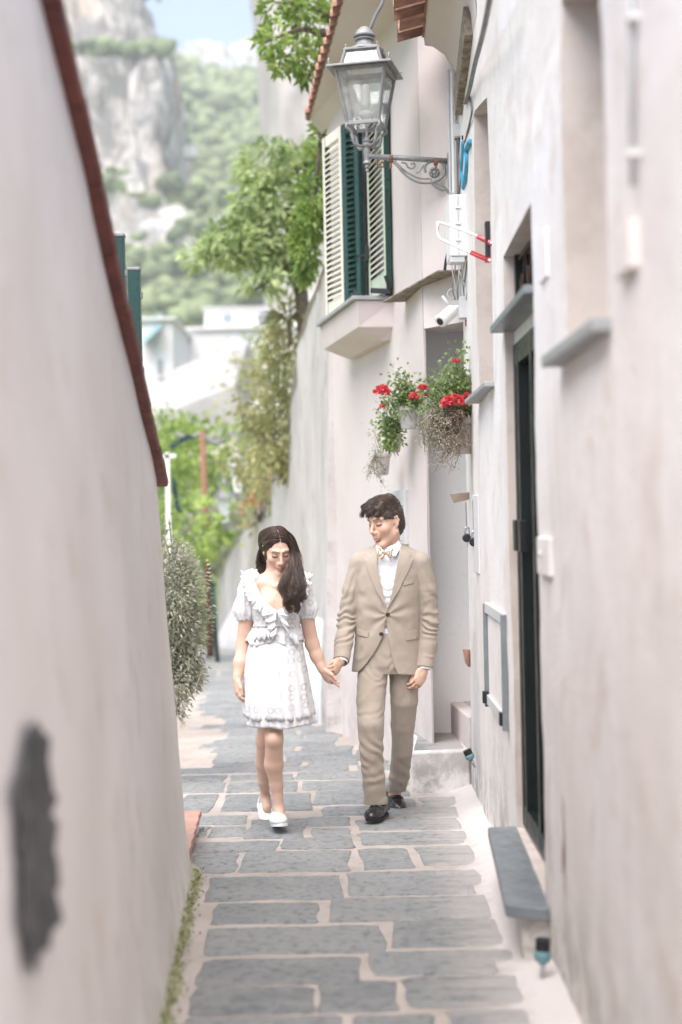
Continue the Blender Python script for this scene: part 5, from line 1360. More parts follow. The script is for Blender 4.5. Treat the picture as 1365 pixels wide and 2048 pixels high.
for wgt, slope in ((sleeveR, .35), (sleeveL, -.25)):
    el = np.exp(-((y_ - 1246) / 34) ** 2); up = np.exp(-((y_ - 1180) / 40) ** 2) * .45; lo = np.exp(-((y_ - 1300) / 25) ** 2) * .35
    f += wgt * (el * np.sin(2 * PI * (y_ + slope * x_) / 15 + nz * 6.0) * .008 + up * np.sin(2 * PI * (y_ * .45 + slope * 2.6 * x_) / 17 + nz * 3) * .0075 + lo * np.sin(2 * PI * (y_ + slope * x_) / 21 + nz * 4) * .005)
body = (1 - sleeveR) * (1 - sleeveL); dx, dy = x_ - 775, y_ - 1229; r_ = np.hypot(dx, dy); an = np.arctan2(dy, np.abs(dx))
f += body * (np.sin(an * 7 + nz * 1.6) * np.exp(-((r_ - 28) / 26) ** 2) * .0045 + np.sin((x_ * .6 + y_) / 11 + nz * 3) * np.exp(-((y_ - 1290) / 45) ** 2) * np.exp(-((x_ - 728) / 22) ** 2) * .005)
f += body * np.sin((x_ * 1.1 - y_) / 12 + nz * 2) * np.exp(-((x_ - 722) / 14) ** 2 - ((y_ - 1195) / 38) ** 2) * .005
f += n2 * .0012
V = V + N * (f * .85)[:, None]
jacket = mesh_obj('jacket', V, F, M_suit, man, True)
slab_on_front([(754, 1087), (755, 1131), (763, 1172), (774, 1217), (752, 1180), (735, 1137), (727, 1106), (739, 1103), (742, 1094)], .0055, M_lapel, 'lapel', jacket)
slab_on_front([(801, 1087), (796, 1126), (783, 1191), (775, 1218), (798, 1181), (820, 1136), (832, 1105), (822, 1106), (812, 1095)], .0055, M_lapel, 'lapel', jacket)
slab_on_front([(811, 1263), (841, 1259), (841, 1276), (813, 1281)], .005, M_lapel, 'pocket_flap', jacket)
slab_on_front([(711, 1257), (738, 1263), (736, 1275), (710, 1268)], .005, M_lapel, 'pocket_flap', jacket)
slab_on_front([(808, 1162), (829, 1158), (828, 1166), (807, 1171)], .003, M_lapel, 'breast_pocket', jacket)
for x, y in ((776, 1229), (763, 1268)):
    p = on_front(x, y, 0); MB().lathe(p + Vector((0, -.001, 0)), [(.0115, 0), (.012, .003), (.0095, .005), (.008, .0035), (.003, .0035)], 16, Matrix.Rotation(PI / 2, 3, 'X')).build('button', M_button, jacket, True, sharp=30)
for k in range(3):
    p = Vector(m8(866.5 - k * .4, 1305 + k * 7, -.0)); MB().lathe(p, [(.006, 0), (.006, .004)], 10, Matrix.Rotation(PI / 2, 3, 'Y')).build('cuff_button', M_button, jacket)
# shirt cuff at the free hand
for w_, d_ in ((armL[-1], armL[-1] - armL[-2]), (armR[-1], armR[-1] - armR[-2])):
    d_ = Vector(d_).normalized(); p = Vector(w_); MB().tube([p - d_ * .02, p + d_ * .006, p + d_ * .012], [.0385, .038, .036], 20, cap=False).build('shirt_cuff', M_shirt, shirt, True)
# collar wings and bow tie
kn = m8(772, 1106, -.115)
def wing(pts, th, mat, name, parent):
    V = []; n = len(pts)
    for o in (0, th): V += [Vector(p) + Vector((0, -o, 0)) for p in pts]
    return mesh_obj(name, V, [tuple(range(n)), tuple(range(n, 2 * n))[::-1]] + [(i, (i + 1) % n, n + (i + 1) % n, n + i) for i in range(n)], mat, parent, bevel=.0015)
wing([m8(776, 1103, -.072), m8(798, 1081, -.02), m8(803, 1092, -.03), m8(792, 1111, -.085), m8(784, 1112, -.093)], .003, M_shirt, 'collar_wing', shirt)
wing([m8(768, 1104, -.075), m8(757, 1086, -.045), m8(752, 1093, -.05), m8(757, 1110, -.085), m8(763, 1112, -.09)][::-1], .003, M_shirt, 'collar_wing', shirt)
def bow_lobe(tip_t, tip_b, root):
    root = np.array(root); V = []; F = []; nu, nv = 9, 7
    for side in (-1, 1):
        for i in range(nu):
            u = i / (nu - 1)
            for j in range(nv):
                v = j / (nv - 1); e = np.array(tip_t) * (1 - v) + np.array(tip_b) * v
                h = .012 * math.sin(PI * min(1, u * 1.05)) * math.sin(PI * v) + .003 * math.cos(v * 3 * PI) * u
                p = root + (e - root) * u + np.array([0, 0, (0.5 - v) * .012 * (1 - u)]) + np.array([0, side * h, 0]); V.append(p)
    for s_ in (0, 1):
        for i in range(nu - 1):
            for j in range(nv - 1):
                a = s_ * nu * nv + i * nv + j; F.append((a, a + 1, a + nv + 1, a + nv))
    return V, F
bow = None
V1, F1 = bow_lobe(m8(757, 1090, -.115), m8(755, 1119, -.125), m8(770, 1105, -.118))
bow = mesh_obj('bow_tie', V1, F1, M_bow, man, True)
V1, F1 = bow_lobe(m8(787, 1097, -.105), m8(783, 1124, -.118), m8(773, 1106, -.12)); mesh_obj('bow_lobe', V1, F1, M_bow, bow, True)
V1, F1 = bow_lobe(m8(758, 1106, -.12), m8(763, 1122, -.128), m8(771, 1107, -.118)); mesh_obj('bow_lobe', V1, F1, M_bow, bow, True)
S = SDF(np.array(m8(771.5, 1106, -.12)) - .03, np.array(m8(771.5, 1106, -.12)) + .03, .002); S.ell(m8(771.5, 1106, -.122), (.0085, .009, .0115)); V1, F1 = S.mesh(1); mesh_obj('bow_knot', V1, F1, M_bow, bow, True)
# trousers
S = SDF((-.02, 7.60, .0), (.56, 8.62, 1.10), .0036)
S.loft([(m8(776, y)[2], m8(x, y)[0], 8.02, w * .00281, d) for y, x, w, d in ((1240, 776, 55, .10), (1262, 776, 56, .101), (1300, 776, 60, .108), (1330, 776, 62, .112), (1346, 776, 58, .10))], .10, .02)
lf = [m8(747, 1335, .0), m8(742, 1400, -.06), m8(742, 1450, -.12), m8(743, 1500, -.12), m8(747, 1550, -.10), np.array(P(752, 1608, 7.93))]
lb = [m8(808, 1335, .03), m8(809, 1400, .06), np.array(P(806, 1450, 8.12)), np.array(P(805, 1500, 8.2)), np.array(P(799, 1550, 8.33)), np.array(P(793, 1583, 8.42))]
S.chain(lf, [.086, .081, .073, .0655, .063, .063], .008); S.chain(lb, [.084, .079, .067, .060, .059, .0535], .008)
for p, (pxl, base) in ((lf, ((751, 1611), 0)), (lb, ((792, 1586), 0))):
    e = p[-1]; sl, X, Y, Z = S.grid(e - .12, e + .12); S.op(sl, (e[2] + (Y - e[1]) * -.12 - Z + 0 * X).astype(np.float32), 0, 'i')
    S.cone(e - np.array([0, 0, .06]), e + np.array([0, 0, .03]), .05, .05, .003, 's')
V, F = S.mesh(2); N = vnormals(V, F); x_, y_ = px_of(V); nz = vnoise(V, 11, 5); n2 = vnoise(V, 30, 6); front_leg = V[:, 1] < 8.0 + np.clip((y_ - 1400) / 200, 0, 1) * .1
fl = (x_ < 778).astype(float)
f = fl * np.sin(2 * PI * (y_ + .55 * (x_ - 745)) / 25 + nz * 5.5) * .0058 * (.5 + .5 * np.clip(vnoise(V, 9, 77) * 2, -1, 1)) * np.exp(-((y_ - 1395) / 34) ** 2)
f += fl * np.sin(2 * PI * (y_ - .9 * (x_ - 745)) / 24 + nz * 3) * .0055 * np.exp(-((y_ - 1500) / 40) ** 2) + fl * np.sin(2 * PI * (y_ + .5 * x_) / 23 + nz * 4) * .0045 * np.exp(-((y_ - 1555) / 28) ** 2)
f += (1 - fl) * (np.sin(2 * PI * (y_ - .6 * x_) / 22 + nz * 3) * .0048 * np.exp(-((y_ - 1550) / 24) ** 2) + np.sin(2 * PI * (y_ * .4 + x_) / 26 + nz * 3) * .002)
f += np.sin(2 * PI * (y_ + .8 * np.abs(x_ - 776)) / 19 + nz * 5) * .0026 * np.exp(-((y_ - 1335) / 24) ** 2) + n2 * .0012
for (xc, yt, yb_, x2) in ((746, 1480, 1605, 753), (804, 1380, 1580, 796)):
    xl_ = xc + (x2 - xc) * np.clip((y_ - yt) / (yb_ - yt), 0, 1); f += .004 * np.exp(-((x_ - xl_) / 2.6) ** 2) * (y_ > yt - 30) * (N[:, 1] < 0)
V = V + N * (f * .62)[:, None]
trousers = mesh_obj('trousers', V, F, M_suit, man, True)
for e, r in ((lf[-1], .0645), (lb[-1], .055)):
    e = Vector(e); n = 28; V = []; F = []
    for z, rr in ((.0, r - .006), (-.001, r + .001), (.006, r + .0035), (.036, r + .0035), (.041, r + .001), (.04, r - .004)):
        for k in range(n):
            an = 2 * PI * k / n; yy = math.sin(an) * rr; V.append((e.x + math.cos(an) * rr, e.y + yy, e.z + z - yy * .12))
    for r_i in range(5):
        for k in range(n): F.append((r_i * n + k, r_i * n + (k + 1) % n, (r_i + 1) * n + (k + 1) % n, (r_i + 1) * n + k))
    mesh_obj('trouser_cuff', V, F, M_suit, trousers, True, sharp=50)
p0 = m8(776, 1258, -.12)
# loafers
def shoe(toe, back, k, mat, solemat, lift=0.0, loafer=True, parent=None, name='shoe'):
    """toe: ground point under the toe, back: unit plan vector towards the heel; lift tips the toe up"""
    toe = np.array(toe, float); b = np.array([back[0], back[1], 0]); b /= np.linalg.norm(b); s = np.array([-b[1], b[0], 0]); L = .285 * k
    up = np.array([0, 0, 1.0]); heel = toe + b * L
    ax = (toe - heel) / L; ax = ax * math.cos(lift) + up * math.sin(lift); nu = up * math.cos(lift) - (toe - heel) / L * math.sin(lift)
    q = lambda f, x, z: heel + ax * (f * L) + s * x * k + nu * z * k
    S = SDF(toe + b * L / 2 - np.array([.22, .22, .06]), toe + b * L / 2 + np.array([.22, .22, .24]), .003)
    sf = (nu, .72)
    S.chain([q(.12, 0, .045), q(.35, 0, .046), q(.62, .004, .036), q(.82, .004, .032), q(.90, .003, .028)], [.036 * k, .036 * k, .045 * k, .043 * k, .036 * k], .02, flat=sf)
    S.cone(q(.14, 0, .06), q(.16, 0, .085), .034 * k, .034 * k, .02); S.cone(q(.34, 0, .06), q(.52, 0, .052), .034 * k, .034 * k, .02)
    S.cone(q(.2, 0, .075), q(.24, 0, .14), .030 * k, .034 * k, .004, 's'); S.cone(q(.2, 0, .085), q(.40, 0, .10), .026 * k, .02 * k, .004, 's')
    sl, X, Y, Z = S.grid(S.lo, S.lo + S.n * S.h); o = q(0, 0, .012)
    S.op(sl, -((X - o[0]) * nu[0] + (Y - o[1]) * nu[1] + (Z - o[2]) * nu[2]).astype(np.float32), 0, 'i')
    V, F = S.mesh(1); root = mesh_obj(name, V, F, mat, parent, True)
    n = 26; ring = []
    for kx in range(n):
        an = 2 * PI * kx / n; f = .5 + .52 * math.cos(an); w = np.interp(f, [0, .1, .3, .45, .65, .85, .97, 1.02], [.012, .030, .036, .037, .047, .045, .028, .01]) * (1 if math.sin(an) >= 0 else -1) * min(1, abs(math.sin(an)) * 3.2)
        ring.append((f, w))
    V = []
    for z, g in ((0, .98), (.004, 1.0), (.014, 1.02), (.017, .96)):
        for f, w in ring: V.append(q(f, w * g, z - (.0 if f < .32 or not loafer else -.004 * (z < .005))))
    F = [(r * n + i, r * n + (i + 1) % n, (r + 1) * n + (i + 1) % n, (r + 1) * n + i) for r in range(3) for i in range(n)] + [tuple(range(n))[::-1], tuple(range(3 * n, 4 * n))]
    mesh_obj('sole', V, F, solemat, root, True, sharp=45)
    if loafer:
        mb = MB(); pts = [q(.60, math.sin(a) * .040, .046 + math.cos(a) * .030) for a in np.linspace(-1.35, 1.35, 11)]
        mb.tube([Vector(p) for p in pts], .006 * k, 6); mb.build('saddle_strap', mat, root, True)
        pts = [q(.64 + .26 * math.cos(a), math.sin(a) * .030, .0585 - .018 * max(0, math.cos(a))) for a in np.linspace(-1.5, 1.5, 17)]
        MB().tube([Vector(p) for p in pts], .0028 * k, 6).build('apron_seam', mat, root, True)
    else:
        for j in range(4):
            f = .46 + .07 * j; z = .082 - .010 * j; pts = [q(f, math.sin(a) * .026, z - .012 + math.cos(a) * .012) for a in np.linspace(-1.3, 1.3, 8)]
            MB().tube([Vector(p) for p in pts], .003 * k, 6).build('lace', M_sneak, root, True)
    return root
shoe(toeM + np.array([0, 0, .004]), (.30, .95), 1.02, M_leather, M_sole, .06, True, man)
shoe(toeM2 + np.array([0, 0, .004]), (-.20, .98), 1.0, M_leather, M_sole, -.10, True, man)
for a in (ankF, ankB): MB().tube([Vector(a) + Vector((0, 0, -.065)), Vector(a) + Vector((0, 0, .05))], .036, 16).build('sock', M_sock, man, True)
# hair: solid cap plus strands swept forward
def hair_cap(H, h, cuts, adds, lo=.2, res=.003, smooth=2):
    S = SDF(H.o - lo, H.o + lo, res)
    for c_, r, kk in adds: S.ell(H.w(*c_), np.array(r) * H.k, kk, 'u', H.M)
    for c_, r, kk in cuts: S.ell(H.w(*c_), np.array(r) * H.k, kk, 's', H.M)
    return S.mesh(smooth)
V, F = hair_cap(HM, 0, [((0, .105, -.03), (.085, .070, .105), .006), ((0, .03, -.10), (.11, .075, .085), .01), ((.09, .02, -.035), (.05, .045, .06), .006), ((-.09, .02, -.035), (.05, .045, .06), .006)],
                [((0, -.018, .040), (.080, .101, .088), .01), ((0, -.05, -.015), (.070, .062, .075), .02), ((-.01, .048, .095), (.052, .042, .022), .03), ((0, -.005, .108), (.06, .07, .025), .03)])
N = vnormals(V, F); V = V + N * (vnoise(V * np.array([1, 1, 1.0]), 55, 3) * .004 + vnoise(V, 110, 5) * .0015)[:, None]
hairM = mesh_obj('hair', V, F, M_hairM, man, True); L = HM.loc(V); t = np.clip(.25 + .3 * vnoise(V, 60, 9), 0, 1); set_color(hairM, np.stack([t] * 3, 1))
idx = rng.choice(np.where((L[:, 2] > .02) | (L[:, 1] < -.02))[0], 1500); p = V[idx]; n_ = N[idx]; l_ = L[idx]
fw = HM.M[:, 1]; lf_ = HM.M[:, 0]; upv = HM.M[:, 2]
front_w = np.clip((l_[:, 1] + .02) / .08, 0, 1)[:, None]; top_w = np.clip((l_[:, 2] - .04) / .05, 0, 1)[:, None]
d = fw * (front_w * 1.0 + top_w * .5) - lf_ * .55 * top_w + np.array([0, 0, -1.0]) * (1 - top_w) * .9 + upv * .25 * top_w + rng.normal(size=(1500, 3)) * .22
d -= n_ * (d * n_).sum(1, keepdims=True) * .85; d /= np.linalg.norm(d, axis=1, keepdims=True)
Lh = (.018 + .024 * top_w[:, 0] * rng.uniform(.6, 1.15, 1500)); M_ = 8; tt = np.linspace(0, 1, M_)
path = p[:, None, :] + d[:, None, :] * (Lh[:, None] * tt)[..., None] + n_[:, None, :] * (.001 + .009 * (tt * (1 - tt) * 4) * top_w + .003 * tt)[..., None]
hair_mesh('hair_strands', path, np.full((1500, M_), .0009) * np.linspace(1, .4, M_), M_hairM, hairM, 5)
# loose fringe on the forehead
g = [np.array([[*HM.w(-.02, .078, .088), .012], [*HM.w(-.038, .098, .088), .012], [*HM.w(-.05, .105, .07), .010], [*HM.w(-.055, .102, .05), .005]]), np.array([[*HM.w(.02, .08, .085), .014], [*HM.w(.005, .108, .075), .012], [*HM.w(-.015, .112, .055), .008]]), np.array([[*HM.w(.04, .07, .075), .014], [*HM.w(.045, .09, .06), .010], [*HM.w(.04, .09, .045), .006]]),
     np.array([[*HM.w(-.01, .045, .11), .016], [*HM.w(-.03, .074, .116), .015], [*HM.w(-.046, .090, .112), .010], [*HM.w(-.054, .098, .104), .005]])]
Pn, rad = strands_from(g, [80, 70, 60, 110], .005, .0009, 4, M=12, vary=.3); hair_mesh('fringe', Pn, rad, M_hairM, hairM, 6)

# ------------------------------------------------------------------ the woman
def w7(x, y, d=0.0): return np.array(P(x, y, 7.7 + d))
woman = empty('person', G(552, 1650), 'woman in a white broderie dress and white sneakers, walking and looking down', 'person')
HW = Head(w7(555.5, 1100.5), math.radians(-15), math.radians(27), math.radians(3), .95)
S = SDF((-.63, 7.30, -.10), (.06, 8.32, 1.68), .0033)
add_head(S, HW, True)
S.cone(HW.w(0, -.03, -.045), w7(549, 1168, .03), .047, .050, .02)
S.chain([w7(549, 1168, .035), w7(551, 1200, .03), w7(553, 1250, .03), w7(556, 1320, .03)], [.075, .098, .085, .105], .03)
for x in (531, 572): S.ell(w7(x, 1212, -.045), (.052, .045, .05), .025)
S.cone(w7(530, 1166, -.01), w7(552, 1172, -.05), .012, .009, .02); S.cone(w7(570, 1168, -.01), w7(556, 1172, -.05), .012, .009, .02)
shR, elR, wrR = w7(500, 1170, .02), w7(487, 1288, .04), w7(475, 1358, -.03)
shL, elL, wrL = w7(604, 1172, .02), w7(625, 1288, .05), w7(645, 1338, .03)
S.chain([w7(535, 1165, .03), shR, w7(494, 1230, .03), elR, w7(481, 1325, .0), wrR], [.05, .047, .042, .037, .034, .0245], .022)
S.chain([w7(568, 1165, .03), shL, w7(613, 1230, .03), elL, w7(634, 1312, .045), wrL], [.05, .045, .040, .036, .033, .0245], .022)
hand(S, wrR, w7(474, 1385, -.045) - wrR, (.35, -.9, .1), (.9, .25, 0), (.35, .5, .4), .86, (.8, .35, .3), .05)
hand(S, wrL, w7(659, 1361, .03) - wrL, (.6, -.75, .25), (.3, .75, .1), (.45, .75, .7), .88, (.8, .5, .1), .05, only={0: (.15, .1, .1)})
kF, aF = np.array(P(549, 1478, 7.56)), np.array(P(559, 1618, 7.66)); kB, aB = np.array(P(529, 1480, 7.86)), np.array(P(531, 1592, 8.10))
S.chain([w7(543, 1330, .02), np.array(P(542, 1430, 7.635)), kF], [.078, .067, .0465], .02); S.chain([w7(572, 1330, .03), np.array(P(545, 1430, 7.80)), kB], [.088, .070, .046], .02)
S.chain([kF, np.array(P(548, 1528, 7.62)), np.array(P(553, 1570, 7.65)), aF], [.0465, .049, .034, .0245], .02); S.chain([kB, np.array(P(528, 1525, 7.97)), np.array(P(528, 1562, 8.04)), aB], [.043, .046, .033, .0245], .02)
S.ell(kF + np.array([0, -.022, .0]), (.032, .03, .036), .02)
toeW, toeW2 = np.array(G(566, 1674)), np.array(G(543, 1642))
S.cone(aF, (toeW + aF * 2) / 3 + np.array([0, 0, -.02]), .027, .028, .02); S.cone(aB, (toeW2 + aB * 2) / 3 + np.array([0, 0, -.02]), .027, .028, .02)
V, F = S.mesh(1)
bodyW = mesh_obj('body', V, F, m_skin('skin_woman', (.56, .34, .25), (.62, .38, .285)), woman, True)
set_color(bodyW, face_tint(HW, V, (.64, .43, .33), True))
# bodice
TW = [(w7(552, y)[2], w7(x, y)[0], yc, w * .002707, d) for y, x, w, d, yc in ((1150, 551, 44, .06, 7.735), (1165, 551, 47, .085, 7.73), (1185, 552, 47, .105, 7.72), (1212, 553, 48, .128, 7.705), (1240, 554, 46, .118, 7.71), (1265, 555, 45, .112, 7.715), (1290, 556, 47, .115, 7.72))]
S = SDF((-.52, 7.52, .90), (-.06, 7.92, 1.45), .0034)
S.loft(TW, 0, .01, grow=.004)
sl, X, Y, Z = S.grid(S.lo, S.lo + S.n * S.h); xx, yy = px_grid(X, Y, Z)
neck = [(509, 1120), (510, 1150), (514, 1172), (522, 1190), (534, 1206), (546, 1216), (556, 1222), (566, 1215), (580, 1200), (592, 1178), (600, 1150), (604, 1120)]
S.op(sl, (np.maximum(poly2(xx, yy, neck) * .0027, (Y - 7.74) + 0 * X + 0 * Z)).astype(np.float32), 0, 's')
S.op(sl, ((1149 - yy) * .0027).astype(np.float32), 0, 'i')
V, F = S.mesh(2); N = vnormals(V, F); x_, y_ = px_of(V)
V = V + N * (.0028 * np.sin(x_ * .75 + vnoise(V, 15, 2) * 2.5) * np.clip((y_ - 1225) / 25, 0, 1) + vnoise(V, 35, 3) * .0012)[:, None]
dress = mesh_obj('dress', V, F, M_lace, woman, True)
# puff sleeves
for pts, rad, yc in (([w7(503, 1158, .02), w7(497, 1185, .02), w7(490, 1218, .025), w7(492, 1232, .027)], [.052, .055, .060, .052], 1240), ([w7(603, 1160, .02), w7(607, 1185, .02), w7(614, 1216, .025), w7(614, 1232, .027)], [.050, .049, .052, .046], 1238)):
    S = SDF(np.min(pts, 0) - .1, np.max(pts, 0) + .1, .0032); S.chain(pts, rad, .02)
    sl, X, Y, Z = S.grid(S.lo, S.lo + S.n * S.h); xx, yy = px_grid(X, Y, Z); S.op(sl, ((yy - yc) * .0027).astype(np.float32), 0, 'i')
    S.cone(pts[-1] - np.array([0, 0, .06]), pts[-1], .041, .041, .003, 's')
    V, F = S.mesh(2); N = vnormals(V, F); x_, y_ = px_of(V); an = np.arctan2(V[:, 1] - pts[2][1], V[:, 0] - pts[2][0])
    V = V + N * (.0045 * np.sin(an * 11 + vnoise(V, 16, 3) * 2) * (.25 + .75 * np.clip((y_ - 1190) / 40, 0, 1)) + vnoise(V, 28, 7) * .003)[:, None]
    mesh_obj('sleeve', V, F, M_lace, dress, True)
def solid_sheet(name, Pn, mat, parent, th=.0025):
    n, m, _ = Pn.shape; idx = np.arange(n * m).reshape(n, m)
    F = np.stack([idx[:-1, :-1], idx[1:, :-1], idx[1:, 1:], idx[:-1, 1:]], -1).reshape(-1, 4)
    o = mesh_obj(name, Pn.reshape(-1, 3), F, mat, parent, True); md = o.modifiers.new('solid', 'SOLIDIFY'); md.thickness = th; return o
# skirt tiers
def skirt(name, ytop, ybot, prof, amp0, amp1, n1, n2, ph, mat, rows=26, ang=220, hemwave=0.0, yc=7.715):
    th_ = np.linspace(0, 2 * PI, ang); ts_ = np.linspace(0, 1, rows); A, T = np.meshgrid(th_, ts_, indexing='ij')
    ypx = ytop + (ybot - ytop) * T; pr = np.array(prof, float)
    xl, xr = np.interp(ypx, pr[:, 0], pr[:, 1]), np.interp(ypx, pr[:, 0], pr[:, 2]); cx, hw = (xl + xr) / 2, (xr - xl) / 2 * .002707; dp = np.interp(ypx, pr[:, 0], pr[:, 3])
    wob = np.sin(A * n1 + ph + .6 * np.sin(A * 3)) * .6 + np.sin(A * n2 + ph * 2.3) * .4; amp = amp0 + (amp1 - amp0) * T ** 1.3
    cz = CZ - (ypx + hemwave * np.sin(A * 5 + ph) * T - 1024) / FPX * 7.7 - .021 * (cx - 682) / FPX * 7.7
    X0 = np.array([w7(c_, 1300)[0] for c_ in cx.ravel()]).reshape(cx.shape)
    r = 1 + wob * amp; e_ = 2.2
    ca, sa = np.cos(A), np.sin(A); q = (np.abs(ca) ** e_ + np.abs(sa) ** e_) ** (-1 / e_)
    return solid_sheet(name, np.stack([X0 + hw * r * q * ca, yc + dp * r * q * sa, cz], -1), mat, dress)
prof = [(1262, 509, 601, .125), (1290, 499, 605, .145), (1320, 492, 609, .165), (1350, 488, 614, .185), (1400, 487, 621, .218), (1432, 488, 626, .228), (1450, 490, 627, .232)]
skirt('skirt', 1262, 1430, prof, .014, .055, 8, 21, .7, M_lace, hemwave=1.5)
skirt('hem_tier', 1392, 1446, [(a, b + 4, c_ - 3, d - .008) for a, b, c_, d in prof], .035, .06, 9, 26, 1.9, M_lace, rows=12, hemwave=1.5)
skirt('lining', 1268, 1425, [(a, b + 8, c_ - 8, d - .016) for a, b, c_, d in prof], .01, .03, 9, 15, 0, M_lining, rows=10)
skirt('peplum', 1254, 1284, [(1240, 508, 601, .112), (1258, 506, 602, .118), (1272, 498, 606, .135), (1292, 492, 609, .148)], .02, .055, 14, 25, .3, M_lace, rows=10, hemwave=4)
# ruffles round the neckline and down the front
def ruffle(name, path, width, wav=9, amp=.010, n=80, off=.006, seed=0, out=(0, -1, 0)):
    """path: (x,y,depth, direction-angle deg of the frill in the picture)"""
    g = spline(path, n); R = np.random.default_rng(seed); ph = R.uniform(0, 6); Pn = []
    m = 9; s_ = np.linspace(0, 1, n)
    for j in range(m):
        v = j / (m - 1); row = []
        for i in range(n):
            x, y, d, an = g[i]; a = math.radians(an); wv = math.sin(s_[i] * wav * 2 * PI + ph + .8 * math.sin(s_[i] * 17))
            wd = width * (.92 + .10 * math.sin(s_[i] * wav * 2 * PI * 2 + 1) + .05 * math.sin(s_[i] * 60 * PI) * (j == m - 1))
            dx = wd * v * math.cos(a) + 2.2 * wv * v; dy = wd * v * math.sin(a)
            p = w7(x + dx, y + dy, d); p[1] += -off - amp * wv * v ** .8 - .012 * math.sin(PI * min(1, v * .9)); row.append(p)
        Pn.append(row)
    return solid_sheet(name, np.array(Pn).transpose(1, 0, 2), M_lace, dress, .002)
ruffle('ruffle', [(507, 1149, .03, 200), (509, 1164, -.03, 190), (514, 1180, -.075, 165), (524, 1196, -.10, 140), (538, 1211, -.12, 115), (553, 1221, -.125, 95)], 26, 7, seed=1)
ruffle('ruffle', [(556, 1222, -.125, 85), (568, 1214, -.12, 65), (582, 1199, -.10, 40), (594, 1180, -.075, 15), (601, 1160, -.02, -10), (603, 1149, .03, -20)], 24, 7, seed=2)
ruffle('ruffle', [(506, 1148, .035, 215), (509, 1146, .05, 260), (513, 1150, .05, 300)], 10, 2, n=30, seed=7)
ruffle('ruffle', [(549, 1224, -.135, 165), (551, 1238, -.135, 160), (553, 1252, -.13, 150), (556, 1266, -.128, 140)], 20, 3.5, n=50, seed=3)
ruffle('ruffle', [(557, 1224, -.135, 15), (560, 1238, -.135, 25), (566, 1250, -.13, 50), (580, 1262, -.12, 75), (598, 1272, -.08, 95)], 21, 4.5, n=60, seed=4)
ruffle('ruffle', [(552, 1256, -.13, 100), (538, 1256, -.128, 95), (522, 1258, -.11, 95), (508, 1258, -.06, 100)], 24, 5, n=60, seed=5)
MB().tube([Vector(on_front(x, y, .004, TW, 0)) + Vector((0, -.004, 0)) for x, y in ((515, 1252), (530, 1252), (545, 1251), (560, 1251), (575, 1252), (592, 1253))], .004, 6).build('waistband', M_lining, dress, True)
# sneakers
shoe(toeW + np.array([-.01, -.0, .0]), (-.12, .98), .96, M_sneak, M_sneak, .20, False, woman, 'sneaker')
shoe(toeW2 + np.array([0, 0, .002]), (-.25, .96), .94, M_sneak, M_sneak, -.16, False, woman, 'sneaker')
# hair
V, F = hair_cap(HW, 0, [((0, .118, -.018), (.082, .092, .136), .005), ((0, .10, -.10), (.072, .09, .09), .006)],
                [((0, -.018, .036), (.0775, .098, .0845), .01), ((0, -.05, -.02), (.070, .062, .085), .02), ((.062, .0, -.02), (.018, .045, .075), .03), ((-.058, -.025, -.03), (.018, .04, .07), .03)])
L = HW.loc(V); N = vnormals(V, F)
part = np.exp(-((L[:, 0] - .004) / .0035) ** 2) * (L[:, 2] > .06); V = V - N * (part * .006)[:, None] + N * (vnoise(V * np.array([1, 1, .3]), 70, 3) * .002)[:, None]
hairW = mesh_obj('hair', V, F, M_hairW, woman, True); t = np.clip(.2 + .25 * vnoise(V * np.array([1, 1, .2]), 90, 9), 0, 1); set_color(hairW, np.stack([t] * 3, 1))
def g7(pts): return np.array([[*w7(x, y, d), r] for x, y, d, r in pts])
hl = lambda pts: np.array([[*HW.w(a, b, c_), r] for a, b, c_, r in pts])
# over the crown from the parting, each side
gs = []; ns = []
for f in np.linspace(-.085, .058, 13):
    zt = .037 + .088 * math.sqrt(max(.05, 1 - ((f + .018) / .102) ** 2))
    fr = max(0, f) / .058
    for sx in (-1, 1):
        sh_ = .083 * math.sqrt(max(.05, 1 - ((f + .018) / .106) ** 2)); bk = -.02 if sx < 0 else 0
        gs.append(hl([(sx * .004, f, zt + .002, .004), (sx * .032, f - .003, .037 + (zt - .037) * .93 + .003, .005), (sx * (.060 + .006 * (f < .03)), f - .014 - fr * .012 + bk * .3, .076, .005), (sx * .077, f - .030 - fr * (.025 if sx > 0 else .045) + bk, .038, .006), (sx * .083, f * .7 - .030 - fr * (.02 if sx > 0 else .04) + bk, .0, .008), (sx * .074, f * .5 - .03 + bk, -.045, .010), (sx * .068, f * .4 - .035 + bk, -.085, .012)])); ns.append(52)
for sx in (-1, 1):
    for k_, (dy_, dz_, dx_) in enumerate(((0, 0, 0), (-.010, .006, .004), (-.004, -.010, .001))):
        gs.append(hl([(sx * .005, .060 + dy_, .091 + dz_ * .4, .003), (sx * .034, .056 + dy_, .086 + dz_, .005), (sx * (.057 + dx_), .042 + dy_, .066 + dz_, .006), (sx * (.070 + dx_), .016 + dy_, .036 + dz_, .007), (sx * (.079 + dx_), -.014 + dy_, .0, .007), (sx * .075, -.03 + dy_, -.045, .009), (sx * .068, -.04, -.085, .010)])); ns.append(70)
Pn, rad = strands_from(gs, ns, .003, .0011, 11, M=18); hair_mesh('crown_strands', Pn, rad, M_hairW, hairW, 12)
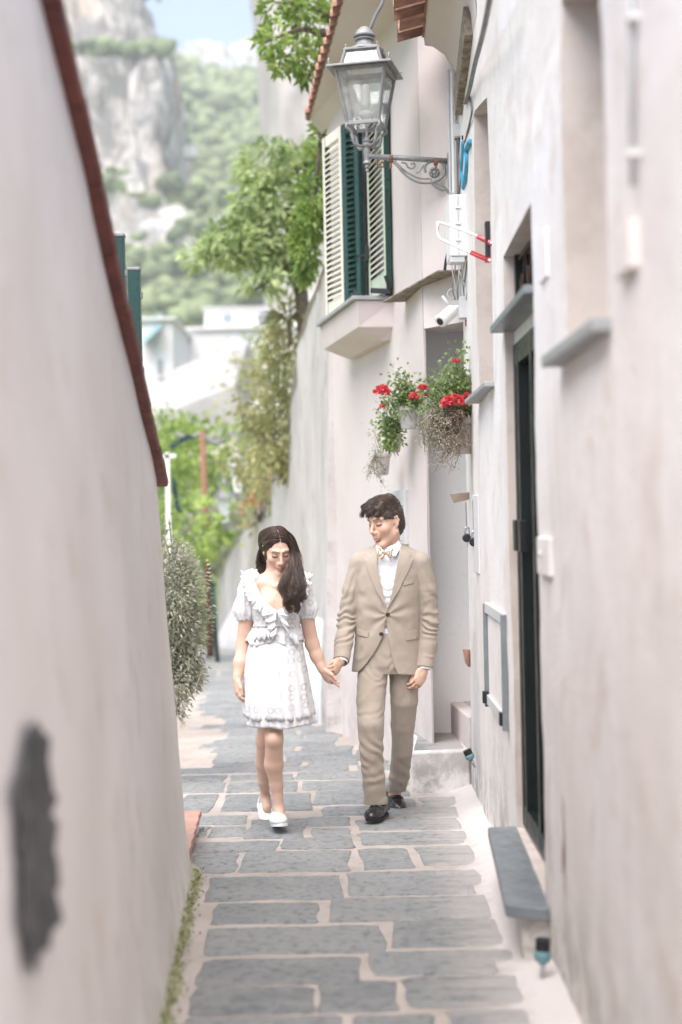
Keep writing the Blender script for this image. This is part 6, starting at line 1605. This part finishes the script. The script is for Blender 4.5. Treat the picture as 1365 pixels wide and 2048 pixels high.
# long lock over her shoulder, in waves
gl = [g7([(572, 1060, -.03, .004), (588, 1078, -.015, .006), (596, 1108, .0, .010), (599, 1145, -.06, .016), (607, 1168, -.10, .016), (603, 1188, -.12, .014), (610, 1202, -.125, .006)]),
      g7([(580, 1072, -.05, .004), (588, 1096, -.035, .008), (590, 1122, -.05, .016), (588, 1148, -.09, .022), (597, 1174, -.135, .020), (588, 1196, -.15, .016), (594, 1212, -.152, .010), (587, 1224, -.15, .005)]),
      g7([(580, 1082, -.07, .003), (585, 1102, -.055, .006), (583, 1128, -.075, .011), (575, 1150, -.115, .018), (565, 1172, -.15, .018), (575, 1196, -.165, .016), (572, 1210, -.165, .012), (582, 1228, -.165, .005)]),
      g7([(586, 1100, -.04, .006), (585, 1140, -.085, .018), (582, 1165, -.13, .024), (580, 1190, -.155, .020), (583, 1212, -.16, .010)]),
      g7([(590, 1090, .0, .006), (596, 1115, .0, .010), (598, 1140, -.03, .016), (600, 1165, -.085, .020), (598, 1190, -.125, .018), (602, 1207, -.13, .008)])]
S = SDF(np.min([q[:, :3].min(0) for q in gl], 0) - .05, np.max([q[:, :3].max(0) for q in gl], 0) + .05, .0034)
for q in gl: S.chain([r[:3] for r in q[:-1]], [max(.004, r[3] * .5) for r in q[:-1]], .006)
V, F = S.mesh(2); N = vnormals(V, F); V = V + N * (vnoise(V * np.array([1, 1, .25]), 80, 4) * .003)[:, None]
lock = mesh_obj('long_lock', V, F, M_hairW, hairW, True); t = np.clip(.15 + .25 * vnoise(V * np.array([1, 1, .2]), 90, 2), 0, 1); set_color(lock, np.stack([t] * 3, 1))
Pn, rad = strands_from(gl, [170, 260, 230, 250, 180], .008, .0011, 21, M=36, wave=.011, wfreq=2.2, vary=.22); hair_mesh('lock_strands', Pn, rad, M_hairW, lock, 22)
gl = [g7([(524, 1092, .02, .010), (518, 1115, .04, .012), (519, 1135, .04, .012), (524, 1150, .03, .006)]), g7([(530, 1090, .03, .010), (527, 1115, .05, .014), (528, 1138, .05, .010), (530, 1148, .045, .005)]), g7([(522, 1095, .02, .004), (516, 1112, .02, .003), (515, 1128, .02, .003), (517, 1138, .02, .002)])]
Pn, rad = strands_from(gl, [110, 110, 14], .005, .0014, 31, M=22, wave=.003); hair_mesh('back_strands', Pn, rad, M_hairW, hairW, 32)
er = HW.w(-.072, -.002, -.042); MB().lathe(Vector(er), [(.002, 0), (.004, .003), (.003, .008)], 8).build('earring', M_steel, woman, True)
# ================================================================== trees, shrubs and the far side of the valley
def limb(mb, pts, r0, r1, n=8):
    q = spline(pts, len(pts) * 5); mb.tube(q, list(np.linspace(r0, r1, len(q))), n)
def tree(name, label, base, trunk, limbs, clumps, L, W, mat, group=None, sub=.28, dens=1.0):
    root = empty(name, base, label, 'tree', group)
    mb = MB(); limb(mb, trunk, .09, .05)
    for q in limbs: limb(mb, q, .035, .010, 6)
    mb.build('trunk', M_bark, root, True)
    Pn, D, T = [], [], []
    for c, r, ns, nl in clumps:
        p, d, t = clump_points(c, r, ns, int(nl * dens), sub); Pn.append(p); D.append(d); T.append(t)
    leaf_obj('crown', np.concatenate(Pn), np.concatenate(D), L * rng.uniform(.7, 1.2, sum(map(len, Pn))), W, mat, root, np.concatenate(T))
    return root
# citrus bough over the roof of the rose house
b0 = P(700, 250, 13.4)
tree('citrus_tree', 'bright green citrus tree leaning over the rose house roof', (b0.x + .3, 13.6, 3.8), [(b0.x + .35, 13.6, 3.8), (b0.x + .2, 13.4, 5.0), P(640, 60, 12.9)], [[P(660, 70, 12.9), P(600, 60, 12.6), P(530, 85, 12.4)], [P(660, 40, 12.9), P(610, 10, 12.7), P(550, 5, 12.6)], [P(650, 100, 12.9), P(620, 150, 12.8), P(600, 160, 12.7)], [P(660, 100, 12.9), P(640, 300, 12.9), P(625, 450, 13)]],
     [(P(545, 85, 12.4), (.13, .2, .14), 12, 150), (P(580, 110, 12.5), (.15, .2, .16), 14, 230), (P(610, 140, 12.7), (.14, .2, .16), 12, 200), (P(570, 20, 12.6), (.2, .25, .16), 14, 230), (P(620, 30, 12.8), (.2, .25, .28), 16, 320), (P(650, 80, 12.9), (.16, .2, .3), 12, 220), (P(555, 125, 12.4), (.08, .1, .08), 8, 60),
      (P(640, 300, 13), (.09, .2, .3), 14, 260), (P(628, 400, 13), (.14, .25, .35), 20, 520), (P(622, 500, 13.1), (.16, .25, .30), 18, 460), (P(605, 460, 13.2), (.12, .2, .2), 10, 160)], .085, .040, M_leaf_bright)
# greyer fruit tree on top of the retaining wall
base = Vector((-.3, 16.5, 2.6))
tree('medlar_tree', 'broad pale green tree spreading over the old retaining wall', base, [base, P(600, 560, 16.3), P(585, 480, 16.2), P(570, 420, 16.2)], [[P(585, 500, 16.2), P(520, 500, 16), P(440, 510, 15.8), P(395, 505, 15.7)], [P(580, 450, 16.2), P(540, 390, 16.1), P(515, 330, 16.1)], [P(590, 520, 16.3), P(540, 560, 16), P(510, 580, 15.9)], [P(575, 430, 16.2), P(600, 360, 16.3), P(560, 310, 16.3)]],
     [(P(405, 505, 15.7), (.22, .3, .15), 12, 150), (P(450, 495, 15.8), (.32, .35, .2), 16, 300), (P(505, 480, 16), (.36, .4, .28), 18, 420), (P(540, 400, 16.1), (.4, .45, .36), 20, 560), (P(530, 330, 16.1), (.3, .4, .26), 14, 300), (P(590, 370, 16.3), (.38, .4, .42), 18, 480), (P(560, 460, 16.2), (.4, .4, .34), 18, 480), (P(520, 560, 15.9), (.2, .3, .16), 10, 110), (P(590, 530, 16.2), (.22, .3, .16), 10, 110), (P(610, 310, 16.3), (.25, .3, .25), 10, 220)], .14, .06, M_leaf_mid, sub=.30)
# shrubs spilling over the lower wall
def shrub(name, label, base, clumps, L, W, mat, group=None, sub=.35, twigs=14, tm=None):
    root = empty(name, base, label, 'shrub', group); mb = MB(); B = Vector(base)
    for k in range(twigs):
        c, r, ns, nl = clumps[k % len(clumps)]; e = Vector(c) + Vector(rng.normal(size=3) * np.array(r) * .5); m = B.lerp(e, .55) + Vector(rng.normal(size=3) * .05)
        limb(mb, [B + Vector(rng.normal(size=3) * .03), m, e], .012, .003, 5)
    mb.build('branches', tm or M_bark, root, True); Pn, D, T = [], [], []
    for c, r, ns, nl in clumps:
        p, d, t = clump_points(c, r, ns, nl, sub); Pn.append(p); D.append(d); T.append(t)
    leaf_obj('foliage', np.concatenate(Pn), np.concatenate(D), L, W, mat, root, np.concatenate(T)); return root
shrub('climbing_shrub', 'yellowing climber massed over the middle of the retaining wall', P(570, 960, 17.5), [(P(555, 860, 17.4), (.35, .5, .55), 22, 700), (P(530, 800, 18.0), (.4, .5, .5), 20, 600), (P(560, 730, 17.6), (.28, .4, .55), 18, 480), (P(575, 660, 17.2), (.2, .3, .4), 12, 260), (P(500, 900, 19), (.4, .5, .4), 18, 420), (P(580, 900, 17), (.16, .3, .4), 12, 240)], .10, .05, M_leaf_yel)
shrub('climbing_shrub', 'thin grey green creeper with orange flowers low on the far retaining wall', P(520, 1040, 21), [(P(520, 960, 20.5), (.3, .5, .35), 12, 220), (P(500, 1020, 22), (.25, .5, .4), 10, 180), (P(545, 985, 19.5), (.2, .3, .3), 10, 120)], .10, .05, M_leaf_yel)
fl = leaf_obj('orange_flowers', np.concatenate([np.array(P(505, 1000, 20.6)) + rng.normal(size=(60, 3)) * .10, np.array(P(535, 955, 19.9)) + rng.normal(size=(70, 3)) * .12]), rng.normal(size=(130, 3)), .06, .05, M_petal_o, None)
tag(fl, 'cluster of orange flowers among the creeper on the far retaining wall', 'flowers', kind='stuff')
# palm-like spikes on the wall top
root = empty('yucca', P(575, 640, 16.5), 'spiky pale yucca on top of the retaining wall', 'plant'); Pn = np.tile(np.array(P(578, 640, 16.5)), (60, 1)); Dn = rng.normal(size=(60, 3)); Dn[:, 2] = np.abs(Dn[:, 2]) * .6
leaf_obj('blades', Pn, Dn, .42, .03, M_leaf_yel, root, droop=.35); MB().tube([P(580, 690, 16.6), P(578, 640, 16.5)], .03, 8).build('stem', M_twig, root, True)
# dry grey bush hanging over the lane past the garden wall
bb = P(325, 1330, 9.6)
cl = [(P(335, 1120, 9.6), (.13, .3, .22), 18, 1500), (P(348, 1200, 9.5), (.20, .3, .30), 26, 3200), (P(352, 1280, 9.5), (.19, .3, .28), 26, 3000), (P(345, 1350, 9.5), (.16, .25, .22), 20, 2000), (P(340, 1400, 9.4), (.12, .2, .12), 14, 900), (P(374, 1230, 9.7), (.08, .2, .25), 14, 900)]
shrub('dry_bush', 'grey green wispy bush overhanging the lane past the garden wall', bb, cl, .038, .013, M_leaf_grey, sub=.4, twigs=110, tm=M_twig)
shrub('leafy_bush', 'fresh green bush behind the wispy grey bush', P(366, 1300, 12.5), [(P(362, 1210, 12.5), (.17, .3, .26), 14, 420), (P(366, 1165, 12.6), (.12, .25, .16), 10, 180), (P(360, 1260, 12.4), (.14, .3, .2), 10, 220)], .07, .035, M_leaf_bright)
def WEED(Y): return (float(XL(Y, gz(Y))) + .02 + abs(rng.normal()) * .022, Y, gz(Y) + .01)
ivy = leaf_obj('low_weeds', np.array([np.array(WEED(rng.uniform(4.0, 6.6))) + np.array([0, 0, rng.uniform(0, .03)]) for _ in range(600)]), rng.normal(size=(600, 3)) + np.array([.3, 0, .6]), .018, .010, leaf_mat('weed_leaf', (.16, .18, .07), (.34, .33, .18), .3, .7), None)
tag(ivy, 'mossy weeds along the foot of the beige garden wall', 'weeds', kind='stuff')
M_moss = simple('mossy_mortar', (.42, .40, .29), .95, var=.3, vs_=18, bump=.6, bs=60, c2=(.24, .25, .13))
fil = grid_mesh('mossy_fillet', np.linspace(3.2, 6.7, 70), np.linspace(0, 1, 7), lambda U, T: np.stack([XL(U, gza(U)) - .01 + T * (.065 + .025 * vnoise(np.stack([U, 0 * U, 0 * U], -1), 7, 3)), U, gza(U) + .055 * (1 - T) ** 1.4 - .01 * (T > .9) + .01 * vnoise(np.stack([U, T * .3, 0 * U], -1), 22, 4) * (T < .9)], -1), M_moss, street)
# grassy terrace, lane edge and gardens below
M_grass = simple('garden_green', (.16, .22, .06), .9, var=.3, vs_=1.2, bump=.5, bs=9, c2=(.30, .27, .14))
M_path = simple('pale_path', (.52, .48, .44), .9, var=.12, vs_=1.5, bump=.2)
bank = grid_mesh('garden_bank', np.linspace(-14, -1.2, 30), np.linspace(7.5, 40, 40), lambda X, Y: np.stack([np.minimum(X, -1.25 - .139 * np.maximum(Y - 12, 0) - .55), Y, gza(np.minimum(Y, 30)) + .25 + np.clip((-X - 2 - .139 * np.maximum(Y - 12, 0)) * .12, 0, 1) + fbm(np.stack([X, Y, 0 * X], -1), .6, 4, 77) * .35], -1), M_grass)
tag(bank, kind='structure')
lw_ = empty('low_wall', (-2.2, 20, gz(20)), 'low white wall edging the far lane below the rusty pole', 'wall')
V = []; F = []
for i, u in enumerate(np.linspace(17, 33, 30)):
    x = -1.18 - .139 * max(0, u - 12) ; h = .42 + .06 * math.sin(u)
    V += [(x, u, gz(u) - .3), (x - .02, u, gz(u) + h), (x - .3, u, gz(u) + h + .02), (x - .3, u, gz(u) - .3)]
for i in range(29):
    for k in range(3): F.append((4 * i + k, 4 * i + k + 1, 4 * i + k + 5, 4 * i + k + 4))
mesh_obj('wall', V, F, M_white, lw_, True, sharp=40)
# rusty pole, green post, far lanterns
pr = P(405, 862, 23.4); gb = Vector((pr.x + .06, 23.4, gz(23.4)))
pole = empty('utility_pole', gb, 'tall rusty pole standing at the bend of the lane', 'pole')
MB().tube([gb, (pr.x, 23.4, pr.z)], [.062, .05], 12).build('shaft', M_rust, pole, True)
p = P(403, 1070, 23.3); MB().box(p, (.16, .12, .2)).build('box', M_pvcw, pole, bevel=.01)
for dx, dz in ((-.45, .06), (.35, -.05)): MB().tube(spline([(pr.x, 23.4, pr.z - .05), (pr.x + dx * .5, 23.4, pr.z - .16 + dz), (pr.x + dx, 23.5, pr.z - .1 + dz)], 10), .035, 8).build('cable_bundle', M_cable, pole, True)
def small_lantern(c, s, label, arm):
    r = empty('wall_lantern', c, label, 'street lamp', 'lanterns down the lane'); c = Vector(c)
    MB().lathe(c, [(.07 * s, 0), (.15 * s, .38 * s), (.15 * s, .40 * s)], 4).build('glass_body', M_pvcw, r)
    MB().lathe(c + Vector((0, 0, .40 * s)), [(.21 * s, 0), (.19 * s, .03 * s), (.10 * s, .14 * s), (.06 * s, .2 * s), (.07 * s, .25 * s), (.02 * s, .32 * s)], 8).build('roof', M_zinc, r)
    MB().lathe(c + Vector((0, 0, -.14 * s)), [(.015 * s, 0), (.04 * s, .06 * s), (.07 * s, .14 * s)], 8).build('stem', M_zinc, r)
    MB().tube([c + Vector((0, 0, -.1 * s)), Vector(arm)], .022, 8).build('arm', M_zinc, r, True)
small_lantern(P(476, 985, 22), 1.0, 'pale lantern half hidden by the creeper on the retaining wall', (float(XC(22)), 22, P(476, 1000, 22).z))
small_lantern(P(450, 1045, 27), 1.15, 'pale lantern lower down beside the rusty pole', (-1.9, 27, P(450, 1060, 27).z))
gp = P(425, 1170, 22); g0 = Vector((gp.x, 22, gz(22)))
tag(MB().tube([g0 + Vector((.06, 0, .0)), gp], .035, 8).lathe(gp, [(.05, 0), (.05, .02), (.01, .05)], 8).build('slim_post', M_green, None, True), 'slim dark green post beside the rusty pole', 'post')
# clothes pole with dark washing
cpole = empty('washing_pole', (P(337, 1060, 19).x, 19, gz(19)), 'white washing post with an arm in the garden', 'post')
MB().beam((P(337, 1060, 19).x, 19, gz(19)), P(335, 905, 19), .06, .06).build('post', M_pvcw, cpole); MB().beam(P(318, 915, 19), P(352, 911, 19), .06, .05).build('arm', M_pvcw, cpole)
def cloth(pts, Yk, label):
    V = []; n = len(pts)
    for o in (-.02, .02): V += [P(x, y, Yk) + Vector((0, o + rng.uniform(-.02, .02), 0)) for x, y in pts]
    tag(mesh_obj('hanging_cloth', V, [tuple(range(n)), tuple(range(n, 2 * n))[::-1]] + [(i, (i + 1) % n, n + (i + 1) % n, n + i) for i in range(n)], simple('navy_cloth' + str(len(bpy.data.materials)), (.02, .045, .06), .9, var=.2), None), label, 'cloth')
cloth([(345, 955), (352, 965), (357, 995), (350, 1000), (346, 985)], 19, 'dark cloth hanging from the white washing post')
cloth([(350, 1003), (357, 998), (360, 1015), (366, 1027), (358, 1025), (350, 1015)], 19, 'dark torn cloth hanging lowest on the washing post')
cloth([(338, 892), (350, 886), (365, 874), (378, 868), (392, 876), (378, 880), (362, 886), (345, 900)], 21, 'dark strip of cloth stretched beside the rusty pole')
# garden greenery below the buildings
gi = 0
for (x, y, Yk, rx, rz, mt, lab) in ((350, 930, 26, 1.0, .7, M_leaf_bright, 'bright lemon bush right behind the washing post'), (440, 905, 30, 1.2, .8, M_leaf_bright, 'rounded bright bush above the far lanterns'), (400, 990, 34, 1.4, .9, M_leaf_mid, 'dark green bush behind the rusty pole'), (430, 1060, 32, .8, .9, M_leaf_grey, 'grey green olive bush beside the lower lantern'), (340, 1060, 22, .8, .45, M_leaf_bright, 'low lime bush at the foot of the washing post'), (560, 770, 40, 1.6, 1.2, M_leaf_yel, 'yellow green hedge at the side of the sloping white roof'), (430, 768, 52, 1.8, .7, M_leaf_bright, 'leafy vine on the edge of the sloping roof'), (520, 725, 54, 1.8, .9, M_leaf_bright, 'leafy vine under the white terrace building'), (330, 880, 30, 1.0, .6, M_leaf_bright, 'bright bush by the end of the red coping'), (470, 1120, 36, .7, 1.0, M_leaf_mid, 'slim dark bush beside the plain lane wall')):
    c = P(x, y, Yk); shrub('garden_bush', lab, (c.x, c.y, c.z - rz * 1.1), [(c, (rx, 1.2, rz), 26, 620)], .2, .1, mt, 'garden bushes below the buildings', twigs=8)
# ------------------------------------------------------------------ buildings
M_bw = simple('far_white_render', (.74, .72, .70), .9, var=.05, vs_=.5); M_bw2 = simple('far_cream_render', (.68, .62, .56), .9, var=.06, vs_=.5)
M_win = simple('far_window', (.30, .34, .36), .3, var=.1); M_broof = simple('far_roof', (.42, .40, .385), .9, var=.12, vs_=.8); M_teal2 = simple('teal_awning', (.22, .38, .40), .8, var=.15)
def building(name, label, x0, x1, ytop, ybot, Yk, depth, wins, mat=None, grp=None, cornice=True, yaw=0, cat='building'):
    a, b = P(x0, ybot, Yk), P(x1, ytop, Yk); root = empty(name, (a.x, Yk, a.z), label, cat, grp); w = b.x - a.x; h = b.z - a.z
    MB().box(((a.x + b.x) / 2, Yk + depth / 2, (a.z + b.z) / 2), (w, depth, h)).build('walls', mat or M_bw, root)
    if cornice: MB().box(((a.x + b.x) / 2, Yk + depth / 2 - .08, b.z + .06 * h / 6), (w + .3, depth + .3, .12 * h / 6)).build('cornice', M_bw, root)
    for (fx, fz, fw, fh) in wins:
        c = Vector((a.x + w * fx, Yk, a.z + h * fz)); f = MB().box(c + Vector((0, -.02, 0)), (w * fw, .1, h * fh)).build('window', M_win, root)
        MB().box(c + Vector((0, -.06, -h * fh / 2)), (w * fw * 1.15, .16, h * .02)).build('sill', M_bw, f)
    return root
building('terrace_building', 'long white building with a parapet below the cliffs', 325, 640, 655, 900, 62, 10, [(.12, .62, .08, .16), (.32, .62, .08, .16), (.52, .62, .08, .16), (.2, .3, .08, .2), (.42, .3, .08, .2)])
building('penthouse', 'white upper storey set back on the long white building', 410, 640, 612, 662, 66, 6, [(.2, .5, .08, .4), (.5, .5, .08, .4)], cat='building')
building('side_building', 'narrow white block beside the teal awning', 285, 345, 640, 880, 56, 8, [(.6, .6, .16, .14)], M_bw)
aw = P(300, 665, 55); tag(MB().prism([P(286, 690, 55), P(322, 655, 55), P(324, 628, 58), P(288, 660, 58)], (0, .1, .08)).build('awning', M_teal2, None), 'teal awning on the narrow white block', 'awning')
rf = empty('shed', P(400, 880, 44), 'low building with a pale sloping roof above the garden', 'building')
MB().prism([P(300, 838, 42), P(470, 770, 42), P(490, 860, 42), P(300, 905, 42)], (0, 7, 2.2)).build('sloping_roof', M_broof, rf)
MB().prism([P(300, 838, 42.1), P(470, 775, 42.1), P(475, 930, 42.1), P(300, 930, 42.1)], (0, 6, 0)).build('walls', M_bw2, rf)
# ------------------------------------------------------------------ valley sides
def m_hill():
    t = NT('wooded_slope'); p = t.pos(); g = t.n('ShaderNodeNewGeometry'); nz = t.xyz(g.outputs['True Normal'])[2]
    a = t.noise(.035, 6, .65, p); b = t.noise(.14, 6, .7, p); rk = t.noise(.11, 8, .72, p, .6)
    c = t.mix(t.ramp(a, .35, .65), (.085, .125, .045), (.17, .20, .075)); c = t.mix(t.ramp(b, .5, .7, 0, .8), c, (.06, .095, .05))
    at = t.n('ShaderNodeAttribute'); at.attribute_name = 'tint'; rmask = t.xyz(at.outputs['Vector'])[0]
    rc = t.mix(t.ramp(rk, .42, .58), (.27, .25, .24), (.60, .55, .51)); rc = t.mix(t.ramp(t.noise(.05, 5, .6, p), .55, .68, 0, .7), rc, (.50, .38, .29)); rc = t.mix(t.ramp(t.noise(.3, 6, .7, t.scale(p, 1, 1, .3)), .52, .62, 0, .75), rc, (.16, .145, .14))
    m = t.ramp(t.math('ADD', rmask, t.math('MULTIPLY', t.math('SUBTRACT', t.noise(.06, 7, .72, p), .5), 2.2)), .42, .56)
    t.set(t.mix(m, c, rc), .95, 0, .1); t.bump(t.math('ADD', rk, b), .8, 1.5); return t.m
M_hill = m_hill()
def hill(name, us, vs_, fn, mat=None):
    U, Vv = np.meshgrid(us, vs_, indexing='ij'); Pn, rock = fn(U, Vv); n, m = U.shape; idx = np.arange(n * m).reshape(n, m)
    F = np.stack([idx[:-1, :-1], idx[1:, :-1], idx[1:, 1:], idx[:-1, 1:]], -1).reshape(-1, 4)
    o = mesh_obj(name, Pn.reshape(-1, 3), F, mat or M_hill, None, True, base=Vector((0, 0, 0))); r = rock.ravel(); set_color(o, np.stack([r] * 3, 1)); tag(o, kind='structure'); return Pn, rock
def f_back(X, Y):
    p = np.stack([X, Y, 0 * X], -1); z = np.interp(Y, [70, 150, 250, 400, 560, 700, 760, 900], [-14, -14, 4, 70, 150, 222, 228, 200]) + fbm(p, .012, 5, 7) * 22 * np.clip((660 - Y) / 120, .05, 1) + np.interp(X, [-500, -150, -60, 0, 200], [40, 30, 0, 0, -20]) * np.clip((Y - 250) / 300, 0, 1)
    st = 7.0; zz = z / st; fr = zz - np.floor(zz); zt = (np.floor(zz) + np.clip(fr * 2.6, 0, 1)) * st; z = np.where(Y < 640, z * .55 + zt * .45, z)
    rock = np.clip(fbm(p, .02, 4, 21) * 1.1 - .02, 0, 1) * .55
    return np.stack([X, Y, z], -1), rock
Pb, rb = hill('hillside', np.linspace(-420, 260, 150), np.linspace(60, 900, 150), f_back)
def f_spur(X, Y):
    p = np.stack([X, Y, 0 * X], -1); nx = fbm(p * np.array([1, .35, 1]), .035, 5, 3); Xn = X + nx * 15 + (Y - 400) * .05
    R_ = np.interp(Xn, [-260, -110, -84, -68, -57, -52, -46, -41, -30, -10, 30], [330, 235, 196, 160, 146, 134, 116, 88, 78, 52, -20])
    n2 = fbm(p, .02, 5, 13); S_ = np.interp(Y + n2 * 34, [120, 210, 290, 350, 368, 374, 392, 398, 440, 470], [-20, 6, 38, 74, 88, 122, 132, 168, 200, 330])
    z = np.minimum(R_, S_) + fbm(p, .07, 4, 5) * 6
    gx = np.gradient(z, axis=1) / (Y[0, 1] - Y[0, 0]); gy = np.gradient(z, axis=0) / (X[1, 0] - X[0, 0]); slope = np.hypot(gx, gy)
    q = np.stack([X, Y, z], -1); rid = 1 - np.abs(fbm(q, .03, 4, 61)) * 2
    d1, d2, d3 = fbm(q, .05, 4, 51), fbm(q, .05, 4, 52), fbm(q, .12, 4, 53)
    q = q + np.stack([d1 * 10, d2 * 14 - rid * 5 + d3 * 5, d3 * 3], -1)
    return q, np.clip((slope - 1.15) / 1.2 + fbm(q, .028, 4, 91) * .9, 0, 1)
Ps, rs = hill('rock_spur', np.linspace(-260, 30, 170), np.linspace(120, 470, 170), f_spur)
def f_cliff(U, T):
    # near cliff rising behind the rose house
    z = -10 + 120 * T; x0 = np.interp(z, [-10, 30, 45, 60, 110], [-8.2, -8.1, -8.6, -9.6, -16]); X = x0 + U * 34; Yk = 150 + (1 - np.clip(U / .08, 0, 1)) * 16
    p = np.stack([X, 0 * X, z * .6], -1); d = fbm(p, .09, 5, 31) * 3.2 + fbm(p, .4, 4, 33) * .8
    return np.stack([X + d * .3, Yk - d, z], -1), np.clip(.95 + 0 * d, 0, 1)
hill('cliff_face', np.linspace(0, 1, 90), np.linspace(0, 1, 110), f_cliff, simple('pale_cliff', (.60, .545, .51), .95, var=.12, vs_=.12, bump=.8, bs=.5, c2=(.46, .41, .385)))
def f_peak(X, Y):
    p = np.stack([X, Y, 0 * X], -1); z = np.interp(np.abs(X + 70 + fbm(p, .008, 3, 3) * 20), [0, 34, 80, 170, 400], [385, 355, 280, 180, 100]) * np.clip(1 - np.abs(Y - 1120) / 280, 0, 1) + fbm(p, .018, 4, 9) * 12
    return np.stack([X, Y, z], -1), np.clip(fbm(p, .01, 4, 2) + .6, 0, 1)
hill('far_peak', np.linspace(-480, 280, 80), np.linspace(930, 1300, 40), f_peak)
vf = grid_mesh('valley_floor', np.linspace(-900, 900, 30), np.linspace(28, 1480, 40), lambda X, Y: np.stack([X, Y, -16 + 0 * X], -1), M_grass, base=Vector((0, 0, 0))); tag(vf, kind='structure')
# woods on the slopes
def blobs(name, Pn, rock, n, s0, s1, mask, seed, label):
    R = np.random.default_rng(seed); q = Pn.reshape(-1, 3); ok = np.where((rock.ravel() < R.uniform(.2, .8, rock.size)) & mask(q))[0]; k = R.choice(ok, n); c = q[k] + R.normal(size=(n, 3)) * np.array([2, 2, .3])
    ph = (1 + 5 ** .5) / 2; iv = np.array([(-1, ph, 0), (1, ph, 0), (-1, -ph, 0), (1, -ph, 0), (0, -1, ph), (0, 1, ph), (0, -1, -ph), (0, 1, -ph), (ph, 0, -1), (ph, 0, 1), (-ph, 0, -1), (-ph, 0, 1)]) / 1.9
    fi = np.array([(0, 11, 5), (0, 5, 1), (0, 1, 7), (0, 7, 10), (0, 10, 11), (1, 5, 9), (5, 11, 4), (11, 10, 2), (10, 7, 6), (7, 1, 8), (3, 9, 4), (3, 4, 2), (3, 2, 6), (3, 6, 8), (3, 8, 9), (4, 9, 5), (2, 4, 11), (6, 2, 10), (8, 6, 7), (9, 8, 1)])
    s = R.uniform(s0, s1, (n, 1, 1)); V = c[:, None, :] + iv[None] * s * R.uniform(.65, 1.3, (n, 12, 1)) * np.array([1, 1, .85]) + np.array([0, 0, .35]) * s
    F = (np.arange(n)[:, None, None] * 12 + fi[None]).reshape(-1, 3); o = mesh_obj(name, V.reshape(-1, 3), F, leaf_mat('wood_' + name + str(seed), (.09, .125, .065), (.33, .39, .19), .15, .9), None, True, base=Vector((0, 0, 0)))
    t = np.repeat(R.uniform(0, 1, n), 12); set_color(o, np.stack([t] * 3, 1)); tag(o, label, 'woods', kind='stuff')
blobs('woodland', Pb, rb, 8000, 2.0, 4.8, lambda q: (q[:, 1] > 230) & (q[:, 1] < 730) & (q[:, 0] > -190) & (q[:, 0] < 60), 5, 'scrubby green woods and terraces across the valley')
blobs('woodland', Ps, rs, 9000, 1.1, 3.0, lambda q: (q[:, 2] > -10) & (q[:, 0] > -140), 6, 'green scrub clinging to the rocky spur')
M_vil = simple('village_render', (.62, .61, .60), .9, var=.06, vs_=.2)
# white village along the ridge
R = np.random.default_rng(15); vi = 0
labs = ['low white house', 'tall white house', 'broad white house', 'small white house', 'pale cream house']
spots_ = [(322, 108, 26, 14), (342, 104, 22, 16), (362, 100, 30, 20), (385, 84, 24, 34), (408, 80, 26, 40), (434, 84, 26, 34), (458, 96, 28, 26), (482, 88, 26, 34), (505, 92, 24, 36), (420, 112, 30, 16), (448, 118, 34, 16), (480, 122, 34, 16), (512, 122, 26, 18), (398, 116, 22, 12), (520, 104, 20, 26)]
order = ['at the low end of the village ridge', 'next to the low end of the village', 'before the village rises', 'with the first tall front on the ridge', 'on the crown of the village', 'past the crown of the village', 'in the dip of the village ridge', 'on the second rise of the village', 'under the blue peak', 'on the terrace below the crown', 'in the middle of the lower terrace', 'on the lower terrace under the second rise', 'at the lower corner by the cliff', 'at the start of the lower terrace', 'touching the near cliff']
for (x, y, w, h), od in zip(spots_, order):
    Yk = 690 + R.uniform(-6, 6) - (y > 110) * 14
    building('village_house', labs[vi % 5] + ' ' + od, x - w / 2, x + w / 2, y, y + h + 14, Yk, 12, [(fx, fz, .14, .12) for fx in (.25, .6) for fz in ((.55, .8) if h > 20 else (.7,))], M_vil if vi % 5 < 4 else M_bw2, 'white houses of the ridge village', False, cat='house'); vi += 1
building('hill_house', 'lone white house halfway up the green slope', 368, 392, 290, 312, 400, 6, [(.4, .5, .2, .3)], cat='house')
building('hill_house', 'small ruined pale house on the scrub below the rock', 255, 288, 360, 385, 318, 6, [(.5, .5, .2, .3)], M_bw2, cat='house')

# ------------------------------------------------------------------ the hazy air of the valley
hz = NT('valley_haze'); pv = hz.n('ShaderNodeVolumePrincipled'); pv.inputs['Color'].default_value = (.93, .95, .97, 1); pv.inputs['Density'].default_value = .0006; pv.inputs['Anisotropy'].default_value = .1
hz.t.nodes.remove(hz.b); hz.l(pv.outputs[0], hz.out.inputs['Volume'])
haze = MB().box((0, 740, 197), (1900, 1500, 436)).build('haze', hz.m, None); tag(haze, 'thin pale haze filling the valley air', 'haze', kind='stuff')
